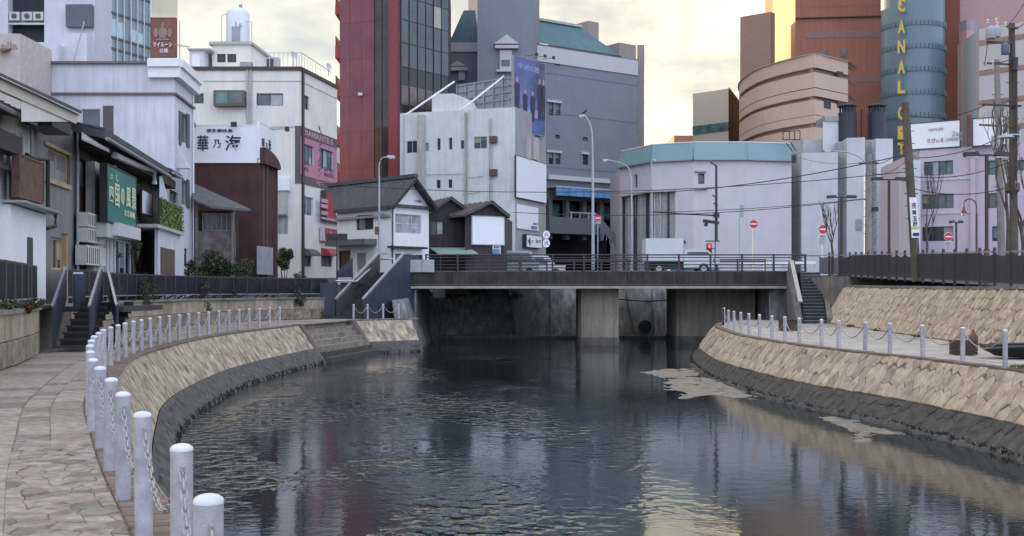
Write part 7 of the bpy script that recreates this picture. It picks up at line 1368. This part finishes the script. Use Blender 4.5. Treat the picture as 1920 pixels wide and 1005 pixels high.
car(963, 78, 2.35, 3.3, 1.75, mat('silver_van', (.36, .38, .42), .35, .3), 'silver van parked by the white lightbox sign behind the railing', 'parked_van', van=True); car(1012, 79.5, 2.35, 3.4, 1.5, mat('white_car', (.6, .62, .66), .3), 'white car half hidden behind the railing near the hotel'); 
car(1300, 86, 2.36, 3.6, 1.35, mat('blue_car', (.10, .22, .4), .3), 'blue car seen through the railing beyond the truck')
# guard rails on the far side
grd = thing('guard_rail', (Xp(1440, 82), 82, 2.35), 'white guard rail with posts beyond the right end of the bridge', 'guard rail'); MB().box(Xp(1385, 82), Xp(1530, 82), 82, 82.08, Zp(495, 82), Zp(490, 82)).build('rail', M_white, grd)
for x in range(1388, 1531, 20): MB().box(Xp(x, 82), Xp(x + 2, 82), 82.1, 82.2, 2.35, Zp(490, 82)).build('post', M_frameL, grd)
# bicycles on left, behind fence
def bike(px, Y, z, lab, s=1):
    x = Xp(px, Y); t = thing('bicycle', (x, Y, z), lab, 'bicycle', 'bicycles behind the tinted fence')
    def ring(c, r): return [c + Vector((r * math.cos(k * .5236), 0, r * math.sin(k * .5236))) for k in range(13)]
    for dx, nm in ((-.5, 'wheel'), (.5, 'wheel')): 
        c = Vector((x + dx, Y, z + .33)); o = MB().tube(ring(c, .32), .022, 5, False).build(nm, M_tyre, t); sp__ = MB(); 
        for k in range(6): e = Vector((.3 * math.cos(k * .5236), 0, .3 * math.sin(k * .5236))); sp__.bar(c - e, c + e, .006)
        so = sp__.build('spokes', M_grey, o); so['kind'] = 'stuff'
    fr = MB(); P_ = lambda a, b_: Vector((x + a, Y, z + b_))
    for a, b_ in ((P_(-.5, .33), P_(-.05, .3)), (P_(-.05, .3), P_(.35, .75)), (P_(-.2, .78), P_(.35, .75)), (P_(-.2, .78), P_(-.05, .3)), (P_(-.5, .33), P_(-.2, .78)), (P_(.5, .33), P_(.35, .9))): fr.tube([a, b_], .018, 5)
    fr.build('frame', M_rail, t); MB().hexa([P_(-.33, .84) + Vector((0, -.07, 0)), P_(-.08, .84) + Vector((0, -.03, 0)), P_(-.08, .84) + Vector((0, .03, 0)), P_(-.33, .84) + Vector((0, .07, 0)), P_(-.33, .9) + Vector((0, -.08, 0)), P_(-.08, .88) + Vector((0, -.03, 0)), P_(-.08, .88) + Vector((0, .03, 0)), P_(-.33, .9) + Vector((0, .08, 0))]).build('saddle', M_black, t); MB().bar((x + .33, Y - .28, z + .98), (x + .33, Y + .28, z + .98), .03).build('handlebar', M_grey, t); MB().bar((x + .35, Y, z + .85), (x + .33, Y, z + .98), .03).build('stem', M_grey, t)
for i, (px, lab) in enumerate(((566, 'left'), (583, 'second'), (600, 'third'), (618, 'right'))): bike(px, 63.8 + i * .15, LS + .1, lab + ' bicycle parked below the cream building behind the fence')
# ================================================================ VEGETATION
def leafmat(nm, c, c2): return mat(nm, c, .65, noise=.5, scale=5, hue=c2)
M_lf = leafmat('leaf_dark', (.035, .06, .03), (.06, .09, .03)); M_lf2 = leafmat('leaf_mid', (.06, .09, .035), (.09, .10, .04)); M_lf3 = leafmat('leaf_dry', (.09, .07, .04), (.06, .08, .035)); M_bark = mat('bark', (.10, .08, .065), .9, noise=.3, scale=6)
def foliage(par, c, rad, n, seed, m, s=.09, clumps=9, nm='crown'):
    rr = random.Random(seed); cl = []
    for _ in range(clumps):
        while True:
            v = Vector((rr.uniform(-1, 1), rr.uniform(-1, 1), rr.uniform(-1, 1)))
            if v.length < 1: break
        cl.append((v * .75, rr.uniform(.25, .5)))
    mb = MB(); vs = []; fs = []
    for i in range(n):
        v, r_ = rr.choice(cl); d = Vector((rr.gauss(0, 1), rr.gauss(0, 1), rr.gauss(0, 1))); d = d.normalized() * r_ * rr.random() ** .4; p = v + d; p = Vector((c[0] + p.x * rad[0], c[1] + p.y * rad[1], c[2] + p.z * rad[2]))
        a = Vector((rr.gauss(0, 1), rr.gauss(0, 1), rr.gauss(0, 1))).normalized(); b_ = a.cross(Vector((rr.gauss(0, 1), rr.gauss(0, 1), 1))).normalized(); q = s * rr.uniform(.6, 1.3); o = len(vs)
        vs += [p - a * q, p + b_ * q * .5, p + a * q, p - b_ * q * .5]; fs.append((o, o + 1, o + 2, o + 3))
    mb.add(vs, fs); 
    me = bpy.data.meshes.new(nm); o0 = ORG.get(par.name, Vector((0, 0, 0))); me.from_pydata([(x - o0.x, y - o0.y, z - o0.z) for x, y, z in mb.v], [], mb.f); me.materials.append(m); o = bpy.data.objects.new(nm, me); C.objects.link(o); o.parent = par; o['kind'] = 'stuff'; return o
def bush(px, py, Y, rx, rz, n, seed, m, lab, s=.09, zb=None, grp=None, name='bush', stems=4):
    c = P(px, py, Y); zb = LS if zb is None else zb; t = thing(name, (c.x, Y, zb), lab, 'bush' if name == 'bush' else 'plant', grp); foliage(t, c, (rx, min(rx, 1.0), rz), n, seed, m, s); rr = random.Random(seed)
    for k in range(stems): MB().tube([(c.x + rr.uniform(-.1, .1), Y, zb), (c.x + rr.uniform(-.5, .5) * rx, Y + rr.uniform(-.2, .2), c.z), (c.x + rr.uniform(-.8, .8) * rx, Y, c.z + rz * .5)], [.03, .02, .008], 5).build('stem', M_bark, t)
bush(534, 484, 66, .62, .8, 3600, 1, M_lf2, 'dense round green bush between restaurant and cream building', .07)
bush(400, 498, 60, 1.4, .8, 5200, 2, M_lf, 'wide dark green bush in front of the wooden veranda', .07); bush(447, 502, 61, .8, .7, 1300, 3, M_lf2, 'lighter green shrub right of the veranda bush', .06); bush(365, 505, 58, .7, .6, 900, 4, M_lf3, 'brownish thin shrub left of the veranda bush', .06)
bush(560, 528, 63.6, .45, .7, 500, 5, M_lf2, 'yellowish shrub poking over the tinted fence', .06)
rr = random.Random(8)
for i, (px, py, lab) in enumerate(((275, 560, 'dark creeper hanging over the fence near the dark stairs'), (385, 572, 'creeper spilling down the panels below the fence'), (505, 576, 'creeper hanging below the fence left of the wall drawing'), (560, 570, 'thin creeper near the right end of the fence'), (430, 566, 'low creeper at the middle of the long fence'))):
    Y = {275: 45.2, 385: 53, 505: 59.3, 560: 60.6, 430: 56}[px]; bush(px, py - 12, Y - .1, .4, .8 if i in (0, 1) else .55, 650, 30 + i, (M_lf, M_lf3, M_lf3, M_lf2, M_lf3)[i], lab, .055, LS, 'creepers on the long tinted fence', 'creeper', 2)
bush(610, 598, 61.8, .35, .3, 260, 50, M_lf, 'small weedy tuft at the foot of the panel wall by the navy stairs', .05, 0.0, None, 'weeds', 1)
for k in range(4): bush(560 + k * 14, 580 + k * 2, 61.2 + k * .3, .3, .45, 160, 60 + k, M_lf3, ['leftmost', 'second', 'third', 'rightmost'][k] + ' patch of dead ivy clinging to the panel wall', .045, 0.1, 'dead ivy on the panel wall', 'ivy', 5)
for k, (px, py, Y) in enumerate(((15, 560, 23.6), (42, 568, 25), (68, 560, 26.3))): bush(px, py + 10, Y, .25, .18, 260, 80 + k, (M_lf3, leafmat('leaf_red', (.14, .03, .02), (.06, .06, .03)), M_lf2)[k], ['reddish', 'russet', 'green'][k] + ' low potted plant behind the left retaining wall', .045, LS + .05, None, 'potted_plant', 1)
bush(252, 470, 45, .35, .5, 300, 90, M_lf2, 'small green plant on the pavement before the dark timber house', .05); bush(205, 480, 43, .5, .25, 300, 91, M_lf, 'low dark plant beneath the green sign', .05)
# shrubs under/behind the bridge
for k, (px, py) in enumerate(((800, 552), (850, 556), (900, 548), (960, 555))): bush(px, py, 78.3, .8, .28, 260, 100 + k, M_lf2, ['leftmost', 'second', 'third', 'rightmost'][k] + ' clump of weeds on the embankment seen under the bridge', .09, 0.6, 'weeds on the embankment', 'weeds', 1)
# bare trees
def bare_tree(px, Y, zb, ytop, seed, lab, spread=.5, name='bare_tree', m=M_bark):
    x = Xp(px, Y); H = Zp(ytop, Y) - zb; t = thing(name, (x, Y, zb), lab, 'tree'); rr = random.Random(seed)
    MB().tube([(x, Y, zb), (x + .05, Y, zb + H * .3), (x - .05, Y, zb + H * .5)], [.09, .07, .055], 7).build('trunk', m, t)
    def br(p, d, L_, r, lv):
        q = p + d * L_; MB().tube([p, p.lerp(q, .5) + Vector((rr.uniform(-.04, .04), 0, 0)), q], [r, r * .8, r * .55], 4).build('limb', m, t) if lv < 2 else tw.bar(p, q, r * 1.6)
        if lv < 4:
            for _ in range(2 if lv else 3): e = Vector((rr.uniform(-1, 1) * spread, rr.uniform(-.6, .6) * spread, 1)).normalized(); br(q, (d * .6 + e).normalized(), L_ * rr.uniform(.6, .85), r * .62, lv + 1)
    tw = MB(); 
    for _ in range(3): e = Vector((rr.uniform(-1, 1) * spread, rr.uniform(-.5, .5) * spread, 1)).normalized(); br(Vector((x, Y, zb + H * rr.uniform(.3, .5))), e, H * .2, .045, 0)
    o = tw.build('twigs', m, t); o['kind'] = 'stuff'
bare_tree(1560, 67, 2.3, 385, 1, 'slim bare tree by the no entry sign near the right stairs', .5); bare_tree(1737, 70, 2.3, 320, 2, 'taller bare tree in front of the long dark windows', .45); bare_tree(1888, 50, groundz(50), 190, 3, 'leafless twiggy tree among the utility poles', .6); bare_tree(1916, 44, groundz(44), 300, 4, 'leafless tree cut by the right edge', .5)
# moss tufts on right walkway by the wall foot
for k, (y, s) in enumerate(((52, .5), (47, .35), (41, .5), (34, .6))):
    x = basex(y) - .1; t = thing('grass_tuft', (x, y, RW), ['farthest', 'third', 'second', 'nearest'][k] + ' green moss tuft at the foot of the upper right wall', 'moss', 'moss tufts at the wall foot'); foliage(t, (x, y, RW + .03), (s * .5, s, .1), 220, 200 + k, M_lf2, .04, 6, 'blades')
x = edgeR.at(edgeR.u_at_y(24), -.15); t = thing('grass_tuft', (x.x, 24, RW), 'bright green grass tuft beside the nearest right bollard', 'grass'); foliage(t, (x.x + .1, x.y, RW + .04), (.25, .3, .09), 300, 210, mat('leaf_bright', (.12, .18, .04), .7, noise=.3), .03, 6, 'blades')
# ================================================================ THINGS ON THE RIGHT WALKWAY
Yp = 29.5; pl = thing('planter', (Xp(1812, Yp), Yp, RW), 'brown wooden planter box holding a pointed rusty urn', 'planter'); xa, xb = Xp(1795, Yp), Xp(1832, Yp); zt = RW + .36
for k in range(4):
    z0 = RW + .02 + k * .09; 
    for (p, q) in (((xa, Yp), (xb, Yp)), ((xa, Yp + .5), (xb, Yp + .5)), ((xa, Yp), (xa, Yp + .5)), ((xb, Yp), (xb, Yp + .5))): MB().bar((*p, z0 + .04), (*q, z0 + .04), .04, .08).build('board', mat('planter_wood', (.075, .045, .04), .8, noise=.3), pl)
MB().box(xa + .03, xb - .03, Yp + .03, Yp + .47, RW + .02, zt - .03).build('soil', M_algae, pl)
ur = thing('urn', (Xp(1826, Yp + .2), Yp + .25, zt), 'small rust coloured urn with a pointed top in the planter', 'urn'); MB().lathe((Xp(1826, Yp + .2), Yp + .25, zt - .05), [(.08, 0), (.12, .05), (.12, .14), (.06, .24), (.035, .3), (.01, .36)], 14).build('body', M_rust, ur, True)
Yb_ = 28.2; bt = thing('boat', (Xp(1890, Yb_), Yb_, RW), 'black flat-bottomed boat hull resting on the right walkway', 'boat')
hull = [(Xp(1838, Yb_), .0, .30, .02), (Xp(1850, Yb_), .25, .20, .12), (Xp(1875, Yb_), .5, .06, .30), (Xp(1920, Yb_), .62, .03, .33), (Xp(2000, Yb_), .6, .03, .35), (Xp(2090, Yb_), .35, .10, .38)]
mb = MB(); vs = []; fs = []
for (x, w_, zb, hh_) in hull: vs += [(x, Yb_ - w_ * .6, RW + zb), (x, Yb_ - w_ - .02, RW + max(zb + .05, hh_)), (x, Yb_ + w_ + .02, RW + max(zb + .05, hh_)), (x, Yb_ + w_ * .6, RW + zb)]
for i in range(len(hull) - 1):
    for j in (0, 2, 3): a = i * 4 + j; b2_ = i * 4 + (j + 1) % 4; fs.append((a, b2_, b2_ + 4, a + 4))
fs.append((0, 1, 2, 3)); k = (len(hull) - 1) * 4; fs.append((k, k + 3, k + 2, k + 1)); mb.add(vs, fs); mb.build('hull', mat('boat_black', (.015, .015, .018), .5, noise=.3), bt)
for s in (-1, 1): MB().tube([(x, Yb_ + s * (w_ + .02), RW + max(zb + .05, hh_)) for x, w_, zb, hh_ in hull], .03, 5).build('gunwale', mat('boat_rim', (.04, .04, .045), .5), bt)
for x in (1895, 1950): MB().box(Xp(x, Yb_), Xp(x + 12, Yb_), Yb_ - .55, Yb_ + .55, RW + .26, RW + .29).build('thwart', M_wood, bt)
# little service box near the bend, far
MB_ = thing('planter', (Xp(1478, 46), 46, RW), 'dark low wooden box behind the far right bollards', 'planter'); MB().box(Xp(1466, 47), Xp(1497, 47), 47, 47.6, RW, RW + .42).build('box', mat('planter_wood', ()), MB_); MB().box(Xp(1465, 47), Xp(1498, 47), 46.97, 47.63, RW + .42, RW + .46).build('lid', M_wood, MB_)
# faint line drawing on panel wall, left
